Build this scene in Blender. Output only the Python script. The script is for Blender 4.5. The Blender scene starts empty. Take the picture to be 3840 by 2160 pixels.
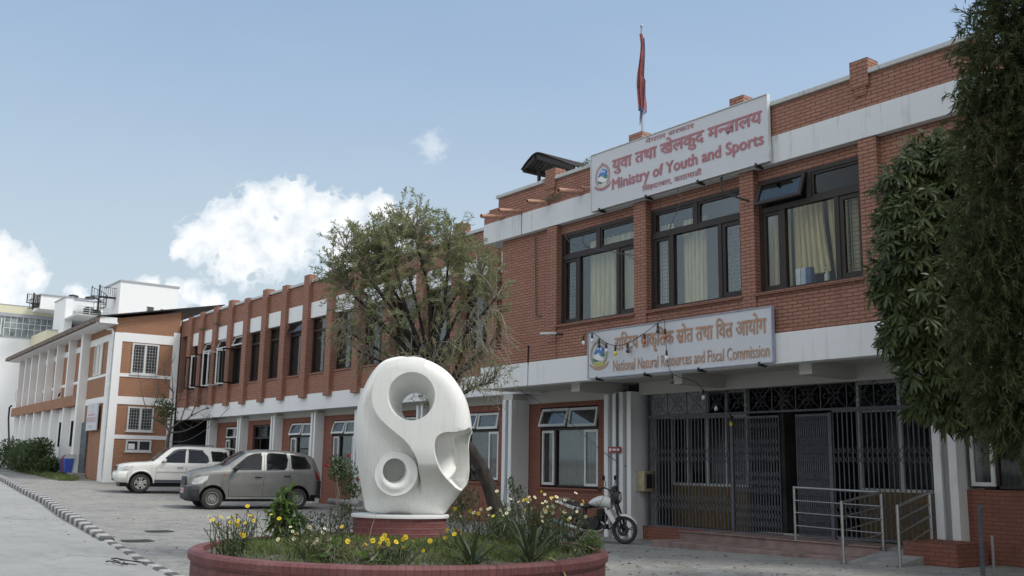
import bpy, bmesh, math, random
import numpy as np
from mathutils import Matrix, Vector
R = math.radians
random.seed(7)
rng = np.random.default_rng(11)
sc = bpy.context.scene
col = sc.collection

# ---------------------------------------------------------------- camera
cd = bpy.data.cameras.new('camera')
cam = bpy.data.objects.new('camera', cd)
col.objects.link(cam)
RIGHT = Vector((0.604111, 0.796726, 0.016664))
DOWN = Vector((-0.130532, 0.11956, -0.984209))
FWD = Vector((-0.786137, 0.592396, 0.176226))
mw = Matrix((RIGHT, -DOWN, -FWD)).transposed().to_4x4()
mw.translation = (0, 0, 1.6)
cam.matrix_world = mw
cd.sensor_width = 36
cd.lens = 35.25
cd.clip_end = 2000
sc.camera = cam

# ---------------------------------------------------------------- light
SUN_EL, SUN_AZ = 54, 35            # azimuth measured from +X towards +Y
sd = bpy.data.lights.new('sun', 'SUN')
sun = bpy.data.objects.new('sun', sd)
col.objects.link(sun)
sd.energy = 1.9
sd.angle = R(16)
sd.color = (1, .965, .9)
sv = Vector((math.cos(R(SUN_EL)) * math.cos(R(SUN_AZ)), math.cos(R(SUN_EL)) * math.sin(R(SUN_AZ)), math.sin(R(SUN_EL))))
sun.rotation_euler = sv.to_track_quat('Z', 'Y').to_euler()

world = bpy.data.worlds.new('World')
sc.world = world
world.use_nodes = True
WN, WL = world.node_tree.nodes, world.node_tree.links
WN.clear()
sky = WN.new('ShaderNodeTexSky')
sky.sky_type = 'NISHITA'
sky.sun_disc = False
sky.sun_elevation = R(SUN_EL)
sky.sun_rotation = R(90 - SUN_AZ)
sky.air_density = 1.0
sky.dust_density = 2.2
sky.ozone_density = 1.5
SKY_K = .15


def wnode(t, **kw):
    n = WN.new(t)
    for k, v in kw.items():
        setattr(n, k, v)
    return n


def wmath(op, a, b=None, c=None, clamp=False):
    n = wnode('ShaderNodeMath', operation=op, use_clamp=clamp)
    for i, v in enumerate((a, b, c)):
        if v is None:
            continue
        if isinstance(v, (int, float)):
            n.inputs[i].default_value = v
        else:
            WL.new(v, n.inputs[i])
    return n.outputs[0]


def wvec(op, a, b):
    n = wnode('ShaderNodeVectorMath', operation=op)
    for i, v in enumerate((a, b)):
        if isinstance(v, (tuple, list)):
            n.inputs[i].default_value = v
        else:
            WL.new(v, n.inputs[i])
    return n


wtc = wnode('ShaderNodeTexCoord')
wdir = wtc.outputs['Generated']
wf = wvec('DOT_PRODUCT', wdir, (-.798636, .601815, 0)).outputs['Value']
wr = wvec('DOT_PRODUCT', wdir, (.601815, .798636, 0)).outputs['Value']
wz = wvec('DOT_PRODUCT', wdir, (0, 0, 1)).outputs['Value']
wf_ = wmath('MAXIMUM', wf, .02)
wcomb = wnode('ShaderNodeCombineXYZ')
WL.new(wmath('DIVIDE', wr, wf_), wcomb.inputs[0])
WL.new(wmath('DIVIDE', wz, wf_), wcomb.inputs[1])
wn1 = wnode('ShaderNodeTexNoise')
wn1.inputs['Scale'].default_value = 26
wn1.inputs['Detail'].default_value = 7
wn1.inputs['Roughness'].default_value = .58
WL.new(wcomb.outputs[0], wn1.inputs['Vector'])
wsub = wvec('SUBTRACT', wn1.outputs['Color'], (.5, .5, .5))
wsc = wvec('SCALE', wsub.outputs[0], (0, 0, 0))
wsc.inputs['Scale'].default_value = .034
wq = wvec('ADD', wcomb.outputs[0], wsc.outputs[0]).outputs[0]
CLOUDS = [(-0.228, 0.266, 0.031), (-0.262, 0.257, 0.032), (-0.293, 0.238, 0.032), (-0.319, 0.225, 0.028), (-0.2, 0.25, 0.034),
          (-0.168, 0.251, 0.03), (-0.338, 0.216, 0.016), (-0.239, 0.222, 0.046), (-0.279, 0.205, 0.038), (-0.166, 0.219, 0.038),
          (-0.135, 0.257, 0.022), (-0.114, 0.239, 0.024), (-0.504, 0.189, 0.03), (-0.481, 0.179, 0.019),
          (-0.522, 0.205, 0.024), (-0.441, 0.163, 0.014), (-0.517, 0.164, 0.044), (-0.369, 0.17, 0.018), (-0.341, 0.169, 0.018),
          (-0.321, 0.171, 0.016), (-0.304, 0.161, 0.015), (-0.344, 0.153, 0.024), (-0.61, .2, .05), (-.7, .17, .06), (.62, .2, .06), (.75, .26, .07)]
wacc = None
for bx, by, br in CLOUDS:
    d = wnode('ShaderNodeVectorMath', operation='DISTANCE')
    WL.new(wq, d.inputs[0])
    d.inputs[1].default_value = (bx, by, 0)
    v = wmath('MULTIPLY_ADD', d.outputs['Value'], -1 / br, 1.0)
    wacc = v if wacc is None else wmath('SMOOTH_MAX', wacc, v, .25)
wfront = wmath('GREATER_THAN', wf, .05)


def wsmooth(v, a, b):
    n = wnode('ShaderNodeMapRange', interpolation_type='SMOOTHSTEP')
    WL.new(v, n.inputs[0])
    n.inputs[1].default_value = a
    n.inputs[2].default_value = b
    return n.outputs[0]


wn2 = wnode('ShaderNodeTexNoise')
wn2.inputs['Scale'].default_value = 55
wn2.inputs['Detail'].default_value = 6
WL.new(wcomb.outputs[0], wn2.inputs['Vector'])
wfluff = wmath('MULTIPLY_ADD', wmath('ABSOLUTE', wmath('MULTIPLY_ADD', wn2.outputs['Fac'], 2.0, -1.0)), -1.1, .16)
wdens = wsmooth(wmath('ADD', wacc, wfluff), .02, .34)
# the soft lone wisp and thin veil
d = wnode('ShaderNodeVectorMath', operation='DISTANCE')
WL.new(wq, d.inputs[0])
d.inputs[1].default_value = (-.086, .325, 0)
wwisp = wmath('MULTIPLY', wsmooth(wmath('ADD', wmath('MULTIPLY_ADD', d.outputs['Value'], -1 / .02, 1.0), wfluff), 0, .75), .62)
wn3 = wnode('ShaderNodeTexNoise')
wn3.inputs['Scale'].default_value = 5
wn3.inputs['Detail'].default_value = 5
wmp = wnode('ShaderNodeMapping')
wmp.inputs['Scale'].default_value = (1, 2.6, 1)
WL.new(wcomb.outputs[0], wmp.inputs[0])
WL.new(wmp.outputs[0], wn3.inputs['Vector'])
# thin bright haze low in the sky, as real humid air
wlow = wmath('MULTIPLY_ADD', wsmooth(wz, .5, .1), .38, .52)
wveil = wmath('MULTIPLY', wsmooth(wn3.outputs['Fac'], .4, .8), .1)
wmask = wmath('MULTIPLY', wmath('MAXIMUM', wdens, wwisp), wfront)
wlit = wmath('ADD', wmath('MULTIPLY', wsmooth(wacc, .05, .75), .25), wmath('MULTIPLY', wn2.outputs['Fac'], .9))
wcl = wnode('ShaderNodeMix', data_type='RGBA')
WL.new(wsmooth(wlit, .34, .8), wcl.inputs[0])
wcl.inputs[6].default_value = (3.9, 4.4, 4.85, 1)
wcl.inputs[7].default_value = (5.7, 5.8, 5.9, 1)
wmx0 = wnode('ShaderNodeMix', data_type='RGBA')
WL.new(wmath('ADD', wlow, wveil, clamp=True), wmx0.inputs[0])
WL.new(sky.outputs[0], wmx0.inputs[6])
whz = wnode('ShaderNodeMix', data_type='RGBA')
WL.new(wsmooth(wz, .08, .5), whz.inputs[0])
whz.inputs[6].default_value = (3.3, 3.85, 4.15, 1)
whz.inputs[7].default_value = (2.2, 3.0, 4.0, 1)
WL.new(whz.outputs[2], wmx0.inputs[7])
wmx = wnode('ShaderNodeMix', data_type='RGBA')
WL.new(wmask, wmx.inputs[0])
WL.new(wmx0.outputs[2], wmx.inputs[6])
WL.new(wcl.outputs[2], wmx.inputs[7])
# bright cloud bank added unseen behind the camera to light facade and sculpture
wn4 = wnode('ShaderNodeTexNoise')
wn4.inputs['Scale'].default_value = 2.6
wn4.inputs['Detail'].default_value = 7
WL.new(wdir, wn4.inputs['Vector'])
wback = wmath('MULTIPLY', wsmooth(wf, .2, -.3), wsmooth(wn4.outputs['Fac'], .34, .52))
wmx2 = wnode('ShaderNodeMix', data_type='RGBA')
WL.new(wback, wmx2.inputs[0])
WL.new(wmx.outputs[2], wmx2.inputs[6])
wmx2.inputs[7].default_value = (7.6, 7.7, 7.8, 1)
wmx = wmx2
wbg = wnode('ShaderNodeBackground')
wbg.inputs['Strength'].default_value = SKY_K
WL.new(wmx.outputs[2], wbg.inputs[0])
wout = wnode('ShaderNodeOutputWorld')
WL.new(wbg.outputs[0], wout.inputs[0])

vs = sc.view_settings
vs.view_transform = 'Standard'
vs.look = 'None'
vs.exposure = 0.27
vs.gamma = 1.0
sc.cycles.max_bounces = 8
sc.cycles.transparent_max_bounces = 16
sc.cycles.caustics_reflective = False
sc.cycles.caustics_refractive = False

# ---------------------------------------------------------------- helpers


def world_of(o):
    m = Matrix.LocRotScale(o.location, o.rotation_euler, o.scale)
    return m if o.parent is None else world_of(o.parent) @ o.matrix_parent_inverse @ m


def new_obj(name, me, parent=None, world=True):
    o = bpy.data.objects.new(name, me)
    col.objects.link(o)
    if parent is not None:
        o.parent = parent
        if world:
            o.matrix_parent_inverse = world_of(parent).inverted()
    return o


def thing(name, label, cat, loc=(0, 0, 0), rotz=0, group=None):
    o = bpy.data.objects.new(name, None)
    col.objects.link(o)
    o.empty_display_size = .2
    o.location = loc
    o.rotation_euler = (0, 0, rotz)
    tag(o, label, cat, group)
    return o


def tag(o, label=None, cat=None, group=None, kind=None):
    if label:
        o['label'] = label
    if cat:
        o['category'] = cat
    if group:
        o['group'] = group
    if kind:
        o['kind'] = kind
    return o


def copy_tree(o, parent=None):
    c = o.copy()
    col.objects.link(c)
    if parent is not None:
        c.parent = parent
    for ch in list(o.children):
        copy_tree(ch, c)
    return c


class MB:
    def __init__(s):
        s.v, s.f, s.mi, s.m = [], [], [], 0

    def vert(s, p):
        s.v.append(tuple(p))
        return len(s.v) - 1

    def face(s, pts):
        i = len(s.v)
        s.v += [tuple(p) for p in pts]
        s.f.append(tuple(range(i, i + len(pts))))
        s.mi.append(s.m)
        return s

    def box(s, x0, x1, y0, y1, z0, z1):
        x0, x1 = min(x0, x1), max(x0, x1)
        y0, y1 = min(y0, y1), max(y0, y1)
        z0, z1 = min(z0, z1), max(z0, z1)
        i = len(s.v)
        s.v += [(x0, y0, z0), (x1, y0, z0), (x1, y1, z0), (x0, y1, z0), (x0, y0, z1), (x1, y0, z1), (x1, y1, z1), (x0, y1, z1)]
        for q in ((0, 3, 2, 1), (4, 5, 6, 7), (0, 1, 5, 4), (1, 2, 6, 5), (2, 3, 7, 6), (3, 0, 4, 7)):
            s.f.append(tuple(i + k for k in q))
            s.mi.append(s.m)
        return s

    def prism(s, poly, ext, closed=True):
        """poly: list of 3D points (planar), ext: extrusion vector"""
        n = len(poly)
        i = len(s.v)
        e = Vector(ext)
        s.v += [tuple(p) for p in poly] + [tuple(Vector(p) + e) for p in poly]
        s.f.append(tuple(i + k for k in range(n))[::-1])
        s.f.append(tuple(i + n + k for k in range(n)))
        s.mi += [s.m, s.m]
        for k in range(n):
            a, b = k, (k + 1) % n
            s.f.append((i + a, i + b, i + n + b, i + n + a))
            s.mi.append(s.m)
        return s

    def tube(s, pts, r, n=6, cap=True):
        pts = [Vector(p) for p in pts]
        m = len(pts)
        rs = r if isinstance(r, (list, tuple)) else [r] * m
        i0 = len(s.v)
        up = None
        for k in range(m):
            t = (pts[min(k + 1, m - 1)] - pts[max(k - 1, 0)])
            if t.length < 1e-9:
                t = Vector((0, 0, 1))
            t.normalize()
            if up is None:
                up = Vector((0, 0, 1)) if abs(t.z) < .9 else Vector((1, 0, 0))
            a = t.cross(up)
            if a.length < 1e-6:
                a = t.cross(Vector((.3, 1, .2)))
            a.normalize()
            b = a.cross(t).normalized()
            up = b
            for j in range(n):
                an = 2 * math.pi * j / n
                s.v.append(tuple(pts[k] + (a * math.cos(an) + b * math.sin(an)) * rs[k]))
        for k in range(m - 1):
            for j in range(n):
                j2 = (j + 1) % n
                s.f.append((i0 + k * n + j, i0 + (k + 1) * n + j, i0 + (k + 1) * n + j2, i0 + k * n + j2))
                s.mi.append(s.m)
        if cap and n > 2:
            s.f.append(tuple(i0 + j for j in range(n)))
            s.f.append(tuple(i0 + (m - 1) * n + j for j in range(n))[::-1])
            s.mi += [s.m, s.m]
        return s

    def bar(s, a, b, r, n=6):
        return s.tube([a, b], r, n)

    def lathe(s, prof, c=(0, 0, 0), axis='z', n=24, a0=0, a1=2 * math.pi):
        """prof: [(radius, height)] revolved about an axis through c"""
        i0 = len(s.v)
        full = abs(a1 - a0 - 2 * math.pi) < 1e-6
        cols = n if full else n + 1
        for j in range(cols):
            an = a0 + (a1 - a0) * j / n
            for r, h in prof:
                x, y = r * math.cos(an), r * math.sin(an)
                p = {'z': (x, y, h), 'y': (x, h, y), 'x': (h, x, y)}[axis]
                s.v.append((c[0] + p[0], c[1] + p[1], c[2] + p[2]))
        m = len(prof)
        for j in range(n):
            j2 = (j + 1) % cols
            for k in range(m - 1):
                s.f.append((i0 + j * m + k, i0 + j2 * m + k, i0 + j2 * m + k + 1, i0 + j * m + k + 1))
                s.mi.append(s.m)
        return s

    def grid(s, P):
        """P: rows of points"""
        i0 = len(s.v)
        nr, nc = len(P), len(P[0])
        for row in P:
            s.v += [tuple(p) for p in row]
        for a in range(nr - 1):
            for b in range(nc - 1):
                i = i0 + a * nc + b
                s.f.append((i, i + 1, i + nc + 1, i + nc))
                s.mi.append(s.m)
        return s

    def xform(s, mat):
        s.v = [tuple(mat @ Vector(p)) for p in s.v]
        return s

    def build(s, name, mats, parent=None, smooth=False, bevel=0, world=True, fix=False, angle=None):
        me = bpy.data.meshes.new(name)
        me.from_pydata(s.v, [], s.f)
        mats = mats if isinstance(mats, (list, tuple)) else [mats]
        for m in mats:
            me.materials.append(m)
        if len(mats) > 1:
            me.polygons.foreach_set('material_index', np.array(s.mi, dtype=np.int32))
        if fix:
            bm = bmesh.new()
            bm.from_mesh(me)
            bmesh.ops.remove_doubles(bm, verts=bm.verts, dist=1e-5)
            bmesh.ops.recalc_face_normals(bm, faces=bm.faces)
            bm.to_mesh(me)
            bm.free()
        if smooth or angle:
            me.polygons.foreach_set('use_smooth', np.ones(len(me.polygons), dtype=bool))
            if angle:
                me.set_sharp_from_angle(angle=R(angle))
        me.update()
        o = new_obj(name, me, parent, world)
        if bevel:
            b = o.modifiers.new('bevel', 'BEVEL')
            b.width = bevel
            b.segments = 2
            b.limit_method = 'ANGLE'
            b.angle_limit = R(40)
        return o


def lerp(x, xs, ys):
    return float(np.interp(x, xs, ys))


def smooth_path(pts, n=6):
    """Catmull-Rom through pts"""
    P = [Vector(p) for p in pts]
    P = [P[0] * 2 - P[1]] + P + [P[-1] * 2 - P[-2]]
    out = []
    for i in range(1, len(P) - 2):
        a, b, c, d = P[i - 1], P[i], P[i + 1], P[i + 2]
        for k in range(n):
            t = k / n
            out.append(.5 * ((2 * b) + (c - a) * t + (2 * a - 5 * b + 4 * c - d) * t * t + (3 * b - a - 3 * c + d) * t ** 3))
    out.append(P[-2].copy())
    return out


# ---------------------------------------------------------------- materials


class NT:
    def __init__(s, name):
        s.mat = bpy.data.materials.new(name)
        s.mat.use_nodes = True
        s.n, s.l = s.mat.node_tree.nodes, s.mat.node_tree.links
        s.b = s.n['Principled BSDF']

    def new(s, t, **kw):
        n = s.n.new('ShaderNode' + t)
        for k, v in kw.items():
            if k in n.inputs:
                n.inputs[k].default_value = v
            else:
                setattr(n, k, v)
        return n

    def link(s, a, b):
        s.l.new(a, b)

    def math(s, op, a, b=0, c=None, clamp=False):
        n = s.n.new('ShaderNodeMath')
        n.operation = op
        n.use_clamp = clamp
        for i, v in enumerate((a, b) if c is None else (a, b, c)):
            if isinstance(v, (int, float)):
                n.inputs[i].default_value = v
            else:
                s.link(v, n.inputs[i])
        return n.outputs[0]

    def mix(s, f, a, b, mode='MIX'):
        n = s.n.new('ShaderNodeMix')
        n.data_type = 'RGBA'
        n.blend_type = mode
        for i, v in ((0, f), (6, a), (7, b)):
            if isinstance(v, (int, float)):
                n.inputs[i].default_value = v
            elif isinstance(v, tuple):
                n.inputs[i].default_value = v if len(v) == 4 else v + (1,)
            else:
                s.link(v, n.inputs[i])
        return n.outputs[2]

    def noise(s, scale, detail=4, rough=.55, vec=None, stretch=None):
        n = s.new('TexNoise')
        n.inputs['Scale'].default_value = scale
        n.inputs['Detail'].default_value = detail
        n.inputs['Roughness'].default_value = rough
        if vec is None:
            vec = s.obj()
        if stretch:
            m = s.new('Mapping')
            m.inputs['Scale'].default_value = stretch
            s.link(vec, m.inputs[0])
            vec = m.outputs[0]
        s.link(vec, n.inputs['Vector'])
        return n.outputs['Fac']

    def obj(s):
        if not hasattr(s, '_tc'):
            s._tc = s.new('TexCoord')
        return s._tc.outputs['Object']

    def ramp(s, v, a, b):
        n = s.new('MapRange')
        n.inputs[1].default_value = a
        n.inputs[2].default_value = b
        s.link(v, n.inputs[0])
        return n.outputs[0]

    def bump(s, h, strength=.3, dist=.01):
        n = s.new('Bump')
        n.inputs['Strength'].default_value = strength
        n.inputs['Distance'].default_value = dist
        s.link(h, n.inputs['Height'])
        s.link(n.outputs[0], s.b.inputs['Normal'])

    def set(s, **kw):
        for k, v in kw.items():
            k = k.replace('_', ' ')
            if isinstance(v, (int, float)):
                s.b.inputs[k].default_value = v
            elif isinstance(v, tuple):
                s.b.inputs[k].default_value = v if len(v) == 4 else v + (1,)
            else:
                s.link(v, s.b.inputs[k])
        return s


def plain(name, c, rough=.6, metal=0., var=.12, scale=6, spec=.4, bump=0., stretch=None, coat=0.):
    m = NT(name)
    f = m.noise(scale, 5, .6, stretch=stretch)
    d = tuple(x * (1 - var) for x in c)
    e = tuple(min(1, x * (1 + var)) for x in c)
    m.set(Base_Color=m.mix(m.ramp(f, .3, .7), d, e), Roughness=rough, Metallic=metal)
    m.b.inputs['Specular IOR Level'].default_value = spec
    if coat:
        m.b.inputs['Coat Weight'].default_value = coat
        m.b.inputs['Coat Roughness'].default_value = .06
    if bump:
        m.bump(m.noise(scale * 6, 4), bump, .004)
    return m.mat


def wallvec(m):
    """planar coordinates of an upright wall: (run, height, 0)"""
    g = m.new('NewGeometry')
    ax = m.new('SeparateXYZ')
    ab = m.new('VectorMath', operation='ABSOLUTE')
    m.link(g.outputs['True Normal'], ab.inputs[0])
    m.link(ab.outputs[0], ax.inputs[0])
    o = m.new('SeparateXYZ')
    m.link(m.obj(), o.inputs[0])
    isx = m.math('GREATER_THAN', ax.outputs[0], .6)
    isz = m.math('GREATER_THAN', ax.outputs[2], .8)
    run = m.math('ADD', m.math('MULTIPLY', isx, o.outputs[1]), m.math('MULTIPLY', m.math('SUBTRACT', 1, isx), o.outputs[0]))
    hgt = m.math('ADD', m.math('MULTIPLY', isz, o.outputs[1]), m.math('MULTIPLY', m.math('SUBTRACT', 1, isz), o.outputs[2]))
    c = m.new('CombineXYZ')
    m.link(run, c.inputs[0])
    m.link(hgt, c.inputs[1])
    return c.outputs[0]


def brick(name, c1, c2, mortar, bw=.235, rh=.07, ms=.009, bump=.8, wear=.35, wearc=(.34, .25, .2)):
    m = NT(name)
    v = wallvec(m)
    # slight unevenness of the courses
    nz = m.new('TexNoise', Scale=3.0, Detail=3.0)
    m.link(v, nz.inputs['Vector'])
    sub = m.new('VectorMath', operation='SUBTRACT')
    m.link(nz.outputs['Color'], sub.inputs[0])
    sub.inputs[1].default_value = (.5, .5, .5)
    scl = m.new('VectorMath', operation='SCALE')
    m.link(sub.outputs[0], scl.inputs[0])
    scl.inputs['Scale'].default_value = .02
    add = m.new('VectorMath', operation='ADD')
    m.link(v, add.inputs[0])
    m.link(scl.outputs[0], add.inputs[1])
    b = m.new('TexBrick')
    b.inputs['Scale'].default_value = 1
    b.inputs['Brick Width'].default_value = bw
    b.inputs['Row Height'].default_value = rh
    b.inputs['Mortar Size'].default_value = ms
    b.inputs['Mortar Smooth'].default_value = .25
    b.inputs['Bias'].default_value = -.1
    b.inputs['Color1'].default_value = c1 + (1,)
    b.inputs['Color2'].default_value = c2 + (1,)
    b.inputs['Mortar'].default_value = mortar + (1,)
    m.link(add.outputs[0], b.inputs['Vector'])
    big = m.ramp(m.noise(.9, 6, .65), .42, .72)
    fine = m.noise(38, 5, .65)
    cc = m.mix(m.math('MULTIPLY', big, wear), b.outputs['Color'], wearc)
    cc = m.mix(m.math('MULTIPLY', m.ramp(fine, .35, .75), .3), cc, tuple(x * .6 for x in c1))
    drip = m.noise(1.6, 7, .7, stretch=(3.5, 3.5, .3))
    cc = m.mix(m.math('MULTIPLY', m.math('MULTIPLY', m.ramp(drip, .5, .72), m.ramp(m.noise(.5, 4), .4, .6)), .5), cc, tuple(x * .42 for x in c1))
    m.set(Base_Color=cc, Roughness=.82)
    m.b.inputs['Specular IOR Level'].default_value = .25
    h = m.math('ADD', m.math('MULTIPLY', b.outputs['Fac'], -1.0), m.math('MULTIPLY', fine, .35))
    m.bump(h, bump, .012)
    return m.mat


def plaster(name, c=(.72, .74, .75), dirt=.3, dc=(.32, .31, .29), scale=1.0):
    m = NT(name)
    st = m.noise(2.2 * scale, 7, .68, stretch=(3.2, 3.2, .35))
    blot = m.noise(1.1 * scale, 6, .65)
    fine = m.noise(22, 6, .7)
    f = m.math('MULTIPLY', m.ramp(st, .55, .82), m.ramp(blot, .35, .75), clamp=True)
    cc = m.mix(m.math('MULTIPLY', f, dirt * 2.2, clamp=True), c, dc)
    cc = m.mix(m.math('MULTIPLY', m.ramp(fine, .3, .8), .12), cc, tuple(x * .55 for x in c))
    m.set(Base_Color=cc, Roughness=.75)
    m.b.inputs['Specular IOR Level'].default_value = .25
    m.bump(m.math('ADD', fine, m.math('MULTIPLY', blot, 1.5)), .25, .006)
    return m.mat


def glassmat(name, tint=(.9, .93, .93), refl=.9, rough=.03):
    m = NT(name)
    m.n.remove(m.b)
    out = m.n['Material Output']
    tr = m.new('BsdfTransparent')
    tr.inputs[0].default_value = tint + (1,)
    gl = m.new('BsdfGlossy')
    gl.inputs['Roughness'].default_value = rough
    gl.inputs['Color'].default_value = (refl, refl, refl, 1)
    # panes are never perfectly flat
    nb = m.new('Bump')
    nb.inputs['Strength'].default_value = .06
    nb.inputs['Distance'].default_value = .02
    m.link(m.noise(1.7, 2), nb.inputs['Height'])
    m.link(nb.outputs[0], gl.inputs['Normal'])
    fr = m.new('Fresnel')
    fr.inputs[0].default_value = 1.55
    mx = m.new('MixShader')
    m.link(m.math('MULTIPLY_ADD', fr.outputs[0], .22, .0, clamp=True), mx.inputs[0])
    m.link(tr.outputs[0], mx.inputs[1])
    m.link(gl.outputs[0], mx.inputs[2])
    m.link(mx.outputs[0], out.inputs[0])
    return m.mat


def leafmat(name, c1, c2, trans=.35, rough=.5, spec=.35):
    m = NT(name)
    g = m.new('NewGeometry')
    f = g.outputs['Random Per Island']
    cc = m.mix(f, c1, c2)
    cc = m.mix(m.math('MULTIPLY', m.noise(3, 3), .35), cc, tuple(x * .55 for x in c1))
    m.set(Base_Color=cc, Roughness=rough)
    m.b.inputs['Specular IOR Level'].default_value = spec
    out = m.n['Material Output']
    tl = m.new('BsdfTranslucent')
    tc = m.mix(.5, cc, tuple(min(1, x * 1.6) for x in c2))
    m.link(tc, tl.inputs[0])
    mx = m.new('MixShader')
    mx.inputs[0].default_value = trans
    m.link(m.b.outputs[0], mx.inputs[1])
    m.link(tl.outputs[0], mx.inputs[2])
    m.link(mx.outputs[0], out.inputs[0])
    return m.mat


M = {}
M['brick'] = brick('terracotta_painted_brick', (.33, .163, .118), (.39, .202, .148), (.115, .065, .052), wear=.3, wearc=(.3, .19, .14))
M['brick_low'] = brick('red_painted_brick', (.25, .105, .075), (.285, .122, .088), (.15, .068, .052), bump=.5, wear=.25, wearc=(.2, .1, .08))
M['brick_annex'] = brick('orange_painted_brick', (.34, .18, .11), (.4, .215, .135), (.22, .12, .08), bump=.5, wear=.3, wearc=(.42, .25, .16))
M['brick_planter'] = brick('maroon_painted_brick', (.2, .055, .055), (.25, .075, .07), (.15, .055, .055), bw=.24, rh=.075, ms=.012, bump=.6, wear=.5, wearc=(.36, .2, .18))
M['white'] = plaster('white_painted_plaster', dirt=.5, dc=(.28, .27, .25))
M['white_aged'] = plaster('stained_white_plaster', (.66, .69, .71), dirt=.95, dc=(.2, .19, .17))
M['white_clean'] = plaster('clean_white_plaster', (.8, .81, .81), dirt=.16, dc=(.5, .5, .48))
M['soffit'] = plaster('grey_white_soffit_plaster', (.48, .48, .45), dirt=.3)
M['coping'] = plaster('weathered_coping', (.5, .52, .52), dirt=.9, dc=(.1, .1, .09), scale=2.5)
M['grey_wall'] = plaster('grey_cement_plaster', (.36, .38, .4), dirt=.3)
M['yellow_wall'] = plaster('pale_yellow_plaster', (.66, .64, .48), dirt=.4, dc=(.45, .4, .35))
M['dark_wood'] = plain('dark_stained_wood', (.03, .022, .02), .5, var=.35, scale=9, stretch=(6, 6, 1))
M['white_frame'] = plain('white_painted_frame', (.6, .62, .62), .5, var=.1)
M['glass'] = glassmat('window_glass')
M['glass_dark'] = glassmat('dusty_window_glass', (.72, .75, .76), .7, .08)
M['dark'] = plain('unlit_room', (.018, .018, .02), .9, var=.3, scale=2)  # near-black colour standing in for unlit space behind the windows
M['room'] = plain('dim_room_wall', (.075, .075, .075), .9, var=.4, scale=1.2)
M['curtain'] = plain('cream_curtain_cloth', (.62, .52, .32), .85, var=.18, scale=3, stretch=(5, 5, .6))  # upright streaks in the colour stand in for shading of the folds
M['net'] = plain('grey_net_curtain', (.06, .06, .06), .9, var=.35, scale=9, stretch=(8, 8, .3))
M['iron'] = plain('grey_painted_iron', (.1, .105, .125), .5, .2, var=.25, scale=14)
M['iron_blue'] = plain('blue_grey_painted_iron', (.1, .105, .125), .55, .1, var=.25, scale=14)
M['rust'] = plain('rusty_sheet_metal', (.045, .04, .038), .7, .3, var=.6, scale=5)
M['steel'] = plain('stainless_steel', (.36, .36, .36), .35, .9, var=.1)
M['clay'] = plain('terracotta_pipe', (.42, .24, .17), .7, var=.15)
M['stone'] = plain('pinkish_stone_step', (.24, .17, .155), .7, var=.35, scale=3, bump=.2)
M['concrete'] = plain('grey_concrete', (.3, .3, .29), .85, var=.25, scale=4, bump=.3)
M['cable'] = plain('black_cable', (.02, .02, .02), .5)
M['bark'] = plain('dark_bark', (.038, .032, .028), .9, var=.5, scale=9, bump=.9, stretch=(2, 2, .6))
M['twig'] = plain('grey_brown_twig', (.28, .25, .215), .85, var=.35, scale=3)


def ground_z(u):
    return lerp(u, [-400, -120, -65, -50, -41, -30, -17, -10, 20], [6, 2.2, .99, .62, .34, .08, 0, .13, .2])

M['dark_twig'] = plain('dark_green_brown_twig', (.06, .06, .035), .85, var=.3)

# ---------------------------------------------------------------- ground
us = [-400, -200] + [float(x) for x in np.arange(-130, 26, 1.0)] + [60, 200]


def kerb_w(u):
    return lerp(u, [-400, -52.3, -35.2, -26.1, -21.8, -18.25, -14.45, 20], [45, 9.73, 8.0, 6.71, 6.1, 5.59, 4.99, -.5])


m = NT('paved_courtyard')
v = m.obj()
vo = m.new('TexVoronoi')
vo.feature = 'DISTANCE_TO_EDGE'
vo.inputs['Scale'].default_value = 3.6
vo.inputs['Randomness'].default_value = .75
m.link(v, vo.inputs['Vector'])
vc = m.new('TexVoronoi')
vc.inputs['Scale'].default_value = 3.6
vc.inputs['Randomness'].default_value = .75
m.link(v, vc.inputs['Vector'])
dirt = m.noise(.35, 7, .65)
dirt2 = m.noise(1.4, 7, .7)
fine = m.noise(30, 6, .7)
joint = m.ramp(vo.outputs['Distance'], .012, .05)
cell = m.new('SeparateColor')
m.link(vc.outputs['Color'], cell.inputs[0])
base = m.mix(cell.outputs[0], (.24, .24, .23), (.335, .335, .32))
worn = m.ramp(dirt2, .38, .62)
c1 = m.mix(m.math('MULTIPLY', m.math('SUBTRACT', 1, joint), m.math('MULTIPLY_ADD', worn, .6, .15)), base, (.085, .08, .07))
c1 = m.mix(m.math('MULTIPLY', m.ramp(dirt, .4, .68), .65), c1, (.36, .345, .3))
c1 = m.mix(m.math('MULTIPLY', m.ramp(fine, .45, .8), .45), c1, (.13, .125, .12))
st1 = m.noise(.8, 8, .75)
c1 = m.mix(m.math('MULTIPLY', m.ramp(st1, .56, .66), .5), c1, (.1, .098, .092))
sp1 = m.noise(9, 3, .5)
c1 = m.mix(m.math('MULTIPLY', m.ramp(sp1, .66, .74), .6), c1, (.07, .065, .06))
m.set(Base_Color=c1, Roughness=.86)
m.b.inputs['Specular IOR Level'].default_value = .3
m.bump(m.math('ADD', m.math('MULTIPLY', joint, .8), m.math('MULTIPLY', fine, .7)), .55, .015)
M['paving'] = m.mat
m = NT('dusty_concrete_road')
big = m.noise(.5, 7, .65)
fine = m.noise(26, 6, .7)
st = m.noise(1.3, 6, .65, stretch=(.5, 3, 1))
c1 = m.mix(m.ramp(big, .35, .7), (.31, .315, .305), (.38, .38, .36))
c1 = m.mix(m.math('MULTIPLY', m.ramp(st, .5, .75), .5), c1, (.23, .225, .2))
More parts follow.
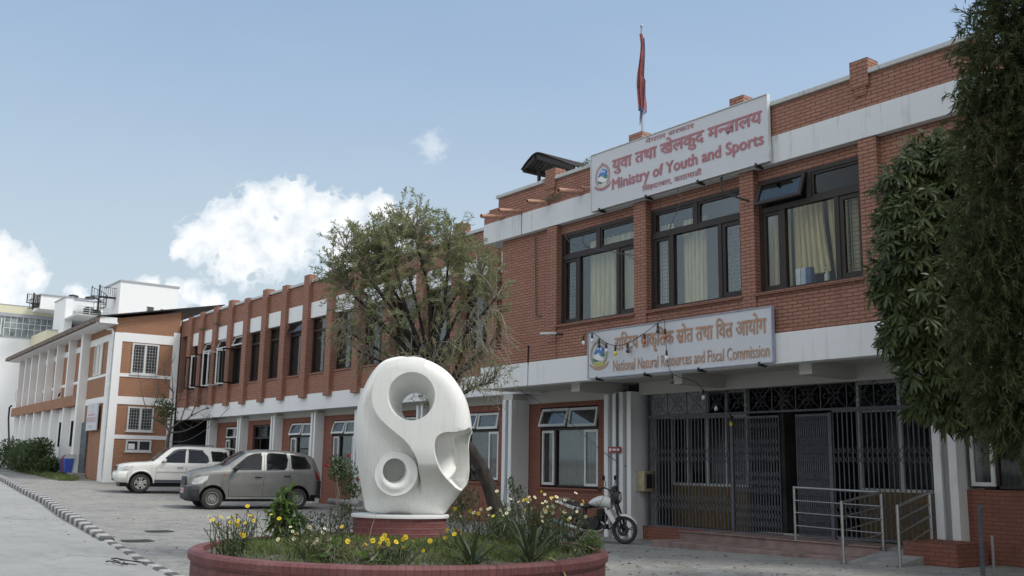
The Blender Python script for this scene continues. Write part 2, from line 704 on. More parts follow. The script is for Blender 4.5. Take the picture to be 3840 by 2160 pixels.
c1 = m.mix(m.math('MULTIPLY', m.ramp(fine, .5, .8), .4), c1, (.16, .155, .15))
vk = m.new('TexVoronoi')
vk.feature = 'DISTANCE_TO_EDGE'
vk.inputs['Scale'].default_value = .42
wv = m.new('TexNoise', Scale=1.6, Detail=5.0)
m.link(m.obj(), wv.inputs['Vector'])
wa = m.new('VectorMath', operation='MULTIPLY_ADD')
m.link(wv.outputs['Color'], wa.inputs[0])
wa.inputs[1].default_value = (.9, .9, 0)
m.link(m.obj(), wa.inputs[2])
m.link(wa.outputs[0], vk.inputs['Vector'])
ck = m.ramp(vk.outputs['Distance'], .012, .0)
c1 = m.mix(m.math('MULTIPLY', ck, m.math('MULTIPLY', m.ramp(m.noise(.7, 3), .45, .6), .7)), c1, (.1, .095, .09))
c1 = m.mix(m.math('MULTIPLY', m.ramp(m.noise(1.1, 8, .75), .56, .68), .45), c1, (.17, .165, .15))
m.set(Base_Color=c1, Roughness=.85)
m.bump(fine, .35, .01)
M['road'] = m.mat

g = MB()
ws = [-200, -60, -20, 0, 10, 20, 40, 100, 400]
g.grid([[(u, w, ground_z(u)) for u in us] for w in ws])
o = g.build('ground', M['paving'], smooth=True)
tag(o, kind='structure')
g = MB()
g.grid([[(u, kerb_w(u) - t, ground_z(u) + .004) for u in us] for t in (60, 20, 6, .02)])
o = g.build('road', M['road'], smooth=True)
tag(o, kind='structure')

# striped kerb: raised to U=-21.8, flush edging stones after it
m = NT('black_white_kerb_paint')
at = m.new('UVMap')
sx = m.new('SeparateXYZ')
m.link(at.outputs[0], sx.inputs[0])
stripe = m.math('GREATER_THAN', m.math('FRACT', m.math('MULTIPLY', sx.outputs[0], .5)), .5)
n1 = m.noise(14, 6, .7)
cc = m.mix(stripe, (.48, .46, .45), (.075, .07, .072))
cc = m.mix(m.math('MULTIPLY', m.ramp(n1, .42, .7), .7), cc, (.24, .225, .205))
m.set(Base_Color=cc, Roughness=.8)
m.bump(n1, .4, .01)
M['kerb'] = m.mat


def kerb(name, u0, u1, h0, h1, wid, step):
    n = max(2, int(abs(u1 - u0) / step))
    rows = []
    uvs = []
    s = 0
    prev = None
    for i in range(n + 1):
        u = u0 + (u1 - u0) * i / n
        w = kerb_w(u)
        if prev:
            s += math.hypot(u - prev[0], w - prev[1])
        prev = (u, w)
        h = h0 + (h1 - h0) * max(0, (i / n - .93) / .07)
        z = ground_z(u)
        rows.append([(u, w - wid * .5, z - .05), (u, w - wid * .5, z + h - .03), (u, w - wid * .5 + .035, z + h), (u, w + wid * .5 - .035, z + h), (u, w + wid * .5, z + h - .03), (u, w + wid * .5, z - .05)])
        uvs.append(s)
    k = MB()
    k.grid(rows)
    k.face(rows[-1])
    o = k.build(name, M['kerb'], smooth=False)
    me = o.data
    uv = me.uv_layers.new(name='UVMap')
    for p in me.polygons:
        for li in p.loop_indices:
            vi = me.loops[li].vertex_index
            r = min(vi // 6, n)
            uv.data[li].uv = (uvs[r] / .52, 0)
    return o


tag(kerb('kerb', -110, -21.2, .17, .07, .26, .26), kind='structure')
tag(kerb('kerb_edging', -21.15, -6, .03, .03, .2, .26), kind='structure')

# ---------------------------------------------------------------- window parts


def ring(mb, u0, u1, z0, z1, w0, w1, t, tb=None):
    tb = tb or t
    mb.box(u0, u0 + t, w0, w1, z0, z1)
    mb.box(u1 - t, u1, w0, w1, z0, z1)
    mb.box(u0 + t, u1 - t, w0, w1, z0, z0 + tb)
    mb.box(u0 + t, u1 - t, w0, w1, z1 - tb, z1)


def pane_box(mb, u0, u1, z0, z1, w):
    mb.box(u0, u1, w, w + .006, z0, z1)


def drape(mb, u0, u1, z0, z1, w, waves=9, amp=.06, flare=None, n=None):
    n = n or int(waves * 10)
    rows = []
    for k in range(9):
        t = k / 8
        row = []
        for i in range(n + 1):
            s = i / n
            a0, a1 = u0, u1
            if flare:
                a0 = u0 + flare[0] * (1 - t) ** 1.6
                a1 = u1 + flare[1] * (1 - t) ** 1.6
            ph = 2 * math.pi * waves * s
            row.append((a0 + (a1 - a0) * s + .012 * math.sin(ph * 2.1 + t), w + amp * (math.sin(ph) + .35 * math.sin(ph * 2.3 + 1 + t * 2)) * (.55 + .45 * (1 - t)), z0 + (z1 - z0) * t))
        rows.append(row)
    mb.grid(rows)


def lattice(mb, u0, u1, z0, z1, w, nu, nz, r=.006):
    for i in range(nu):
        u = u0 + (u1 - u0) * (i + .5) / nu
        mb.box(u - r, u + r, w - r, w + r, z0, z1)
    for k in range(nz):
        z = z0 + (z1 - z0) * (k + .5) / nz
        mb.box(u0, u1, w - r * .8, w + r * .8, z - r * .8, z + r * .8)


def awning(mb, gm, u0, u1, z0, z1, w, t, out, d=.05):
    """a top hung sash swung outward by out metres at its foot; glass goes to gm"""
    a = math.asin(out / (z1 - z0))
    T = Matrix.Translation((0, w, z1)) @ Matrix.Rotation(-a, 4, 'X') @ Matrix.Translation((0, -w, -z1))
    q = MB()
    ring(q, u0, u1, z0, z1, w - d, w, t)
    q.xform(T)
    i = len(mb.v)
    mb.v += q.v
    mb.f += [tuple(k + i for k in f) for f in q.f]
    mb.mi += [mb.m] * len(q.f)
    q = MB()
    pane_box(q, u0 + t, u1 - t, z0 + t, z1 - t, w - d * .5)
    q.xform(T)
    i = len(gm.v)
    gm.v += q.v
    gm.f += [tuple(k + i for k in f) for f in q.f]
    gm.mi += [gm.m] * len(q.f)


def casement(mb, gm, u_h, w_h, z0, z1, wid, ang, t, d=.05, side=1):
    """a side hung sash; hinge at (u_h, w_h), opened by ang towards -W"""
    T = Matrix.Translation((u_h, w_h, 0)) @ Matrix.Rotation(ang, 4, 'Z')
    for mbx, kind in ((mb, 0), (gm, 1)):
        q = MB()
        if kind == 0:
            ring(q, 0 if side > 0 else -wid, wid if side > 0 else 0, z0, z1, -d, 0, t)
        else:
            pane_box(q, t if side > 0 else -wid + t, wid - t if side > 0 else -t, z0 + t, z1 - t, -d * .5)
        q.xform(T)
        i = len(mbx.v)
        mbx.v += q.v
        mbx.f += [tuple(k + i for k in f) for f in q.f]
        mbx.mi += [mbx.m] * len(q.f)


# ---------------------------------------------------------------- office building (front block)
ob = thing('office_building', 'two storey brick office block with white bands, two big signs and a barred entrance', 'building', (-15, 17.3, 0))
W0, WU, WB = 15.3, 15.46, 17.35      # white bands, upper wall, ground floor wall
UL, UR = -20.95, -7.8
PIER = [(-18.91, -18.54), (-15.84, -15.46), (-12.81, -12.46), (-10.08, -9.72)]

b = MB()                                          # brick upper storey
b.box(UL, PIER[0][0], WU, WU + .25, 4.18, 7.5)
b.box(PIER[3][1], UR, WU, WU + .25, 4.18, 7.5)
for i, (a, c) in enumerate(PIER):
    b.box(a, c, W0 + .02, WU + .25, 4.6 if i == 0 else 4.2, 7.495)
for i in range(3):
    b.box(PIER[i][1], PIER[i + 1][0], WU + .02, WU + .25, 7.27, 7.498)      # course over the windows
    b.box(PIER[i][1], PIER[i + 1][0], W0 + .05, WU + .25, 4.18, 4.95)       # under the windows
    b.box(PIER[i][1] - .03, PIER[i + 1][0] + .03, W0 - .02, WU + .2, 4.95, 5.0)   # sill
b.box(-21.6, PIER[0][1] + .001, W0 + .03, WU + .1, 4.185, 4.6)              # ledge on the left
b.box(PIER[3][1], UR, W0 + .03, WU + .1, 4.185, 4.6)
b.box(UL, UL + .25, WU + .25, 24, 4.18, 7.5)
b.box(UR - .25, UR, WU + .25, 24, 3.7, 7.5)
b.build('brick_wall', M['brick'], ob)

b = MB()                                          # parapet
b.box(-21.62, UR, W0 + .01, W0 + .25, 8.06, 8.36)
b.box(-21.62, -21.38, W0 + .25, 24, 8.06, 8.36)
b.box(-20.98, UR, W0 + .012, W0 + .25, 8.36, 8.66)
b.box(UR - .24, UR, W0 + .25, 24, 8.06, 8.66)
for a, c in ((-18.94, -18.55), (-15.92, -15.5), (-12.96, -12.6), (-10.14, -9.77)):
    b.box(a, c, W0 - .04, W0 + .3, 8.45, 9.1 if -16 < a < -12 else 8.97)
    b.box(a + .06, c - .06, W0 - .02, W0 + .02, 8.3, 8.45)
b.build('parapet', M['brick'], ob)
b = MB()
posts = [-20.98, -18.94, -18.55, -15.92, -15.5, -12.96, -12.6, -10.14, -9.77, UR + .04]
for i in range(0, 10, 2):
    b.box(posts[i] + (0 if i else -.05), posts[i + 1] - (.12 if i == 0 else 0), W0 - .05, W0 + .3, 8.66, 8.75)
b.box(UR - .3, UR + .06, W0 + .3, 24, 8.66, 8.75)
b.build('coping', M['coping'], ob, bevel=.012)

b = MB()
b.box(-21.63, UR + .15, W0, W0 + .5, 7.5, 8.055)
b.box(-21.63, UR + .15, W0 + .5, 24, 7.6, 8.0)
b.box(-21.63, -21.2, W0 + .5, 24, 7.5, 8.05)
b.build('roof_band', M['white_aged'], ob, bevel=.01)
b = MB()
b.box(-21.63, UR + 5, W0, W0 + .3, 3.6, 4.18)
b.box(-21.63, -21.33, W0 + .3, 17.2, 3.6, 4.17)
b.build('canopy_band', M['white'], ob, bevel=.01)
for nm_, u_, z0_, z1_ in (('expansion_joint', -19.95, 7.5, 8.05), ('expansion_joint', -19.6, 3.6, 4.18), ('expansion_joint', -19.62, 4.18, 4.6)):
    b = MB()
    b.prism([(u_, W0 - .002, z0_ + .005), (u_ + .018, W0 - .002, z0_ + .005), (u_ + .028, W0 - .002, z1_ - .05), (u_ + .05, W0 - .002, z1_ - .005), (u_ - .012, W0 - .002, z1_ - .005), (u_ + .006, W0 - .002, z1_ - .06)], (0, .035, 0))
    b.build(nm_, M['dark'], ob)
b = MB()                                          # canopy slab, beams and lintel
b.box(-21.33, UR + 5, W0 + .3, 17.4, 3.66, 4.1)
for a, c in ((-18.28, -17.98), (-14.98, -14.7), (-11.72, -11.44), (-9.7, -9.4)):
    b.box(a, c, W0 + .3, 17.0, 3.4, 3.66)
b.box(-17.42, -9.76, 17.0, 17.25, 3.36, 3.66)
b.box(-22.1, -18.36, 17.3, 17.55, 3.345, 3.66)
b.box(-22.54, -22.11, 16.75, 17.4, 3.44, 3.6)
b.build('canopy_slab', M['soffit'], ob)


M['groove'] = plaster('grey_groove', (.3, .31, .31), dirt=.25)  # grooves get a greyer colour than the ribs


def column(name, parent, u0, u1, w0, w1, z0, z1, ribs, mat):
    c = MB()
    c.m = 0
    c.box(u0, u1, w0 + .09, w1, z0, z1)
    for a, d in ribs:
        c.box(u0 + a, u0 + d, w0, w0 + .09, z0, z1)
    c.m = 1
    for (a, d), (e, f_) in zip(ribs[:-1], ribs[1:]):
        c.box(u0 + d, u0 + e, w0 + .078, w0 + .09, z0, z1 - .01)
    return c.build(name, [mat, M['groove']], parent, bevel=.006)


column('column', ob, -22.54, -22.11, 16.72, 17.34, 0, 3.44, ((0, .15), (.28, .43)), M['white'])
column('column', ob, -18.36, -17.42, 16.72, 17.6, 0, 3.44, ((0, .14), (.3, .42), (.52, .66), (.8, .94)), M['white'])
column('column', ob, -9.8, -9.36, 16.72, 17.6, .3, 3.44, ((0, .15), (.29, .44)), M['white'])

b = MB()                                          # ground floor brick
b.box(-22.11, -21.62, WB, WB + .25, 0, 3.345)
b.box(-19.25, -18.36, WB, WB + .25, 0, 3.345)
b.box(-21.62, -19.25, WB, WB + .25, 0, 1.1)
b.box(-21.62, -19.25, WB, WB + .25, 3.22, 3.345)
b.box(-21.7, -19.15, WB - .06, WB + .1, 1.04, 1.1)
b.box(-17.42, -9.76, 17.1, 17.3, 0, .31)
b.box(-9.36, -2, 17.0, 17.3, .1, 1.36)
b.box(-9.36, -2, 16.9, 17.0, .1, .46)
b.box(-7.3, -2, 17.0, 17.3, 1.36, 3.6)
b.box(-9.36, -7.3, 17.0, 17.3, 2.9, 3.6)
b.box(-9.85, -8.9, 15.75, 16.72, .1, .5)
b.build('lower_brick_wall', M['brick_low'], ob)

b = MB()                                          # enclosed entrance hall, then dark fill in place of inner rooms
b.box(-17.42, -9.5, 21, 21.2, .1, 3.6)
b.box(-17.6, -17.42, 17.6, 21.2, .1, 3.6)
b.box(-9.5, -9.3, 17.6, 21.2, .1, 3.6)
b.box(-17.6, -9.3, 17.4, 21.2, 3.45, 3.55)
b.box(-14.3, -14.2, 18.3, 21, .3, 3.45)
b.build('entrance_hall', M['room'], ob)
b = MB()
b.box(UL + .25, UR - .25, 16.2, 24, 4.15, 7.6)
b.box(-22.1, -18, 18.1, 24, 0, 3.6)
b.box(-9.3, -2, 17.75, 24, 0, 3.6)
b.build('dark_room_fill', M['dark'], ob)  # solid near-black blocks; the dark of unlit rooms is in their colour

# three upper windows
for i in range(3):
    u0, u1 = PIER[i][1] + .002, PIER[i + 1][0] - .002
    z0, z1, zt = 5.0, 7.268, 6.66
    w = WU + .02
    wd = u1 - u0
    f, gl, cu, gr = MB(), MB(), MB(), MB()
    ring(f, u0, u1, z0, z1, w, w + .12, .075)
    f.box(u0 + .075, u1 - .075, w - .01, w + .11, zt - .05, zt + .05)
    um = u0 + wd * .5
    f.box(um - .05, um + .05, w, w + .1, zt + .05, z1 - .075)
    ua, ub = u0 + wd * .235, u0 + wd * .745
    f.box(ua - .05, ua + .05, w, w + .1, z0 + .075, zt - .05)
    f.box(ub - .05, ub + .05, w, w + .1, z0 + .075, zt - .05)
    ring(f, u0 + .075, ua - .05, z0 + .075, zt - .05, w + .02, w + .08, .07)
    ring(f, ub + .05, u1 - .075, z0 + .075, zt - .05, w + .02, w + .08, .085)
    if i != 2:
        ring(f, u0 + .075, um - .05, zt + .05, z1 - .075, w + .02, w + .08, .05)
        pane_box(gl, u0 + .1, um - .07, zt + .07, z1 - .1, w + .05)
    else:
        awning(f, gl, u0 + .06, um - .03, zt + .02, z1 - .06, w, .07, .2)
    ring(f, um + .05, u1 - .075, zt + .05, z1 - .075, w + .02, w + .08, .05)
    pane_box(gl, um + .07, u1 - .1, zt + .07, z1 - .1, w + .05)
    pane_box(gl, u0 + .12, ua - .1, z0 + .12, zt - .1, w + .05)
    pane_box(gl, ua + .05, ub - .05, z0 + .075, zt - .05, w + .05)
    pane_box(gl, ub + .12, u1 - .14, z0 + .15, zt - .12, w + .05)
    wn = f.build('window', M['dark_wood'], ob)
    gl.build('pane', M['glass'], wn)
    wc = w + .3
    if i == 0:
        drape(cu, ua + .08, u1 - .02, z0 + .05, zt + .35, wc, 11)
    elif i == 1:
        drape(cu, u0 - .02, u0 + wd * .16, z0 + .05, zt + .3, wc, 4)
        drape(cu, ua + .06, ua + .75, z0 + .05, zt + .3, wc, 6)
    else:
        drape(cu, u0 - .05, ua - .02, z0 + .05, zt + .1, wc, 5)
        drape(cu, ua + .02, ua + .72, z0 + .3, zt + .05, wc, 6, flare=(0, .14))
        drape(cu, ua + .8, ub + .05, z0 + .05, zt + .05, wc, 5, flare=(.16, 0))
        drape(cu, ub + .06, u1 + .05, z0 + .05, zt + .1, wc, 4)
    cu.build('curtain', M['curtain'], wn, smooth=True)
    if i < 2:
        lattice(gr, u0 + .1, ua - .06, z0 + .12, zt - .1, w + .16, 3, 17)
    if i > 0:
        lattice(gr, ub + .1, u1 - .1, z0 + .12, zt - .1, w + .16, 2, 17)
    gr.build('grille', M['iron'], wn)


def ground_window(parent, u0, u1, z0, z1, w, zt, fm, sash, net, open_top=.1, left=True, right=True):
    f, gl, cu, wf = MB(), MB(), MB(), MB()
    ring(f, u0, u1, z0, z1, w, w + .1, .05)
    f.box(u0, u1, w + .002, w + .09, zt - .035, zt + .035)
    um = (u0 + u1) / 2
    f.box(um - .03, um + .03, w, w + .09, zt, z1)
    wd = u1 - u0
    ua, ub = u0 + wd * .24, u0 + wd * .75
    f.box(ua - .03, ua + .03, w, w + .09, z0, zt)
    f.box(ub - .03, ub + .03, w, w + .09, z0, zt)
    awning(wf, gl, u0 + .03, um - .02, zt + .03, z1 - .03, w - .002, .065, open_top)
    awning(wf, gl, um + .02, u1 - .03, zt + .03, z1 - .03, w - .002, .065, open_top * .6)
    if left:
        ring(wf, u0 + .03, ua - .02, z0 + .04, zt - .04, w - .05, w - .002, .065)
        pane_box(gl, u0 + .09, ua - .08, z0 + .1, zt - .1, w - .03)
    if right:
        ring(wf, ub + .02, u1 - .03, z0 + .04, zt - .04, w - .05, w - .002, .065)
        pane_box(gl, ub + .08, u1 - .09, z0 + .1, zt - .1, w - .03)
    pane_box(gl, ua + .03, ub - .03, z0 + .05, zt - .035, w + .04)
    wn = f.build('window', fm, parent)
    wf.build('sash', sash, wn)
    gl.build('pane', M['glass'], wn)
    if net:
        drape(cu, u0 + .05, u1 - .05, z0 + .03, z1, w + .3, 18, .02)
        cu.build('curtain', M['net'], wn, smooth=True)
    return wn


ground_window(ob, -21.6, -19.27, 1.12, 3.2, 17.42, 2.64, M['dark_wood'], M['white_frame'], True, .16)
ground_window(ob, -9.3, -7.35, 1.38, 2.88, 17.05, 2.5, M['dark_wood'], M['white_frame'], True, .02)

# inner glazed screens behind the entrance bars
for (u0, u1, us_, zb) in ((-17.35, -15.0, (-16.8, -16.2, -15.6), 1.25), (-12.15, -9.6, (-11.2, -10.45), 1.25)):
    f, gl, pn = MB(), MB(), MB()
    ring(f, u0, u1, zb, 3.44, 18.0, 18.1, .06)
    for u in us_:
        f.box(u - .035, u + .035, 18.0, 18.09, zb + .06, 3.38)
    f.box(u0 + .06, u1 - .06, 18.002, 18.085, 2.82, 2.88)
    wn = f.build('hall_window', M['white_frame'], ob)
    pane_box(gl, u0 + .06, u1 - .06, zb + .06, 3.38, 18.05)
    gl.build('pane', M['glass_dark'], wn)
    pn.box(u0, u1, 18.0, 18.12, .3, zb)
    pn.build('panel', plain('brown_board', (.16, .11, .04), .6, var=.3), wn)

# entrance bars: fixed lattices, folding gates and the scroll panels above
ZG0, ZG1, ZG2 = .33, 2.78, 3.36


def lattice_gate(name, u0, u1, n, z0, z1, mat, rows, full):
    q = MB()
    w = 17.12
    for i in range(n + 1):
        u = u0 + (u1 - u0) * i / n
        q.box(u - .011, u + .011, w - .008, w + .008, z0, z1)
    q.box(u0 - .012, u1 + .012, w - .018, w + .018, z1, z1 + .045)
    q.box(u0 - .012, u1 + .012, w - .018, w + .018, z0 - .02, z0 + .02)
    for za, zb in rows:
        for i in range(n):
            a = u0 + (u1 - u0) * i / n
            c = u0 + (u1 - u0) * (i + 1) / n
            q.bar((a, w - .016, za), (c, w - .016, zb), .0075, 4)
            q.bar((a, w - .024, zb), (c, w - .024, za), .0075, 4)
    return q.build(name, mat, ob)


two = ((.72, .9), (.9, 1.08), (1.78, 1.95), (1.95, 2.12))
many = tuple((z, z + .17) for z in np.arange(.45, 2.6, .17) if int(round((z - .45) / .17)) % 4 < 3)
lattice_gate('fixed_grille', -17.2, -14.72, 24, ZG0, ZG1, M['iron'], two, False)
lattice_gate('folding_gate', -14.6, -13.42, 16, ZG0, ZG1 - .06, M['iron_blue'], many, True)
lattice_gate('folding_gate', -12.98, -12.22, 17, ZG0 + .03, ZG1 - .06, M['iron_blue'], many, True)
lattice_gate('fixed_grille', -12.1, -9.95, 20, ZG0 + .05, ZG1, M['iron'], two, False)
q = MB()
q.box(-17.25, -9.9, 17.07, 17.15, ZG1 + .045, ZG1 + .085)
q.box(-14.7, -14.63, 17.08, 17.16, .3, ZG1)
q.box(-12.2, -12.12, 17.08, 17.16, .3, ZG1)
q.box(-17.27, -17.21, 17.08, 17.16, .3, 3.36)
q.build('gate_frame', M['iron_blue'], ob)
q = MB()
ucells = np.linspace(-17.2, -9.95, 13)
for k in range(12):
    a, c = ucells[k] + .02, ucells[k + 1] - .02
    zb, zt = ZG1 + .09, ZG2
    q.bar((a, 17.12, zb), (c, 17.12, zt), .008, 4)
    q.bar((a, 17.12, zt), (c, 17.12, zb), .008, 4)
    q.box(a - .03, a - .012, 17.11, 17.13, zb, zt)
    cx, cz = (a + c) / 2, (zb + zt) / 2
    for dx, dz, r in ((0, .2, .05), (0, -.2, .05), (.16, 0, .05), (-.16, 0, .05), (.07, .1, .045), (-.07, .1, .045), (.07, -.1, .045), (-.07, -.1, .045)):
        for sgn in (-1, 1):
            pts = [(cx + dx + sgn * (.045 + r * .55 * math.cos(t)), 17.12, cz + dz + r * math.sin(t)) for t in np.linspace(-2.2, 2.6, 9)]
            q.tube(pts, .006, 3, False)
q.build('scroll_grille', M['iron'], ob)
q = MB()
q.box(-17.2, -15.42, 17.2, 17.24, ZG1 + .1, 3.36)
q.build('transom_board', plain('grey_board', (.3, .3, .32), .7), ob)

# rain spouts through the parapet
for u, r, ln in ((-20.8, .055, .7), (-20.02, .055, .7), (-18.86, .055, .7), (-17.6, .065, .75), (-17.15, .03, .45)):
    q = MB()
    q.lathe([(r * .82, -ln), (r, -ln), (r, .1), (r * .82, .1), (r * .82, -ln)], (0, 0, 0), 'y', 14)
    q.xform(Matrix.Translation((u, W0 + .02, 8.13)) @ Matrix.Rotation(R(7), 4, 'X'))
    q.build('rain_spout', M['clay'], ob, smooth=True, angle=40)

# steps, platform and ramp before the entrance
st = thing('entrance_steps', 'stone faced entrance steps with a side ramp before the barred gates', 'steps', (-12.7, 16, 0))
b = MB()
b.box(-15.35, -10.35, 15.3, 16.0, -.05, .17)
b.build('lower_step', M['stone'], st, bevel=.012)
b = MB()
b.box(-15.1, -10.4, 15.9, 17.1, -.05, .33)
b.box(-10.4, -9.86, 16.3, 17.1, -.05, .345)
b.box(-15.12, -10.36, 15.87, 16.0, .33, .355)
b.build('platform', M['stone'], st, bevel=.01)
b = MB()
b.prism([(-10.38, 16.3, .345), (-10.38, 16.3, 0), (-10.38, 14.9, .05), (-10.38, 14.9, .135)], (.9, 0, 0))
b.build('ramp', M['concrete'], st)

# ---------------------------------------------------------------- office wing (long facade on the left)
ow = thing('office_wing', 'long two storey brick wing of narrow bays with white panels behind the parked cars', 'building', (-36, 17.5, 0))
WP, WF = 16.6, 16.75
PU = [-48.2, -46.65, -44.92, -43.12, -41.3, -39.37, -37.44, -35.44, -33.4, -31.3, -29.2, -27.15, -25.1, -23.2]
PW = .45
PTOP = [8.55, 8.62, 8.66, 8.75, 8.62, 8.75, 8.66, 8.8, 8.7, 8.8, 8.8, 8.9, 8.92, 9.0]
b = MB()
for i, u in enumerate(PU):
    b.box(u, u + PW, WP, WF + .2, 4.06 + (.1 if i < 3 else 0), PTOP[i])
b.build('brick_pier', M['brick'], ow)
b = MB()
b.box(-49.4, -22.3, WF + .02, WF + .3, 4.2, 4.93)
b.box(-49.4, -22.3, WF + .02, WF + .3, 7.7, 8.5)
for i in range(len(PU)):
    a = PU[i] + PW
    c = PU[i + 1] if i + 1 < len(PU) else -22.3
    b.box(a, c, WF - .03, WF + .2, 4.93, 4.98)
b.box(-49.6, -49.4, WF, 24, 4.2, 8.5)
b.build('brick_wall', M['brick'], ow)
b = MB()
b.box(-50.5, -49.62, 16.72, 24, .3, 8.3)
b.build('shade_infill', M['dark'], ow)  # added infill; its near-black colour stands in for shade under the roof
b = MB()
for i in range(len(PU)):
    a = PU[i] + PW
    c = PU[i + 1] if i + 1 < len(PU) else -22.3
    b.box(a, c, WF - .01, WF + .28, 7.1, 7.7)
b.build('white_panel', M['white'], ow)
b = MB()
for i in range(len(PU)):
    a = PU[i] + PW
    c = PU[i + 1] if i + 1 < len(PU) else -22.3
    b.box(a - .01, c + .01, WF - .05, WF + .34, 8.5, 8.59)
b.build('coping', M['coping'], ow)
b = MB()
b.box(-49.4, -21.7, WF, WF + .3, 3.6, 4.2)
b.build('canopy_band', M['white'], ow, bevel=.01)
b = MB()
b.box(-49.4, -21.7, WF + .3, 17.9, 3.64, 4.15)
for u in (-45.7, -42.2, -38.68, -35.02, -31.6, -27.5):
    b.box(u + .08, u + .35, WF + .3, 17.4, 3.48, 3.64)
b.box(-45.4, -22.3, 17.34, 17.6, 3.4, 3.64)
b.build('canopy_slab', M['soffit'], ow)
b = MB()
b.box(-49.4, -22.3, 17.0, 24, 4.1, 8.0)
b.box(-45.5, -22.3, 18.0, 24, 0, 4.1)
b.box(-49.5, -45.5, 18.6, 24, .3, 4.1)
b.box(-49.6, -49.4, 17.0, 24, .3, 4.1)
b.build('dark_room_fill', M['dark'], ow)  # solid blocks behind windows and passage, their darkness painted in
COLS = [-45.8, -42.2, -38.68, -35.02, -31.6, -27.5]
for u in COLS:
    column('column', ow, u, u + .38, 16.98, 17.36, ground_z(u) - .1, 3.5, ((0, .12), (.26, .38)), M['white'])
bounds = [c + .38 for c in COLS]
ends = COLS[1:] + [-22.54]
b = MB()
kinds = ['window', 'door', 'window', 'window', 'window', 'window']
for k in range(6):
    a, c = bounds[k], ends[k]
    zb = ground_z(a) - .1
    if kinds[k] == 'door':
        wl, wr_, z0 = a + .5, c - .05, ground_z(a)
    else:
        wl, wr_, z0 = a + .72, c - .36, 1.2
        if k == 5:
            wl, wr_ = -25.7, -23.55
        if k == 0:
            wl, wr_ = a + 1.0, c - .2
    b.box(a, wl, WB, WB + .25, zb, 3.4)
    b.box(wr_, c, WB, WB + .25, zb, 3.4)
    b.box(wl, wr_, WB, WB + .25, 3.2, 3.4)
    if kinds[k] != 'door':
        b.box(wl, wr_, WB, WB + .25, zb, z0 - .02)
        b.box(wl - .06, wr_ + .06, WB - .05, WB + .1, z0 - .08, z0 - .02)
        ground_window(ow, wl + .01, wr_ - .01, z0, 3.19, 17.43, 2.66, M['dark_wood'], M['white_frame'], k > 2, .14 if k else .02)
    else:
        d = MB()
        ring(d, wl, wr_, z0, 3.19, 17.43, 17.53, .07)
        d.box(wl, wr_, 17.44, 17.5, 2.62, 2.7)
        d.box((wl + wr_) / 2 - .04, (wl + wr_) / 2 + .04, 17.44, 17.5, 2.7, 3.12)
        d.box(wl + .6, wl + .66, 17.44, 17.5, z0, 2.62)
        dd = d.build('door', M['dark_wood'], ow)
        d = MB()
        pane_box(d, wl + .07, wr_ - .07, 2.7, 3.12, 17.48)
        d.build('pane', M['glass_dark'], dd)
b.box(-45.42, -22.54, WB - .06, WB + .01, 0, .38)
b.build('lower_brick_wall', M['brick_low'], ow)

opened = {0: 'l', 1: 'lr', 2: 'lr', 3: 'l'}
for i in range(len(PU)):
    u0 = PU[i] + PW + .002
    u1 = (PU[i + 1] if i + 1 < len(PU) else -22.3) - .002
    z0, z1, zt = 4.98, 7.1, 6.6
    w = WF + .12
    f, gl, wf = MB(), MB(), MB()
    ring(f, u0, u1, z0, z1, w, w + .1, .06)
    f.box(u0 + .06, u1 - .06, w + .002, w + .09, zt - .04, zt + .04)
    um = u0 + (u1 - u0) * (.5 if i < 4 else .62)
    f.box(um - .035, um + .035, w, w + .09, z0 + .06, zt - .04)
    if i in (1, 2, 3, 6):
        awning(wf if i < 4 else f, gl, u0 + .04, u1 - .04, zt + .02, z1 - .04, w, .05, .17)
    else:
        pane_box(gl, u0 + .06, u1 - .06, zt + .04, z1 - .06, w + .05)
    if i in opened:
        wid = (u1 - u0) / 2 - .06
        if 'l' in opened[i]:
            casement(f if i != 2 else wf, gl, u0 + .05, w, z0 + .05, zt - .03, wid, R(-78), .055)
        if 'r' in opened[i]:
            casement(wf, gl, u1 - .05, w, z0 + .05, zt - .03, wid, R(62), .055, side=-1)
        if i == 0:
            casement(wf, gl, u1 - .1, w, z0 + .05, zt - .03, wid, R(70), .06, side=-1)
    else:
        ring(f, um + .035, u1 - .06, z0 + .06, zt - .04, w + .02, w + .07, .06)
        pane_box(gl, u0 + .06, um - .035, z0 + .06, zt - .04, w + .05)
        pane_box(gl, um + .09, u1 - .11, z0 + .11, zt - .09, w + .05)
    wn = f.build('window', M['dark_wood'], ow)
    if wf.v:
        wf.build('sash', M['white_frame'], wn)
    gl.build('pane', M['glass'], wn)
    if i in (4, 5, 6, 7, 8, 9, 10, 11):
        cu = MB()
        drape(cu, u0 + .05, u0 + (.5 if i % 2 else .25), z0 + .05, zt, w + .2, 3, .02)
        drape(cu, um + .1, u1 - .08, z0 + .05, z0 + 1.0 + .3 * (i % 3), w + .2, 3, .02)
        cu.build('curtain', M['net'], wn, smooth=True)

# ---------------------------------------------------------------- annex on the left (local x along its long wall, y inwards)
an = thing('annex_building', 'narrow two storey annex of orange brick panels in white frames under a lean-to roof', 'building', (-49.6, 13.62, 0), R(-2))
LX = -24.5


def AB(mb, name, mats, parent=None, **kw):
    return mb.build(name, mats, parent or an, world=False, **kw)


b = MB()
b.box(LX, 0, 0, 3.05, .3, 8.02)
b.prism([(0, .0, 8.02), (0, 3.05, 8.02), (0, 3.05, 8.95), (0, .0, 8.36)], (LX, 0, 0))
b.build('brick_wall', M['brick_annex'], an, world=False)
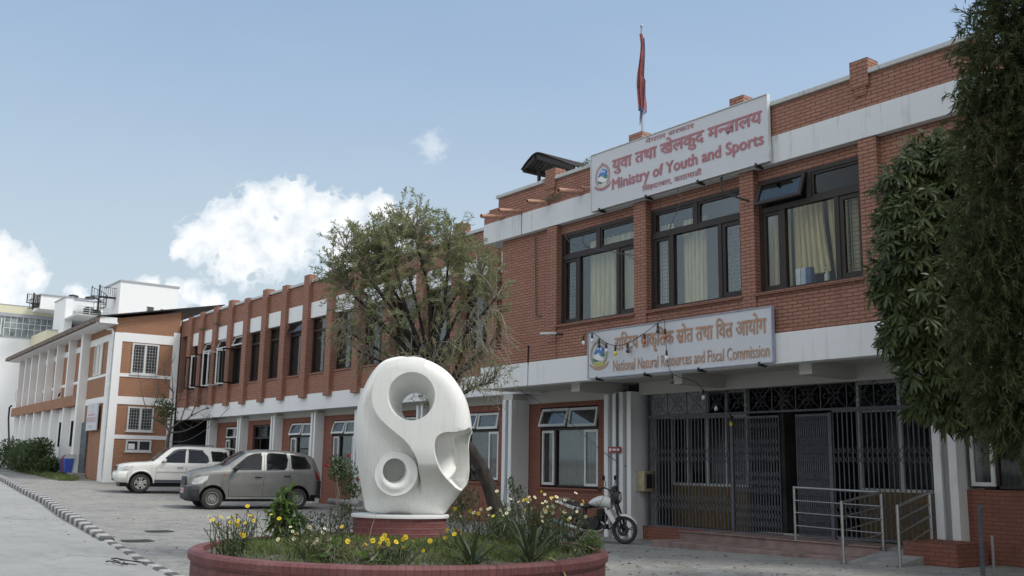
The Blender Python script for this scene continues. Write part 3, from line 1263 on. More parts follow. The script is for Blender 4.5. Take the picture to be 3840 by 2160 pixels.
# white frame bands, 3 cm proud of the brick
w = MB()
P = .03
w.box(-.02, P, -P, .33, .3, 7.68)                       # corner strip on the gable
w.box(-.02, P, 2.75, 3.06, .3, 7.9)
for a, c in ((7.27, 7.7), (5.58, 5.74), (4.27, 4.64), (2.64, 2.82), (.3, .9)):
    w.box(-.02, P - .002, .33, 2.75, a, c)
w.box(-1.14, -.02, -P, .02, .3, 7.66)                   # long side: corner strip and bands
for a, c in ((7.36, 7.68), (5.64, 5.77), (4.35, 4.66)):
    w.box(-4.95, -1.14, -P + .002, .02, a, c)
w.box(LX, -4.95, -P + .001, .02, 1.6, 4.4)
for a, c in ((7.3, 7.6), (5.6, 5.75)):
    w.box(LX, -5.2, -P + .003, .02, a, c)
AB(w, 'white_band', M['white_clean'])
for k, x in enumerate((-5.0, -8.15, -11.25, -13.9, -16.5, -18.9, -21.0, -23.2)):
    c = MB()
    zt = 8.1
    c.box(x - (.42 if k == 0 else .24), x, -.4, .01, .3, zt)
    AB(c, 'fin', M['white_clean'], bevel=.01)
b = MB()
b.box(LX, -5.43, -.43, -.02, 4.38, 4.92)
AB(b, 'brick_band', M['brick_annex'])
r = MB()
r.prism([(.35, -.95, 8.3), (.35, 5.1, 9.48), (.35, 5.1, 9.53), (.35, -.95, 8.36)], (LX - .8, 0, 0))
AB(r, 'roof', M['rust'])
e = MB()
e.box(LX - .4, .28, -.85, 0, 8.04, 8.12)
e.box(.0, .28, -.85, -.05, 8.12, 8.34)
AB(e, 'eave_soffit', M['white_clean'])
gtr = MB()
for i in range(28):
    x = .3 - i * .91
    gtr.box(x - .9, x, -1.02, -.86, 8.1, 8.3)
AB(gtr, 'gutter', plain('rusty_gutter_sheet', (.16, .12, .1), .7, .2, var=.5, scale=3))
d = MB()
d.tube(smooth_path([(.1, -.95, 8.12), (.1, -.8, 7.98), (-.1, -.35, 7.8), (-.12, -.1, 7.65), (-.12, -.1, 6)], 4) + [Vector((-.12, -.1, .75))], .055, 8)
for z in (6.9, 5, 3.2, 1.6):
    d.tube([(-.12, -.1, z), (-.12, -.1, z + .1)], .07, 8)
AB(d, 'downpipe', M['white_frame'], smooth=True, angle=40)
t = MB()
for a, c in (((-.05, 3.1, 8.2), (-.05, 5.0, 8.2)), ((-.05, 3.1, 8.95), (-.05, 5.0, 8.25)), ((-.05, 3.12, 8.2), (-.05, 3.12, 8.95)), ((-.05, 3.5, 8.2), (-.05, 3.5, 8.9))):
    t.bar(a, c, .035, 4)
for x in (-4, -8):
    t.bar((x, 3.1, 8.2), (x, 5, 8.2), .035, 4)
    t.bar((x, 3.1, 8.95), (x, 5, 8.25), .035, 4)
AB(t, 'roof_truss', plain('rusty_truss', (.16, .09, .06), .8))


def annex_window(y0, y1, z0, z1, bars=True):
    f, gl, gr = MB(), MB(), MB()
    X = .012
    for (a, c, e0, e1) in ((y0, y0 + .07, z0, z1), (y1 - .07, y1, z0, z1), (y0 + .07, y1 - .07, z0, z0 + .07), (y0 + .07, y1 - .07, z1 - .07, z1)):
        f.box(X - .06, X + .055, a, c, e0, e1)
    ym = (y0 + y1) / 2
    f.box(X - .055, X + .04, ym - .045, ym + .045, z0 + .07, z1 - .07)
    f.box(X - .06, X + .065, y0 - .05, y1 + .05, z0 - .06, z0)
    gl.box(X - .02, X, y0 + .06, y1 - .06, z0 + .06, z1 - .06)
    if bars:
        for i in range(8):
            y = y0 + .1 + (y1 - y0 - .2) * (i + .5) / 8
            gr.box(X + .006, X + .02, y - .009, y + .009, z0 + .07, z1 - .07)
        n = int((z1 - z0) / .16)
        for k in range(n):
            z = z0 + .07 + (z1 - z0 - .14) * (k + .5) / n
            gr.box(X + .008, X + .018, y0 + .07, y1 - .07, z - .009, z + .009)
    wn = AB(f, 'window', M['white_frame'])
    AB(gl, 'pane', plain_glass, wn)
    if bars:
        AB(gr, 'grille', plain('grey_bars', (.3, .31, .32), .5), wn)


mg = NT('dark_reflecting_glass')
mg.set(Base_Color=(.03, .035, .035), Roughness=.08)
mg.b.inputs['Specular IOR Level'].default_value = .8
plain_glass = mg.mat
annex_window(.82, 2.08, 5.74, 7.22)
annex_window(.85, 2.06, 3.02, 4.17)
annex_window(.88, 2.06, 2.06, 2.6, False)
pp = MB()
pp.box(.014, .02, 1.0, 1.3, 2.16, 2.42)
AB(pp, 'notice_paper', M['white_clean'])
# long side window, narrow lower windows and door
f, gl = MB(), MB()
f.box(-3.7, -3.6, -.07, -.02, 5.78, 7.34)
f.box(-2.2, -2.1, -.07, -.02, 5.78, 7.34)
f.box(-2.95, -2.85, -.06, -.02, 5.78, 7.34)
f.box(-3.6, -2.2, -.06, -.021, 5.78, 5.85)
f.box(-3.6, -2.2, -.06, -.021, 7.27, 7.34)
wn = AB(f, 'window', M['white_frame'])
gl.box(-3.6, -2.2, -.03, -.005, 5.85, 7.27)
AB(gl, 'pane', plain('pale_curtained_glass', (.42, .44, .36), .12), wn)
for x in (-8.15, -11.25, -13.9, -16.5, -18.9):
    f, gl = MB(), MB()
    ring(f, x - 1.5, x - .5, 5.77, 7.3, -.06, -.01, .06)
    wn = AB(f, 'window', M['white_frame'])
    gl.box(x - 1.44, x - .56, -.03, -.005, 5.83, 7.24)
    AB(gl, 'pane', plain_glass, wn)
for x in (-6.6, -9.6, -17.4):
    f, gl = MB(), MB()
    ring(f, x - .75, x + .55, 2.3, 3.65, -.13, -.01, .05)
    wn = AB(f, 'window', M['dark_wood'])
    gl.box(x - .7, x + .5, -.06, -.04, 2.35, 3.6)
    AB(gl, 'pane', plain_glass, wn)
dr = MB()
dr.box(-5.0, -3.75, -.09, -.01, .98, 3.5)
for k in range(6):
    dr.box(-4.9, -3.85, -.105, -.09, 1.08 + k * .4, 1.4 + k * .4)
AB(dr, 'door', plain('grey_blue_steel_door', (.1, .12, .13), .5, .3, var=.3), bevel=.01)
s = MB()
s.box(-5.4, -3.2, -1.0, -.03, .5, .8)
s.box(-5.0, -3.5, -.62, -.03, .8, .97)
AB(s, 'door_step', M['concrete'], bevel=.01)
pl = MB()
pl.tube([(-24.2, -.5, 5.1), (-24.6, -.55, 5.0), (-24.5, -.55, 4.2), (-23.6, -.5, 2.6), (-23.5, -.48, 2.2)], .06, 8)
AB(pl, 'drain_pipe', M['cable'], smooth=True)

# ---------------------------------------------------------------- far white building
fb = thing('white_building', 'large white rendered block with roof towers and spiral stairs far behind the annex', 'building', (-100, 22, 0))
b = MB()
b.box(-112, -100, 2, 21.3, 1, 12.55)
b.box(-96, -92.05, 20.9, 30, 1, 12.5)
b.box(-112, -96, 21.3, 32, 1, 12.5)
b.box(-85 - 4.4, -85, 23.39, 28.25, 6, 16.25)
b.box(-96, -92, 20.87, 21.5, 12.5, 15.5)
b.box(-97, -95, 21.5, 25, 12.5, 15.8)
b.box(-101.5, -97, 19.85, 24, 15.0, 16.25)
b.box(-112, -92.5, 26, 34, 12, 14)
b.build('white_wall', M['white_clean'], fb)
b = MB()
b.box(-112, -99.9, 2, 21.95, 14.72, 15.42)
b.box(-96, -93.9, 20.0, 22.2, 11.7, 12.75)
b.box(-99.9, -94.1, 19.95, 20.2, 11.7, 12.75)
b.build('yellow_parapet', M['yellow_wall'], fb)
MB().box(-112, -99.85, 2, 21.9, 14.4, 14.72).build('grey_coping', M['grey_wall'], fb)
MB().box(-112, -99.88, 2, 21.97, 15.42, 15.5).build('grey_coping', M['grey_wall'], fb)
MB().box(-100.1, -99.95, 2, 21.8, 12.5, 12.62).build('grey_coping', M['grey_wall'], fb)
MB().box(-95, -94.4, 21.5, 25, 13.9, 14.75).build('grey_coping', M['grey_wall'], fb)
MB().box(-94.5, -93.85, 19.95, 22.22, 12.75, 12.85).build('grey_coping', M['grey_wall'], fb)
MB().box(-85 - 4.5, -84.95, 23.33, 28.3, 16.25, 16.42).build('grey_coping', M['grey_wall'], fb)
MB().box(-96.05, -91.95, 20.82, 21.53, 15.5, 15.62).build('grey_coping', M['grey_wall'], fb)
MB().box(-97, -94.95, 21.5, 25, 15.8, 15.9).build('grey_coping', M['grey_wall'], fb)
MB().box(-101.6, -96.9, 19.8, 24, 16.25, 16.36).build('grey_coping', M['grey_wall'], fb)
b, gl = MB(), MB()
for i in range(9):
    y = 17.6 + i * .515 - (0 if i < 9 else 0)
    b.box(-100.0, -99.93, y - .03, y + .03, 12.62, 14.4)
for z in (13.35, 13.85):
    b.box(-100.0, -99.935, 17.6, 21.75, z - .03, z + .03)
b.box(-100.0, -99.92, 16.2, 17.4, 12.55, 12.65)
b.box(-100.0, -99.92, 17.3, 17.4, 12.55, 14.2)
wn = b.build('window', M['white_frame'], fb)
gl.box(-100.05, -99.96, 14, 21.8, 12.6, 14.42)
pale = plain('pale_sky_glass', (.2, .23, .24), .1, var=.6, scale=1.5)
gl.build('pane', pale, wn)
b, gl = MB(), MB()
b.box(-95.0, -94.6, 21.6, 24.8, 13.02, 13.08)
for i in range(5):
    b.box(-95.0, -94.602, 21.6 + i * .75, 21.66 + i * .75, 13.0, 13.9)
wn = b.build('window', M['white_frame'], fb)
gl.box(-95.0, -94.7, 21.5, 25, 12.9, 13.9)
gl.build('pane', pale, wn)
for (y0, y1, z0, z1, X) in ((25.7, 26.22, 13.4, 14.4, -85), (26.82, 27.28, 13.5, 14.3, -85), (19.2, 19.85, 6.75, 7.8, -100), (19.3, 19.95, 3.9, 4.95, -100), (19.55, 19.95, 9.8, 10.1, -100)):
    f, gl = MB(), MB()
    f.box(X, X + .05, y0 - .05, y1 + .05, z0 - .05, z1 + .05)
    wn = f.build('window', M['white_frame'], fb)
    gl.box(X + .03, X + .06, y0, y1, z0, z1)
    gl.build('pane', plain_glass, wn)
rl = MB()
for k in range(4):
    z = 13.8 + k * .18
    rl.bar((-88, 20.9, z), (-88, 24.1, z - .02), .022 if k < 3 else .035, 5)
for y in (20.9, 21.9, 23.0, 24.05):
    rl.bar((-88, y, 13.7), (-88, y, 14.36), .035, 5)
rl.box(-95, -88.1, 20.9, 24.1, 13.55, 13.7)
rl.build('roof_railing', M['white_frame'], fb)


def spiral_stair(X, Y, z0, z1, r, y_land, zl):
    s = MB()
    s.bar((X, Y, z0), (X, Y, z1), .07, 8)
    n = 14
    out = []
    for i in range(n):
        t = i / (n - 1)
        a = R(200) + R(-330) * t
        z = z0 + .12 + (zl - z0 - .12) * t
        a2 = a + R(22)
        s.prism([(X, Y, z), (X + r * math.cos(a), Y + r * math.sin(a), z), (X + r * math.cos(a2), Y + r * math.sin(a2), z)], (0, 0, .035))
        out.append((X + r * math.cos(a), Y + r * math.sin(a), z + .85))
        s.bar((X + r * math.cos(a), Y + r * math.sin(a), z), out[-1], .018, 4)
    s.tube(out, .025, 5)
    s.box(X - .3, X + .3, Y, y_land, zl - .08, zl)
    for k in range(8):
        y = Y + .1 + (y_land - Y - .1) * k / 7
        s.bar((X + .3, y, zl), (X + .3, y, zl + .75), .018, 4)
    s.bar((X + .3, Y, zl + .75), (X + .3, y_land, zl + .75), .025, 5)
    s.build('spiral_stair', M['rust'], fb)


spiral_stair(-86.3, 22.1, 13.6, 16.0, .62, 23.4, 15.05)
spiral_stair(-97.5, 19.35, 14.9, 16.45, .55, 19.9, 15.5)
tk = MB()
for y, z in ((22.3, 14.0), (22.9, 13.85)):
    tk.lathe([(0, 0), (.4, 0), (.45, .1), (.45, .7), (.3, .85), (0, .9)], (-90, y, z - .3), 'z', 12)
for y in (21.9, 23.3):
    tk.lathe([(0, 0), (.45, 0), (.4, .15), (0, .25)], (-94, y, 15.9), 'z', 12)
tk.build('water_tank', M['cable'], fb, smooth=True, angle=40)

# ---------------------------------------------------------------- writing


def glyphs(tokens, bold=0.0, latin_sx=1.0):
    """tokens: list of strings or (string, op) laid out left to right; returns 2D triangles via a mesh, unit em"""
    verts, faces = [], []
    x = 0.0

    def raw(s):
        c = bpy.data.curves.new('writing', 'FONT')
        c.body = s
        c.resolution_u = 3
        o = bpy.data.objects.new('writing', c)
        me = bpy.data.meshes.new_from_object(o)
        bpy.data.objects.remove(o)
        bpy.data.curves.remove(c)
        return me

    def adv(s):
        def wd(t):
            me = raw(t)
            v = [p.co.x for p in me.vertices]
            bpy.data.meshes.remove(me)
            return max(v) if v else 0
        return wd(s + 'I') - wd('I')

    runs = []
    for tk in tokens:                # plain neighbours are set as one run, so vowel signs keep their place
        if isinstance(tk, str) and runs and isinstance(runs[-1], str):
            runs[-1] += tk
        elif not isinstance(tk, str) and runs and isinstance(runs[-1], str) and runs[-1].endswith('ि'):
            runs[-1] = runs[-1][:-1]
            runs.append(('ि' + tk[0], tk[1]))
        else:
            runs.append(tk)
    tokens = [r for r in runs if r != '']
    for tk in tokens:
        s, op = (tk, None) if isinstance(tk, str) else tk
        if s == ' ':
            x += .3
            continue
        me = raw(s)
        bm = bmesh.new()
        bm.from_mesh(me)
        bpy.data.meshes.remove(me)
        a = adv(s)
        if op == 'half':            # drop the right hand stem
            cut = a - .17
            bmesh.ops.bisect_plane(bm, geom=bm.verts[:] + bm.edges[:] + bm.faces[:], plane_co=(cut, 0, 0), plane_no=(1, 0, 0), clear_outer=True)
            a = cut
        bm.verts.index_update()
        i0 = len(verts)
        verts += [(v.co.x + x, v.co.y) for v in bm.verts]
        faces += [tuple(v.index + i0 for v in f.verts) for f in bm.faces]
        bm.free()

        def stroke(x0, y0, x1, y1, t=.075):
            dx, dy = x1 - x0, y1 - y0
            L = math.hypot(dx, dy)
            nx, ny = -dy / L * t / 2, dx / L * t / 2
            i = len(verts)
            verts.extend([(x + x0 + nx, y0 + ny), (x + x1 + nx, y1 + ny), (x + x1 - nx, y1 - ny), (x + x0 - nx, y0 - ny)])
            faces.append((i, i + 3, i + 2, i + 1))
        if op == 'ra':               # the slanting stroke of a joined ra
            stroke(a - .13, .3, a - .36, .0)
        if op == 'tra':
            stroke(a - .13, .26, a - .42, -.02)
            stroke(a - .13, .26, a - .4, .3)
        if op == 'caret':
            stroke(a * .5, -.02, a * .3, -.2, .06)
            stroke(a * .5, -.02, a * .75, -.2, .06)
        if op == 'tta':
            stroke(.1, .3, a - .13, .3)
        x += a
    if bold:
        n = len(verts)
        vv, ff = [], []
        offs = [(-1, 0), (1, 0), (0, 1), (0, -1), (0, 0)]
        for k, (dx, dy) in enumerate(offs):
            vv += [(p[0] + dx * bold, p[1] + dy * bold * .7) for p in verts]
            ff += [tuple(i + k * n for i in f) for f in faces]
        verts, faces = vv, ff
    return verts, faces, n if bold else 0


def lay(mb, tokens, u0, u1, z0, z1, w, bold=0., box=None):
    """fit tokens in u0..u1 with the headline/cap at z1 and the baseline at z0; bold copies get their own 0.3 mm"""
    v, f, n = glyphs(tokens, bold)
    xs = [p[0] for p in v]
    x0, x1 = min(xs), max(xs)
    cap = box or .62
    i = len(mb.v)
    for k, p in enumerate(v):
        lift = .0004 * (k // n) if n else 0
        mb.v.append((u0 + (p[0] - x0) / (x1 - x0) * (u1 - u0), w - lift, z0 + p[1] / cap * (z1 - z0)))
    mb.f += [tuple(q + i for q in t) for t in f]
    mb.mi += [mb.m] * len(f)


def poly2(mb, pts, f, w):
    mb.face([(f(x, y)[0], w, f(x, y)[1]) for x, y in pts])


def emblem(parent, cx, cz, rx, rz, w, leaf, scroll):
    """wreath, mountain, hills and ribbon, flat on the board"""
    def f(x, y):
        return cx + x * rx, cz + y * rz
    a = MB()
    for side in (-1, 1):
        for k in range(13):
            t = R(-62 + k * 11.5)
            x, y = side * math.cos(t) * .86, math.sin(t) * .86 + .1
            ex, ey = side * math.cos(t), math.sin(t)
            tx, ty = -side * math.sin(t), math.cos(t)
            for q, ln in ((1, .2), (-.7, .15)):
                dx, dy = ex * .12 * q + tx * .1, ey * .12 * q + ty * .1
                poly2(a, [(x - tx * .05, y - ty * .05), (x + dx * .6 + tx * -.05, y + dy * .6 - ty * .05), (x + dx * 1.4, y + dy * 1.4), (x + dx * .4 + tx * .08, y + dy * .4 + ty * .08)], f, w - .0004 * (k % 2) - .0008 * (q > 0))
    a.build('wreath', leaf, parent)
    fl = MB()
    for s in (-1, 1):
        poly2(fl, [(s * .03, 1.0), (s * .03, 1.22), (s * .2, 1.1), (s * .08, 1.1), (s * .22, 1.0)], f, w)
    mm = MB()
    poly2(mm, [(-.62, .1), (-.3, .52), (-.05, .72), (.35, .62), (.6, .45), (.58, .2), (.2, .02), (-.1, .25), (-.35, .08)], f, w)
    mm.build('mountain', plain('emblem_blue', (.08, .2, .5), .6), parent)
    sn = MB()
    poly2(sn, [(-.28, .38), (-.05, .66), (.05, .5), (-.08, .42)], f, w - .001)
    poly2(sn, [(.15, .5), (.32, .56), (.22, .3), (.12, .34)], f, w - .001)
    poly2(sn, [(-.6, 0), (-.2, .12), (.5, -.25), (.55, -.45), (0, -.4), (-.5, -.25)], f, w)
    sn.build('snow', plain('emblem_white', (.72, .74, .74), .6), parent)
    gr = MB()
    poly2(gr, [(-.05, .12), (.2, -.02), (.62, .15), (.66, -.1), (.4, -.14), (.15, -.04)], f, w - .0015)
    poly2(gr, [(-.62, -.18), (-.4, -.3), (-.1, -.38), (-.05, -.48), (-.4, -.46), (-.6, -.4)], f, w - .0015)
    gr.build('green_hill', plain('emblem_green', (.05, .24, .16), .6), parent)
    me = MB()
    poly2(me, [(-.55, -.48), (-.2, -.58), (.3, -.52), (.6, -.45), (.55, -.75), (0, -.9), (-.5, -.78)], f, w - .001)
    me.build('meadow', plain('emblem_meadow', (.42, .42, .12) if scroll is M['tan'] else (.55, .54, .5), .6), parent)
    rb = MB()
    n = 12
    for k in range(n):
        x0, x1 = -.9 + 1.8 * k / n, -.9 + 1.8 * (k + 1) / n
        y0, y1 = -.98 + .3 * x0 * x0, -.98 + .3 * x1 * x1
        poly2(rb, [(x0, y0 - .09), (x1, y1 - .09), (x1, y1 + .07), (x0, y0 + .07)], f, w - .002)
    poly2(rb, [(-.9, -.82), (-1.12, -.62), (-1.0, -.58), (-.86, -.66)], f, w - .002)
    poly2(rb, [(.9, -.82), (1.12, -.5), (1.0, -.52), (.86, -.66)], f, w - .002)
    rb.build('ribbon', scroll, parent)
    fl.build('crossed_flag', scroll, parent)


M['sign_white'] = plaster('weathered_sign_sheet', (.58, .6, .64), dirt=.12, dc=(.4, .4, .4))
M['rose'] = plain('faded_crimson_paint', (.4, .175, .2), .6, var=.12)
M['tan'] = plain('faded_brown_paint', (.42, .26, .18), .6, var=.2)
M['olive'] = plain('faded_olive_paint', (.26, .2, .09), .6, var=.5, scale=30)


def board(name, label, U0, U1, Z0, Z1, w, rim):
    s = thing(name, label, 'sign', ((U0 + U1) / 2, w, Z0))
    b = MB()
    b.box(U0 + .02, U1 - .02, w + .01, w + .06, Z0 + .02, Z1 - .02)
    b.build('board', M['sign_white'], s)
    b = MB()
    ring(b, U0, U1, Z0, Z1, w - .01, w + .075, .016)
    b.build('rim', rim, s)
    for k in range(4):
        b = MB()
        u = U0 + (U1 - U0) * (.06 + .293 * k)
        b.box(u - .02, u + .02, w - .03, w + .2, Z0 - .05, Z0 + .03)
        b.build('bracket', M['rust'], s)
    return s, lambda x: U0 + (U1 - U0) * x, lambda y: Z1 - (Z1 - Z0) * y


s1, fx, fz = board('upper_sign', 'big white sign with faded crimson lettering standing on the roof band', -17.12, -11.93, 7.52, 8.9, 15.17, M['white_frame'])
WT = 15.168
t = MB()
lay(t, list('नेपाल') + [' '] + list('सरकार'), fx(.35), fx(.63), fz(.125), fz(.062), WT, .012)
t.build('small_heading', M['rose'], s1)
t = MB()
tok = ['य', 'ु', 'व', 'ा', ' ', 'त', 'थ', 'ा', ' ', 'ख', 'े', 'ल', 'क', 'ु', 'द', ' ', 'म', ('न', 'half'), ('त', 'tra'), 'ा', 'ल', 'य']
lay(t, tok, fx(.14), fx(.973), fz(.395), fz(.225), WT, .035)
t.build('devanagari_line', M['rose'], s1)
t = MB()
lay(t, ['Ministry of Youth and Sports'], fx(.14), fx(.978), fz(.72), fz(.54), WT, .035, .7)
t.build('english_line', M['rose'], s1)
t = MB()
lay(t, ['ि', 'स', 'ं', 'ह', 'द', 'र', 'ब', 'ा', 'र', ',', ' ', 'क', 'ा', 'ठ', 'म', 'ा', 'ड', 'ौ', 'ं'], fx(.33), fx(.665), fz(.9), fz(.83), WT, .018)
t.build('address_line', M['rose'], s1)
emblem(s1, fx(.079), fz(.455), .26, .29, WT, M['rose'], M['rose'])

s2, fx, fz = board('lower_sign', 'long white sign with brown lettering hung on the canopy band under the windows', -17.24, -12.0, 3.62, 4.7, 15.2, plain('faded_blue_rim', (.36, .4, .5), .6))
WT = 15.198
t = MB()
tok = ['र', 'ा', 'ि', ('ष', 'half'), ('ट', 'caret'), 'य', ' ', ('प', 'ra'), 'ा', 'क', 'ृ', 'ि', 'त', 'क', ' ', ('स', 'ra'), 'ो', 'त', ' ', 'त', 'थ', 'ा', ' ', 'ि', 'व', ('त', 'tta'), 'त', ' ', 'आ', 'य', 'ो', 'ग']
tok = tok[:25] + [('त', 'tta')] + tok[27:]
lay(t, tok, fx(.17), fx(.975), fz(.46), fz(.21), WT, .028)
t.build('devanagari_line', M['tan'], s2)
t = MB()
lay(t, ['National Natural Resources and Fiscal Commission'], fx(.162), fx(.985), fz(.885), fz(.66), WT, .014, .7)
t.build('english_line', M['tan'], s2)
emblem(s2, fx(.073), fz(.52), .3, .31, WT, M['olive'], M['tan'])

# notice board at the annex door
nb = thing('notice_board', 'pale notice board with red lettering on the annex wall beside its door', 'sign', (-52, 13.6, 3.6), R(-2))
b = MB()
b.box(-1.15, .95, -.1, -.04, -.55, .75)
b.build('board', M['sign_white'], nb, world=False)
t = MB()
for (z, x0, x1, h, n_) in ((.5, .0, .12, .2, 1), (.34, -.25, .1, .05, 3), (.16, -.8, .6, .09, 12), (-.16, -1.05, .8, .2, 9), (-.42, -.5, .2, .1, 2)):      # too small to read: rows of short strokes
    for k in range(n_):
        xa = x0 + (x1 - x0) * k / n_
        xb = xa + (x1 - x0) / n_ * .72
        t.box(xa, xb, -.104, -.101, z + h * .82, z + h)
        t.box(xa + (xb - xa) * .6, xa + (xb - xa) * .85, -.104, -.101, z, z + h * .82)
        t.box(xa, xa + (xb - xa) * .35, -.104, -.101, z + h * .2, z + h * .5)
t.box(-1.1, .9, -.103, -.101, .07, .085)
t.build('lettering', M['rose'], nb, world=False)

rp = thing('red_plate', 'small red plate with white writing fixed to the fluted entrance column', 'sign', (-17.93, 16.66, 2.0))
b = MB()
b.box(-18.15, -17.72, 16.67, 16.69, 1.99, 2.13)
b.build('plate', plain('red_enamel', (.3, .03, .03), .4), rp)
t = MB()
t.lathe([(0, 0), (.045, 0)], (-18.08, 16.668, 2.06), 'y', 14)
t.box(-18.0, -17.76, 16.667, 16.669, 2.04, 2.085)
t.build('lettering', M['white_frame'], rp)

# ---------------------------------------------------------------- flagpole and flag
fp = thing('flagpole', 'thin grey flagpole rising behind the big roof sign', 'flagpole', (-17.65, 17.4, 8))
b = MB()
b.tube([(-17.65, 17.4, 7.9), (-17.66, 17.4, 13.0)], [.035, .022], 10)
b.lathe([(0, .06), (.035, .03), (.04, 0), (.02, -.02)], (-17.66, 17.4, 13.0), 'z', 10)
b.build('pole', M['steel'], fp, smooth=True)
fg = MB()
rows = []
for k in range(25):
    t = k / 24
    z = 12.8 - 2.0 * t
    row = []
    spread = .06 + .1 * math.sin(math.pi * min(1, t * 1.3)) + (.06 if t > .5 else 0)
    for i in range(15):
        s = i / 14
        row.append((-17.63 - .05 + spread * (s - .25) * 1.25 + .055 * math.sin(6.5 * t + s * 2), 17.36 + .06 * math.sin(s * 14 + t * 2.5) * (.5 + t), z - .14 * s * s - .1 * s * math.sin(t * 3)))
    rows.append(row)
fg.grid(rows)
fo = fg.build('flag', plain('faded_red_flag_cloth', (.27, .085, .08), .8, var=.35, scale=4), None, smooth=True)
tag(fo, 'limp red flag with a dark blue edge hanging down the flagpole', 'flag')
e = MB()
e.grid([[r[-1], (r[-1][0] + .035, r[-1][1] - .01, r[-1][2] - .02)] for r in rows])
e.grid([[(p[0], p[1], p[2]) for p in rows[-1]], [(p[0] + .01, p[1] - .005, p[2] - .09 - .05 * math.sin(i)) for i, p in enumerate(rows[-1])]])
e.tube([(-17.64, 17.36, 10.75), (-17.66, 17.34, 10.5), (-17.69, 17.35, 10.3)], [.03, .025, .008], 5)
e.build('blue_edge', plain('faded_blue_cloth', (.12, .13, .24), .8), fo, smooth=True, world=False)

# ---------------------------------------------------------------- rusty roof shelter
rs = thing('roof_shelter', 'small shelter of rusty corrugated sheet on the roof corner behind the parapet', 'roof shelter', (-20, 16.3, 8.4))
b = MB()
prof = [np.array(p) for p in smooth_path([(-20.55, 0, 9.45), (-20.3, 0, 9.62), (-19.96, 0, 9.77), (-19.65, 0, 9.69), (-19.3, 0, 9.52), (-18.85, 0, 9.3), (-18.25, 0, 9.0)], 8)]
rows = []
for i, p in enumerate(prof):
    rows.append([(p[0], 15.7 + 1.5 * k / 60, p[2] + .018 * math.sin(k * 1.25)) for k in range(61)])
b.grid(rows)
b.grid([[(p[0], p[1], p[2] - .012) for p in r] for r in rows])
b.build('sheet_roof', M['rust'], rs, smooth=True)
b = MB()
b.prism([(-19.9, 15.74, 9.6), (-18.4, 15.74, 8.95), (-18.4, 15.74, 9.05), (-19.9, 15.74, 9.72)], (0, .05, 0))
b.prism([(-20.5, 15.74, 9.42), (-20.0, 15.74, 9.64), (-20.0, 15.74, 9.74), (-20.5, 15.74, 9.48)], (0, .05, 0))
b.box(-20.52, -20.45, 15.75, 17.1, 9.38, 9.45)
for u, w_ in ((-20.2, 16.0), (-20.2, 17.1), (-18.95, 17.1), (-18.95, 16.0)):
    MB().box(u, u + .07, w_, w_ + .07, 8.0, 9.0 if u > -20 else 9.45).build('timber_post', M['dark_wood'], rs)
b.build('timber_frame', M['dark_wood'], rs)
b = MB()
b.box(-19.55, -18.95, 15.6, 16.2, 8.0, 8.92)
b.build('brick_stub', M['brick'], rs)

# ---------------------------------------------------------------- small fittings on the facade
mb_ = thing('meter_box', 'beige metal meter box with a dark window on the white entrance wall', 'meter box', (-17.3, 17.1, 1.1))
b = MB()
b.box(-17.42, -17.16, 16.9, 17.3, 1.1, 1.57)
b.build('case', plain('beige_enamel', (.36, .31, .2), .5, var=.25), mb_, bevel=.012)
b = MB()
b.box(-17.162, -17.15, 16.97, 17.23, 1.17, 1.5)
b.build('dark_window', M['dark'], mb_)
tl = thing('tube_light', 'pale outdoor tube light sticking out of the brick over the left canopy ledge', 'light fitting', (-19, 15.2, 4.8))
b = MB()
b.tube([(-18.75, 15.0, 4.79), (-18.42, 15.24, 4.79)], .03, 8)
b.build('tube_case', M['white_frame'], tl, smooth=True)
b = MB()
b.bar((-18.44, 15.23, 4.77), (-18.3, 15.36, 4.77), .025, 6)
b.build('arm', M['rust'], tl)

# string of bulbs across the lower sign, then down to the entrance
sl = thing('string_light', 'sagging black cable of small coloured bulbs strung over the lower sign', 'string lights', (-15.5, 15.1, 4.2))
wire = [(-17.3, 15.12, 4.62), (-16.98, 15.1, 4.66), (-16.5, 15.08, 4.38), (-16.1, 15.07, 4.28), (-15.7, 15.08, 4.33), (-15.25, 15.1, 4.5), (-14.85, 15.1, 4.68), (-14.72, 15.1, 4.72), (-14.66, 15.08, 4.4), (-14.6, 15.07, 3.9), (-14.5, 15.1, 3.57),
        (-14.35, 15.6, 3.42), (-14.45, 16.1, 3.2), (-14.5, 16.6, 3.0), (-14.55, 17.0, 2.75)]
b = MB()
b.tube(smooth_path(wire, 4), .008, 4)
b.build('cable', M['cable'], sl)
bc = {'w': plain('white_bulb', (.75, .76, .76), .2), 'y': plain('yellow_bulb', (.75, .6, .08), .25), 'o': plain('orange_bulb', (.5, .16, .06), .25), 'b': plain('blue_bulb', (.06, .07, .16), .25), 'k': plain('black_bulb', (.05, .05, .06), .25)}
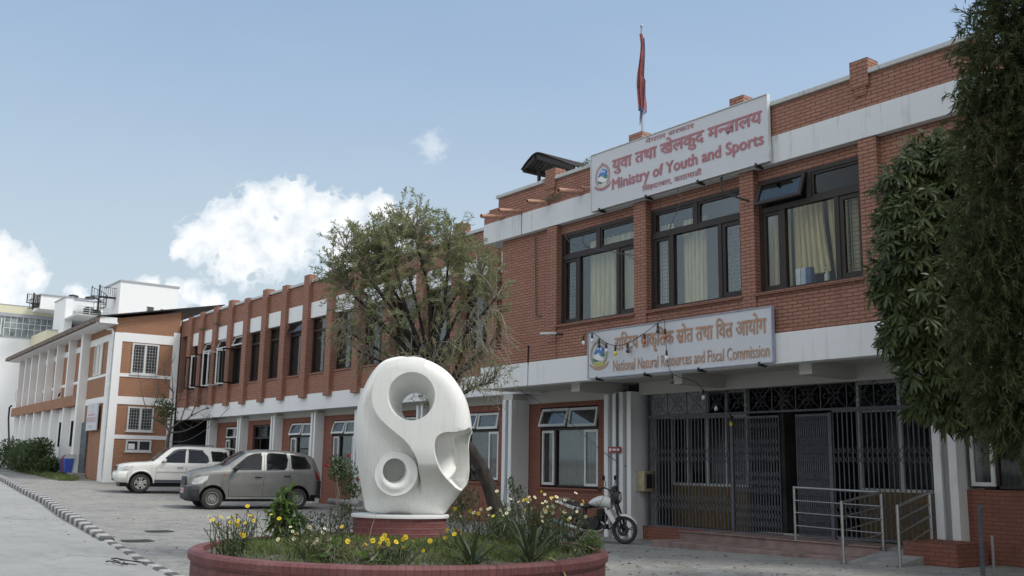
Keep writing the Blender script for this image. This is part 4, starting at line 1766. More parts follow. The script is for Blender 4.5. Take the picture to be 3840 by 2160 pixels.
for (u, w_, z, k) in ((-17.3, 15.12, 4.62, 'w'), (-16.98, 15.1, 4.64, 'w'), (-16.72, 15.08, 4.5, 'k'), (-16.48, 15.08, 4.37, 'w'), (-16.18, 15.07, 4.28, 'y'), (-15.8, 15.08, 4.31, 'b'), (-15.3, 15.1, 4.47, 'o'), (-14.9, 15.1, 4.66, 'k'), (-14.68, 15.09, 4.52, 'o'), (-14.62, 15.07, 4.06, 'w'), (-14.5, 15.1, 3.57, 'k'), (-14.38, 15.9, 3.28, 'w'), (-14.48, 16.4, 3.08, 'w'), (-14.55, 16.95, 2.78, 'y')):
    q = MB()
    q.lathe([(.0, 0), (.022, -.01), (.024, -.1), (.02, -.12)], (u, w_, z), 'z', 8)
    so = q.build('bulb_holder', M['cable'], sl, smooth=True)
    q = MB()
    q.lathe([(.018, -.12), (.036, -.155), (.04, -.18), (.032, -.21), (0, -.225)], (u, w_, z), 'z', 10)
    q.build('bulb', bc[k], so, smooth=True)

for name, lab, pts, r in (
    ('wire', 'thin wire sagging from the upper sign across the first pier to a window', [(-18.2, 15.2, 7.4), (-17.9, 15.3, 6.9), (-16.2, 15.3, 6.4), (-15.5, 15.25, 6.0)], .008),
    ('wire', 'loose white wire looping down from the sign bracket over the middle window', [(-14.4, 15.22, 7.5), (-14.3, 15.2, 7.2), (-14.6, 15.2, 6.7), (-14.75, 15.3, 6.55)], .008),
    ('hose', 'grey hose sagging from the upper sign to the third pier', [(-13.2, 15.25, 7.5), (-13.1, 15.15, 7.2), (-12.7, 15.1, 6.95), (-12.5, 15.25, 6.85)], .022),
    ('wire', 'slack wire drooping from the long canopy band to the bare tree', [(-42.2, 16.6, 3.95), (-43.5, 16.2, 3.1), (-45, 15.8, 2.55), (-46.3, 15.5, 2.5)], .012),
    ('wire', 'thin wire slanting from the canopy edge past the ground floor window to the meter box', [(-20.6, 15.8, 3.6), (-19.6, 16.6, 2.8), (-18.2, 16.65, 1.95), (-17.4, 16.88, 1.55)], .008)):
    b = MB()
    b.tube(smooth_path(pts, 6), r, 5)
    o = b.build(name, M['cable'] if name == 'hose' else M['iron'])
    tag(o, lab, 'wire' if name == 'wire' else 'hose')
dp = MB()
dp.tube([(-17.86, 16.69, 3.4), (-17.86, 16.69, .25)], .03, 8)
o = dp.build('rain_pipe', M['iron'])
tag(o, 'thin grey pipe running down the groove of the fluted entrance column', 'pipe')
gp = MB()
gp.tube([(-19.5, 15.4, 7.4), (-19.45, 15.42, 5.35), (-19.25, 15.42, 5.33)], .018, 6)
o = gp.build('conduit', plain('green_conduit', (.09, .11, .07), .6))
tag(o, 'thin green conduit running down the brick beside the left window pier', 'pipe')

# things on the sill of the right window
for u, c, lab in ((-11.74, (.7, .7, .7), 'white book standing on the sill of the right upper window'), (-11.62, (.5, .55, .65), 'pale grey book standing between two books on the window sill'), (-11.5, (.06, .09, .22), 'dark blue book standing at the end of the row on the window sill')):
    b = MB()
    b.box(u, u + .1, 15.62, 15.76, 5.08, 5.42)
    b.box(u + .006, u + .094, 15.615, 15.62, 5.3, 5.36)
    o = b.build('book', plain('book_cover', c, .5), bevel=.006)
    tag(o, lab, 'book')
bt = thing('pump_bottle', 'white pump bottle on the window sill right of the books', 'bottle', (-11.1, 15.7, 5.07))
b = MB()
b.lathe([(0, 0), (.045, 0), (.048, .02), (.048, .17), (.02, .2), (.018, .22)], (0, 0, 0), 'z', 14)
b.build('bottle_body', M['white_frame'], bt, smooth=True, angle=40, world=False)
b = MB()
b.tube([(0, 0, .22), (0, 0, .3), (-.06, 0, .29)], .012, 6)
b.build('pump', M['white_frame'], bt, world=False)

# ---------------------------------------------------------------- round planter
PC = (-10.9, 6.6)
PR = 2.5
PZ = .62
pg = ground_z(-11)
pn = thing('round_planter', 'round planter of maroon painted brick holding the white sculpture and flowers', 'planter', (PC[0], PC[1], pg))
m = NT('maroon_planter_brick')
tc = m.new('UVMap')
b_ = m.new('TexBrick')
for k, v in (('Scale', 1), ('Brick Width', .24), ('Row Height', .08), ('Mortar Size', .008), ('Mortar Smooth', .4), ('Bias', 0)):
    b_.inputs[k].default_value = v
b_.inputs['Color1'].default_value = (.15, .05, .05, 1)
b_.inputs['Color2'].default_value = (.195, .066, .064, 1)
b_.inputs['Mortar'].default_value = (.085, .04, .038, 1)
m.link(tc.outputs[0], b_.inputs['Vector'])
n1 = m.noise(2.2, 6, .65)
n2 = m.noise(40, 5, .7)
n3 = m.noise(5, 6, .7, stretch=(1, 1, .3))
cc = m.mix(m.math('MULTIPLY', m.ramp(n1, .5, .75), .45), b_.outputs[0], (.3, .17, .16))
cc = m.mix(m.math('MULTIPLY', m.ramp(n3, .52, .75), .5), cc, (.11, .05, .05))
cc = m.mix(m.math('MULTIPLY', m.ramp(n2, .5, .75), .35), cc, (.32, .2, .19))
m.set(Base_Color=cc, Roughness=.7)
m.bump(m.math('ADD', m.math('MULTIPLY', b_.outputs['Fac'], -.9), m.math('MULTIPLY', n2, .5)), .5, .01)
M['planter'] = m.mat


def lathe_uv(name, prof, c, n, mat, parent, rx=1.0, ry=1.0, rot=0.0):
    """revolved wall with its UV in metres (run, height)"""
    q = MB()
    rows, uvs = [], []
    rm = max(p[0] for p in prof)
    for j in range(n + 1):
        a = 2 * math.pi * j / n
        x, y = math.cos(a) * rx, math.sin(a) * ry
        x, y = x * math.cos(rot) - y * math.sin(rot), x * math.sin(rot) + y * math.cos(rot)
        rows.append([(c[0] + x * r, c[1] + y * r, z) for r, z in prof])
        uvs.append([(a * rm, z + (0 if k < 2 else .4 * abs(prof[k][0] - rm))) for k, (r, z) in enumerate(prof)])
    q.grid(rows)
    o = q.build(name, mat, parent, smooth=True, angle=35)
    me = o.data
    uv = me.uv_layers.new(name='UVMap')
    flat = [p for r in uvs for p in r]
    for li, l in enumerate(me.loops):
        uv.data[li].uv = flat[l.vertex_index]
    return o


lathe_uv('wall', [(PR - .02, pg - .1), (PR - .02, PZ - .1)], PC, 96, M['planter'], pn)
mrim = M['planter'].copy()
mrim.name = 'maroon_rim_brick'
for nd in mrim.node_tree.nodes:
    if nd.type == 'TEX_BRICK':
        nd.inputs['Brick Width'].default_value = .085
        nd.inputs['Row Height'].default_value = 3.0
        nd.inputs['Mortar Size'].default_value = .006
lathe_uv('rim', [(PR - .02, PZ - .1), (PR + .012, PZ - .1), (PR + .018, PZ - .03), (PR - .015, PZ), (PR - .15, PZ + .002), (PR - .16, PZ - .15)], PC, 96, mrim, pn)
m = NT('dry_soil')
n1 = m.noise(3, 7, .7)
n2 = m.noise(28, 6, .75)
m.set(Base_Color=m.mix(m.ramp(n2, .3, .7), m.mix(m.ramp(n1, .35, .65), (.15, .135, .11), (.25, .23, .2)), (.1, .09, .075)), Roughness=.95)
m.bump(n2, .9, .03)
M['soil'] = m.mat


def soil_z(x, y):
    r = math.hypot(x - PC[0], y - PC[1]) / (PR - .24)
    return PZ - .055 + .11 * max(0, 1 - r * r) + .012 * math.sin(x * 7.1) * math.cos(y * 6.3)


q = MB()
rows = []
for k in range(14):
    r = (PR - .15) * k / 13
    rows.append([(PC[0] + r * math.cos(2 * math.pi * j / 64), PC[1] + r * math.sin(2 * math.pi * j / 64), soil_z(PC[0] + r * math.cos(2 * math.pi * j / 64), PC[1] + r * math.sin(2 * math.pi * j / 64))) for j in range(65)])
q.grid(rows)
q.build('soil', M['soil'], pn, smooth=True)

# camera-facing ground directions used only to lay the sculpture's front towards the road
FR = Vector((.797, -.604, 0)).normalized()       # out of the sculpture's face
SR = Vector((.604, .797, 0)).normalized()        # to its left hand seen from the front
SC = Vector((-11.45, 6.88, 0))                   # centre of the pedestal
ped = thing('pedestal', 'oval pedestal of red brick with a white slab under the sculpture', 'pedestal', (SC.x, SC.y, PZ))
rot = math.atan2(SR.y, SR.x)
mp = M['planter'].copy()
mp.name = 'red_pedestal_brick'
for nd in mp.node_tree.nodes:
    if nd.type == 'TEX_BRICK':
        nd.inputs['Color1'].default_value = (.17, .05, .05, 1)
        nd.inputs['Color2'].default_value = (.225, .07, .068, 1)
        nd.inputs['Mortar'].default_value = (.2, .095, .09, 1)
        nd.inputs['Row Height'].default_value = .068
        nd.inputs['Mortar Size'].default_value = .01
lathe_uv('brick_base', [(1, PZ - .05), (1, .945)], SC, 64, mp, ped, .6, .42, rot)
lathe_uv('slab', [(.9, .945), (1.025, .945), (1.03, .975), (1.02, .985), (.3, .985)], SC, 64, M['white_clean'], ped, .615, .435, rot)

# ---------------------------------------------------------------- sculpture
S_ = .00515
ZB = .983


def sv_(x, y):
    """outline coordinates -> metres across, metres up"""
    vx, vy = 805 + x * .41665, 845.2 + y * .41665
    return (vx - 1001) * S_, (1287 - vy) * S_


def spoly(pts, n=6):
    P = [Vector((p[0], p[1], 0)) for p in pts]
    out = []
    L = len(P)
    for i in range(L):
        a, b, c, d = P[i - 1], P[i], P[(i + 1) % L], P[(i + 2) % L]
        for k in range(n):
            t = k / n
            out.append(.5 * ((2 * b) + (c - a) * t + (2 * a - 5 * b + 4 * c - d) * t * t + (3 * b - a - 3 * c + d) * t ** 3))
    return np.array([(p.x, p.y) for p in out])


SIL = [(430, 112), (340, 140), (270, 215), (220, 320), (192, 420), (179, 520), (182, 610), (194, 700), (211, 800), (232, 900), (253, 990), (272, 1042),
       (350, 1054), (480, 1060), (600, 1062), (722, 1058), (760, 1022), (800, 968), (838, 914), (866, 876), (877, 800), (874, 720), (870, 640), (876, 590), (888, 555), (878, 470), (852, 372), (805, 285), (742, 212), (655, 157), (560, 128), (490, 115)]
sil = spoly([sv_(*p) for p in SIL], 5)
SCURVE = [(560, 128), (480, 134), (410, 155), (350, 205), (312, 270), (298, 350), (310, 430), (345, 492), (400, 545), (460, 592), (520, 642), (562, 700), (585, 752), (590, 800)]
plate = spoly([sv_(*p) for p in SCURVE + [(600, 900), (590, 1062), (722, 1058), (800, 968), (900, 880), (900, 500), (852, 372), (805, 285), (742, 212), (655, 157)]], 4)
RC = np.array(sv_(457, 822))
RR = 131 * .41665 * S_
NOTCH = spoly([sv_(*p) for p in [(905, 556), (850, 566), (800, 574), (735, 580), (698, 603), (684, 650), (690, 710), (718, 790), (770, 860), (836, 912), (905, 915), (950, 740)]], 5)
RIDGE = [(905, 556), (850, 570), (800, 590), (785, 628), (800, 690), (802, 760), (785, 815), (764, 856), (800, 890), (838, 913), (920, 900), (950, 700)]
FLAP = spoly([sv_(*p) for p in RIDGE], 5)


def sdist(P, poly):
    """signed distance (positive inside) of points P to a closed polygon"""
    a = poly
    b = np.roll(poly, -1, 0)
    d = np.full(len(P), 1e9)
    ins = np.zeros(len(P), bool)
    for p, q in zip(a, b):
        e = q - p
        l2 = (e ** 2).sum()
        if l2 < 1e-12:
            continue
        t = np.clip(((P - p) @ e) / l2, 0, 1)
        dd = np.hypot(*(P - (p + t[:, None] * e)).T)
        d = np.minimum(d, dd)
        c = (p[1] > P[:, 1]) != (q[1] > P[:, 1])
        with np.errstate(divide='ignore', invalid='ignore'):
            xx = p[0] + (P[:, 1] - p[1]) / (q[1] - p[1] if q[1] != p[1] else 1e-9) * e[0]
        ins ^= c & (P[:, 0] < xx)
    return np.where(ins, d, -d)


def sstep(x, a, b):
    t = np.clip((x - a) / (b - a), 0, 1)
    return t * t * (3 - 2 * t)


NA, NRAD = 560, 210
seg = np.vstack([sil, sil[:1]])
cum = np.r_[0, np.cumsum(np.hypot(*np.diff(seg, axis=0).T))]
ss = np.linspace(0, cum[-1], NA, endpoint=False)
out = np.stack([np.interp(ss, cum, seg[:, 0]), np.interp(ss, cum, seg[:, 1])], 1)
cen = np.array(sv_(520, 600))
rad = 1 - (1 - np.linspace(0, 1, NRAD)) ** 1.0
pts = cen[None, None] + (out - cen)[None] * rad[:, None, None]        # [ring, angle, 2]
P = pts.reshape(-1, 2)
ds = np.maximum(sdist(P, sil), 0)
dp_ = sdist(P, plate)
rr = np.hypot(*(P - RC).T)
hgt = (P[:, 1]) / 2.04                                               # 0 at the foot, 1 at the top
edge = 1 - (1 - np.clip(ds / .2, 0, 1)) ** 2
flank = .08 + .16 * edge ** .8 + .08 * np.clip(ds / .6, 0, 1)
flank *= .55 + .45 * sstep(hgt, -.05, .45)
plateau = .5 + .03 * np.clip(ds / .5, 0, 1) - .05 * (1 - edge)
plateau = plateau * sstep(hgt, -.35, .42) + .12 * (1 - sstep(hgt, -.35, .42))
plateau -= .07 * (1 - edge) ** 2 * (P[:, 0] > .3)
k = sstep(dp_, -.014, .006) * sstep(hgt, .1, .32)
under = sstep(-dp_, .0, .3)
h = flank * (1 - k) + plateau * k
# the flank hollows out towards the S edge
h -= .15 * (1 - k) * np.exp(-(np.minimum(dp_, 0) / .17) ** 2) * sstep(ds, .0, .16) * sstep(hgt, .05, .3)
ring_h = .3 + .16 * ((RC[1] + RR - P[:, 1]) / (2 * RR)) + .04 * np.exp(-((rr - RR * .58) / .06) ** 2)
kr = sstep(RR - rr, -.006, .012)
h = h * (1 - kr) + np.where(rr < RR, ring_h, h) * kr
# the scooped notch on the right with its flap
dn = sdist(P, NOTCH)
dfl = sdist(P, FLAP)
kn = sstep(dn, -.004, .012)
bowl = .2 - .42 * sstep(dn, .0, .2)
flp = .06 + .26 * sstep(dfl, 0, .32) - .3 * sstep(P[:, 0], .42, .62)
kf = sstep(dfl, -.004, .01)
h = h * (1 - kn) + (bowl * (1 - kf) + flp * kf) * kn
h += .0012 * np.sin(P[:, 0] * 330 + 9 * np.sin(P[:, 0] * 23) + 6 * P[:, 1]) * (1 - k) * (1 - kr) * (1 - kn) * sstep(-dp_, .0, .12)
back = -(.1 + .3 * edge) * (.65 + .35 * sstep(hgt, -.1, .5))
back[-NA:] = np.minimum(h[-NA:], back[-NA:] * .0 - .05) - .0
back[-NA:] = np.minimum(h[-NA:] - .1, -.1)


def to3(p, hh):
    return (SC.x + SR.x * p[0] + FR.x * hh, SC.y + SR.y * p[0] + FR.y * hh, ZB + p[1])


verts = [to3(P[i], h[i]) for i in range(len(P))] + [to3(P[i], back[i]) for i in range(len(P))]
faces = []
N = len(P)
for r in range(NRAD - 1):
    for a in range(NA):
        a2 = (a + 1) % NA
        i, j, kk, l = r * NA + a, r * NA + a2, (r + 1) * NA + a2, (r + 1) * NA + a
        if r == 0:
            faces.append((i, kk, l))
            faces.append((N + i, N + l, N + kk))
        else:
            faces.append((i, j, kk, l))
            faces.append((N + i, N + l, N + kk, N + j))
for a in range(NA):
    a2 = (a + 1) % NA
    i, j = (NRAD - 1) * NA + a, (NRAD - 1) * NA + a2
    faces.append((i, j, N + j, N + i))
me = bpy.data.meshes.new('sculpture')
me.from_pydata(verts, [], faces)
bm = bmesh.new()
bm.from_mesh(me)
bmesh.ops.remove_doubles(bm, verts=bm.verts, dist=1e-5)
bmesh.ops.recalc_face_normals(bm, faces=bm.faces)
bm.to_mesh(me)
bm.free()
m = NT('white_painted_fibre')
st = m.noise(3, 7, .65, stretch=(9, 9, .35))
gr = m.noise(1.4, 5, .6)
fine = m.noise(60, 4, .6)
rib = m.new('TexWave')
rib.inputs['Scale'].default_value = 9
rib.inputs['Distortion'].default_value = 3.5
rib.inputs['Detail'].default_value = 3
rib.inputs['Detail Scale'].default_value = .4
mpn = m.new('Mapping')
mpn.inputs['Scale'].default_value = (1, 1, .08)
m.link(m.obj(), mpn.inputs[0])
m.link(mpn.outputs[0], rib.inputs['Vector'])
cc = m.mix(m.math('MULTIPLY', m.ramp(st, .52, .8), .5), (.87, .875, .85), (.58, .6, .56))
cc = m.mix(m.math('MULTIPLY', m.ramp(fine, .55, .8), .15), cc, (.45, .46, .43))
m.set(Base_Color=cc, Roughness=.68)
m.b.inputs['Specular IOR Level'].default_value = .25
m.bump(m.math('ADD', m.math('MULTIPLY', st, 1.0), m.math('MULTIPLY', rib.outputs['Fac'], .08)), .2, .006)
M['sculpt'] = m.mat
me.materials.append(M['sculpt'])
scu = new_obj('sculpture', me)
scu.location = (0, 0, 0)


def bore(pos, r0, r1, d0, d1, shift=(0, 0), n=48):
    """a tapering bore through the body, cut with a boolean"""
    q = MB()
    rows = []
    for t in np.linspace(0, 1, 8):
        r = r0 + (r1 - r0) * min(1, t * 1.25)
        hh = d0 + (d1 - d0) * t
        rows.append([to3((pos[0] + shift[0] * t + r * math.cos(2 * math.pi * j / n), pos[1] + shift[1] * t + r * 1.02 * math.sin(2 * math.pi * j / n)), hh) for j in range(n)])
    q.grid([r + [r[0]] for r in rows])
    q.face(rows[0])
    q.face(rows[-1])
    o = q.build('bore', M['sculpt'], None, fix=True)
    return o


cut1 = bore(sv_(540, 362), 146 * .41665 * S_, 86 * .41665 * S_, .62, -.7, (-.045, -.13))
cut2 = bore(sv_(467, 806), 75 * .41665 * S_, 66 * .41665 * S_, .62, -.1, (-.12, .02))
for c_ in (cut1, cut2):
    md = scu.modifiers.new('cut', 'BOOLEAN')
    md.operation = 'DIFFERENCE'
    md.solver = 'EXACT'
    md.object = c_
dg = bpy.context.evaluated_depsgraph_get()
me2 = bpy.data.meshes.new_from_object(scu.evaluated_get(dg), depsgraph=dg)
scu.modifiers.clear()
scu.data = me2
for c_ in (cut1, cut2):
    bpy.data.objects.remove(c_)
me2.polygons.foreach_set('use_smooth', np.ones(len(me2.polygons), dtype=bool))
me2.set_sharp_from_angle(angle=R(32))
me2.name = 'sculpture'
tag(scu, 'white abstract sculpture pierced by two round holes with a scooped notch on its right', 'sculpture')

# ---------------------------------------------------------------- cars


def car(name, label, loc, rotz, p):
    t = thing(name, label, 'car', loc, rotz)
    paint = p['paint']

    def f(key, x):
        return lerp(x, *p[key])
    zs, Rr, xr, WBs, tw = p['sill'], p['arch'], p['xr'], p['wb'], p['wheel']
    axle = (0.0, -WBs)

    def half_w(x):
        return f('w', x)

    def sect(x):
        w, zb, zt = half_w(x), f('belt', x), f('top', x)
        zb = min(zb, zt - .02)
        tum = max(0, zt - zb)
        wr = max(.1, w - .05 - .3 * max(0, tum - .12) - (.04 if tum < .3 else 0))
        lo = zs + p['rise'](x)
        for a in axle:
            d = abs(x - a)
            if d < Rr:
                lo = max(lo, tw + math.sqrt(Rr * Rr - d * d))
        zm = max(lo + .02, .72)
        L = [(w * .965, lo), (w * .985, lo + (zm - lo) * .5), (w, zm), (w * .992, max(zm + .005, zb - .1)), (w * .972, max(zm + .01, zb - .012)), (w * .955, max(zm + .015, zb + .01))]
        re = min(.1, tum * .45 + .01)
        L += [(wr, max(zt - re, L[-1][1] + .004)), (wr - .05, max(zt - re * .4, L[-1][1] + .005)), (wr - .14, zt - re * .12), (wr * .5, zt + .01), (0, zt + .018)]
        return L, wr

    def side_y(x, z):
        L, wr = sect(x)
        ys = [q[0] for q in L[:8]]
        z_ = [q[1] for q in L[:8]]
        return float(np.interp(z, z_, ys))

    def top_z(x, y):
        L, wr = sect(x)
        ys = [q[0] for q in L[6:]][::-1]
        z_ = [q[1] for q in L[6:]][::-1]
        return float(np.interp(abs(y), ys, z_))
    xs = sorted(set(list(np.arange(xr, p['xf'] + .001, .045)) + [p['xf']] + [a + s * Rr * c for a in axle for s in (-1, 1) for c in (.2, .5, .75, .9, .97, .999)]))
    b = MB()
    rows = []
    for x in xs:
        L, wr = sect(x)
        rows.append([(x, y, z) for y, z in L] + [(x, -y, z) for y, z in L[::-1][1:]])
    b.grid(rows)
    b.face(rows[0][::-1])
    b.face(rows[-1])
    b.build('body', paint, t, smooth=True, angle=38, world=False, fix=True)
    # underside and arches, dark
    u = MB()
    u.box(xr + .1, p['xf'] - .12, -half_w(-1) * .6, half_w(-1) * .6, .24, .6)
    u.box(-WBs + Rr, -Rr, -half_w(-1) * .92, half_w(-1) * .92, zs - .02, zs + .25)
    for a in axle:
        for s in (-1, 1):
            rw = []
            for k in range(13):
                an = math.pi * k / 12
                rw.append([(a + Rr * 1.01 * math.cos(an), s * half_w(a) * .94, tw + Rr * 1.01 * math.sin(an)), (a + Rr * 1.01 * math.cos(an), s * half_w(a) * .55, tw + Rr * 1.01 * math.sin(an))])
            u.grid(rw)
            u.face([r[1] for r in rw])
    u.build('underbody', M['cable'], t, world=False)

    def side_patch(name, polys, mat, off=.006, both=True, parent=None, dens=3, out=None):
        outs = []
        for s in ((1, -1) if both else (1,)):
            q = MB()
            for poly in polys:
                pp = []
                n = len(poly)
                for i in range(n):
                    (x0, z0), (x1, z1) = poly[i], poly[(i + 1) % n]
                    for k in range(dens):
                        tt = k / dens
                        pp.append((x0 + (x1 - x0) * tt, z0 + (z1 - z0) * tt))
                cx = sum(x for x, z in pp) / len(pp)
                cz = sum(z for x, z in pp) / len(pp)
                P3 = lambda x, z, o=off: (x, s * (side_y(x, z) + o), z)
                for i in range(len(pp)):
                    a_, b2 = pp[i], pp[(i + 1) % len(pp)]
                    ma = ((a_[0] + cx) / 2, (a_[1] + cz) / 2)
                    mb2 = ((b2[0] + cx) / 2, (b2[1] + cz) / 2)
                    q.face([P3(*a_), P3(*b2), P3(*mb2), P3(*ma)])
                    q.face([P3(*ma), P3(*mb2), P3(cx, cz)])
                    q.face([P3(*a_), P3(*b2), P3(b2[0], b2[1], -.01), P3(a_[0], a_[1], -.01)])
            par = parent[len(outs)] if parent else t
            outs.append(q.build(name, mat, par, world=False))
        return outs

    def inset(poly, d):
        cx = sum(x for x, z in poly) / len(poly)
        cz = sum(z for x, z in poly) / len(poly)
        o = []
        for x, z in poly:
            L = math.hypot(x - cx, z - cz)
            o.append((x - (x - cx) / L * d * 1.2, z - (z - cz) / L * d))
        return o
    for k, poly in enumerate(p['windows']):
        o = side_patch('side_window', [poly], p['trim'], .004)
        side_patch('pane', [inset(poly, .035)], p['glass'], .008, parent=o)
    # windscreen
    for nm, xa, xb in (('windscreen', p['ws'][0], p['ws'][1]), ('rear_window', p['rw'][0], p['rw'][1])):
        q = MB()
        rows = []
        for k in range(9):
            x = xa + (xb - xa) * k / 8
            L, wr = sect(x)
            yw = max(wr - .07, .3)
            rows.append([(x + .006, yw * (j / 8 - 1), top_z(x, yw * (j / 8 - 1)) + .008) for j in range(17)])
        q.grid(rows)
        q.build(nm, p['glass'], t, world=False, smooth=True)
    # door gaps
    q = MB()
    for line in p['gaps']:
        for s in (-1, 1):
            for (x0, z0), (x1, z1) in zip(line[:-1], line[1:]):
                n = 4
                for k in range(n):
                    xa, za = x0 + (x1 - x0) * k / n, z0 + (z1 - z0) * k / n
                    xb, zb = x0 + (x1 - x0) * (k + 1) / n, z0 + (z1 - z0) * (k + 1) / n
                    q.bar((xa, s * (side_y(xa, za) + .0005), za), (xb, s * (side_y(xb, zb) + .0005), zb), .005, 4)
    q.build('door_gap', M['cable'], t, world=False)
    for (x, z) in p['handles']:
        for s in (-1, 1):
            q = MB()
            y = side_y(x, z)
            q.tube([(x + .1, s * (y - .01), z), (x + .08, s * (y + .03), z + .005), (x - .08, s * (y + .03), z + .005), (x - .1, s * (y - .01), z)], [.016, .02, .02, .016], 8)
            q.build('door_handle', p['handle_mat'], t, world=False, smooth=True)
    # mirrors
    mx, mz = p['mirror']
    for s in (-1, 1):
        q = MB()
        y = side_y(mx, mz - .05)
        pts = [(0, 0, 0), (0.02, .06, .03), (.02, .14, .05), (0, .2, .05)]
        q.tube([(mx + a, s * (y + b_), mz + c - .04) for a, b_, c in pts], [.03, .07, .09, .05], 10)
        q.build('wing_mirror', p['mirror_mat'], t, world=False, smooth=True)
    # wheels
    for a in axle:
        for s in (1, -1):
            q = MB()
            y = s * (half_w(a) - .125)
            wd = .105
            prof = [(tw * .62, -wd), (tw * .82, -wd * 1.05), (tw * .96, -wd * .85), (tw, -wd * .5), (tw, wd * .5), (tw * .96, wd * .85), (tw * .82, wd * 1.05), (tw * .62, wd)]
            q.lathe(prof, (a, y, tw), 'y', 40)
            ty = q.build('wheel', M['tyre'], t, world=False, smooth=True, angle=50)
            rm = MB()
            r0 = tw * .64
            if p['rim'] == 'steel':
                rm.lathe([(r0, wd * .98 * s), (r0 * .95, wd * 1.02 * s), (r0 * .9, wd * .7 * s), (r0 * .72, wd * .35 * s), (r0 * .66, wd * .55 * s), (r0 * .5, wd * .62 * s), (r0 * .34, wd * .5 * s), (r0 * .3, wd * .85 * s), (0, wd * .9 * s)], (a, y, tw), 'y', 36)
                ho = MB()
                for k in range(14):
                    an = 2 * math.pi * k / 14
                    ho.lathe([(0, wd * .56 * s), (.017, wd * .56 * s)], (a + r0 * .69 * math.cos(an), y + .004 * s, tw + r0 * .69 * math.sin(an)), 'y', 8)
                for k in range(6):
                    an = 2 * math.pi * k / 6
                    ho.lathe([(0, wd * .7 * s), (.012, wd * .66 * s)], (a + r0 * .42 * math.cos(an), y + .004 * s, tw + r0 * .42 * math.sin(an)), 'y', 6)
                rim = rm.build('rim', M['rim_steel'], ty, world=False, smooth=True, angle=30)
                ho.build('hole', M['cable'], rim, world=False) if False else None
                hole = ho.build('wheel_bolt', M['cable'], ty, world=False)
            else:
                rm.lathe([(r0, wd * .98 * s), (r0 * .93, wd * 1.0 * s), (r0 * .88, wd * .55 * s), (r0 * .86, -wd * .2 * s)], (a, y, tw), 'y', 36)
                for k in range(5):
                    an = 2 * math.pi * k / 5 + .3
                    ca, sa = math.cos(an), math.sin(an)

                    def pt(r, tt, hh):
                        return (a + r * ca - tt * sa, y + hh * s, tw + r * sa + tt * ca)
                    for tt0, tt1 in ((-.075, -.012), (.012, .075)):
                        A = [pt(.05, tt0 * .6, wd * .8), pt(r0 * .93, tt0, wd * .9), pt(r0 * .93, tt1, wd * .9), pt(.05, tt1 * .6, wd * .8)]
                        rm.face(A)
                        rm.face([pt(.05, tt0 * .6, wd * .8), pt(r0 * .93, tt0, wd * .9), pt(r0 * .93, tt0, wd * .3), pt(.05, tt0 * .6, wd * .3)])
                        rm.face([pt(.05, tt1 * .6, wd * .8), pt(r0 * .93, tt1, wd * .9), pt(r0 * .93, tt1, wd * .3), pt(.05, tt1 * .6, wd * .3)])
                rm.lathe([(.075, wd * .7 * s), (.07, wd * .9 * s), (0, wd * .95 * s)], (a, y, tw), 'y', 16)
                rm.build('rim', M['rim_alloy'], ty, world=False, smooth=True, angle=30)
                dk = MB()
                dk.lathe([(0, wd * .1 * s), (r0 * .9, wd * .1 * s)], (a, y, tw), 'y', 24)
                dk.build('brake_disc', M['cable'], ty, world=False)
    return t, side_patch, side_y, top_z, half_w


M['tyre'] = plain('dusty_tyre', (.045, .044, .043), .85, var=.3, bump=.3)
M['rim_steel'] = plain('grey_steel_rim', (.32, .32, .31), .45, .4, var=.2)
M['rim_alloy'] = plain('silver_alloy_rim', (.55, .55, .54), .3, .6, var=.15)
M['car_grey'] = plain('dusty_grey_car_paint', (.235, .24, .228), .34, .4, var=.12, scale=2, spec=.5, coat=.45)
M['car_white'] = plain('pearl_white_car_paint', (.7, .7, .67), .28, .0, var=.05, scale=2, spec=.5, coat=.8)
M['car_glass'] = plain('tinted_car_glass', (.012, .014, .015), .05, .0, var=.3, spec=.45)
M['black_plastic'] = plain('black_plastic', (.028, .03, .034), .5, var=.2)
M['lamp'] = plain('clear_lamp_cover', (.55, .57, .56), .12, .2, var=.35, scale=18, spec=.8)
M['chrome'] = plain('chrome', (.7, .7, .7), .12, 1.0, var=.05)
M['plate_pink'] = plain('faded_pink_plate', (.6, .42, .45), .5, var=.1)
M['red_lamp'] = plain('dark_red_lamp', (.2, .02, .02), .2)
M['amber'] = plain('amber_lamp', (.4, .1, .02), .2)

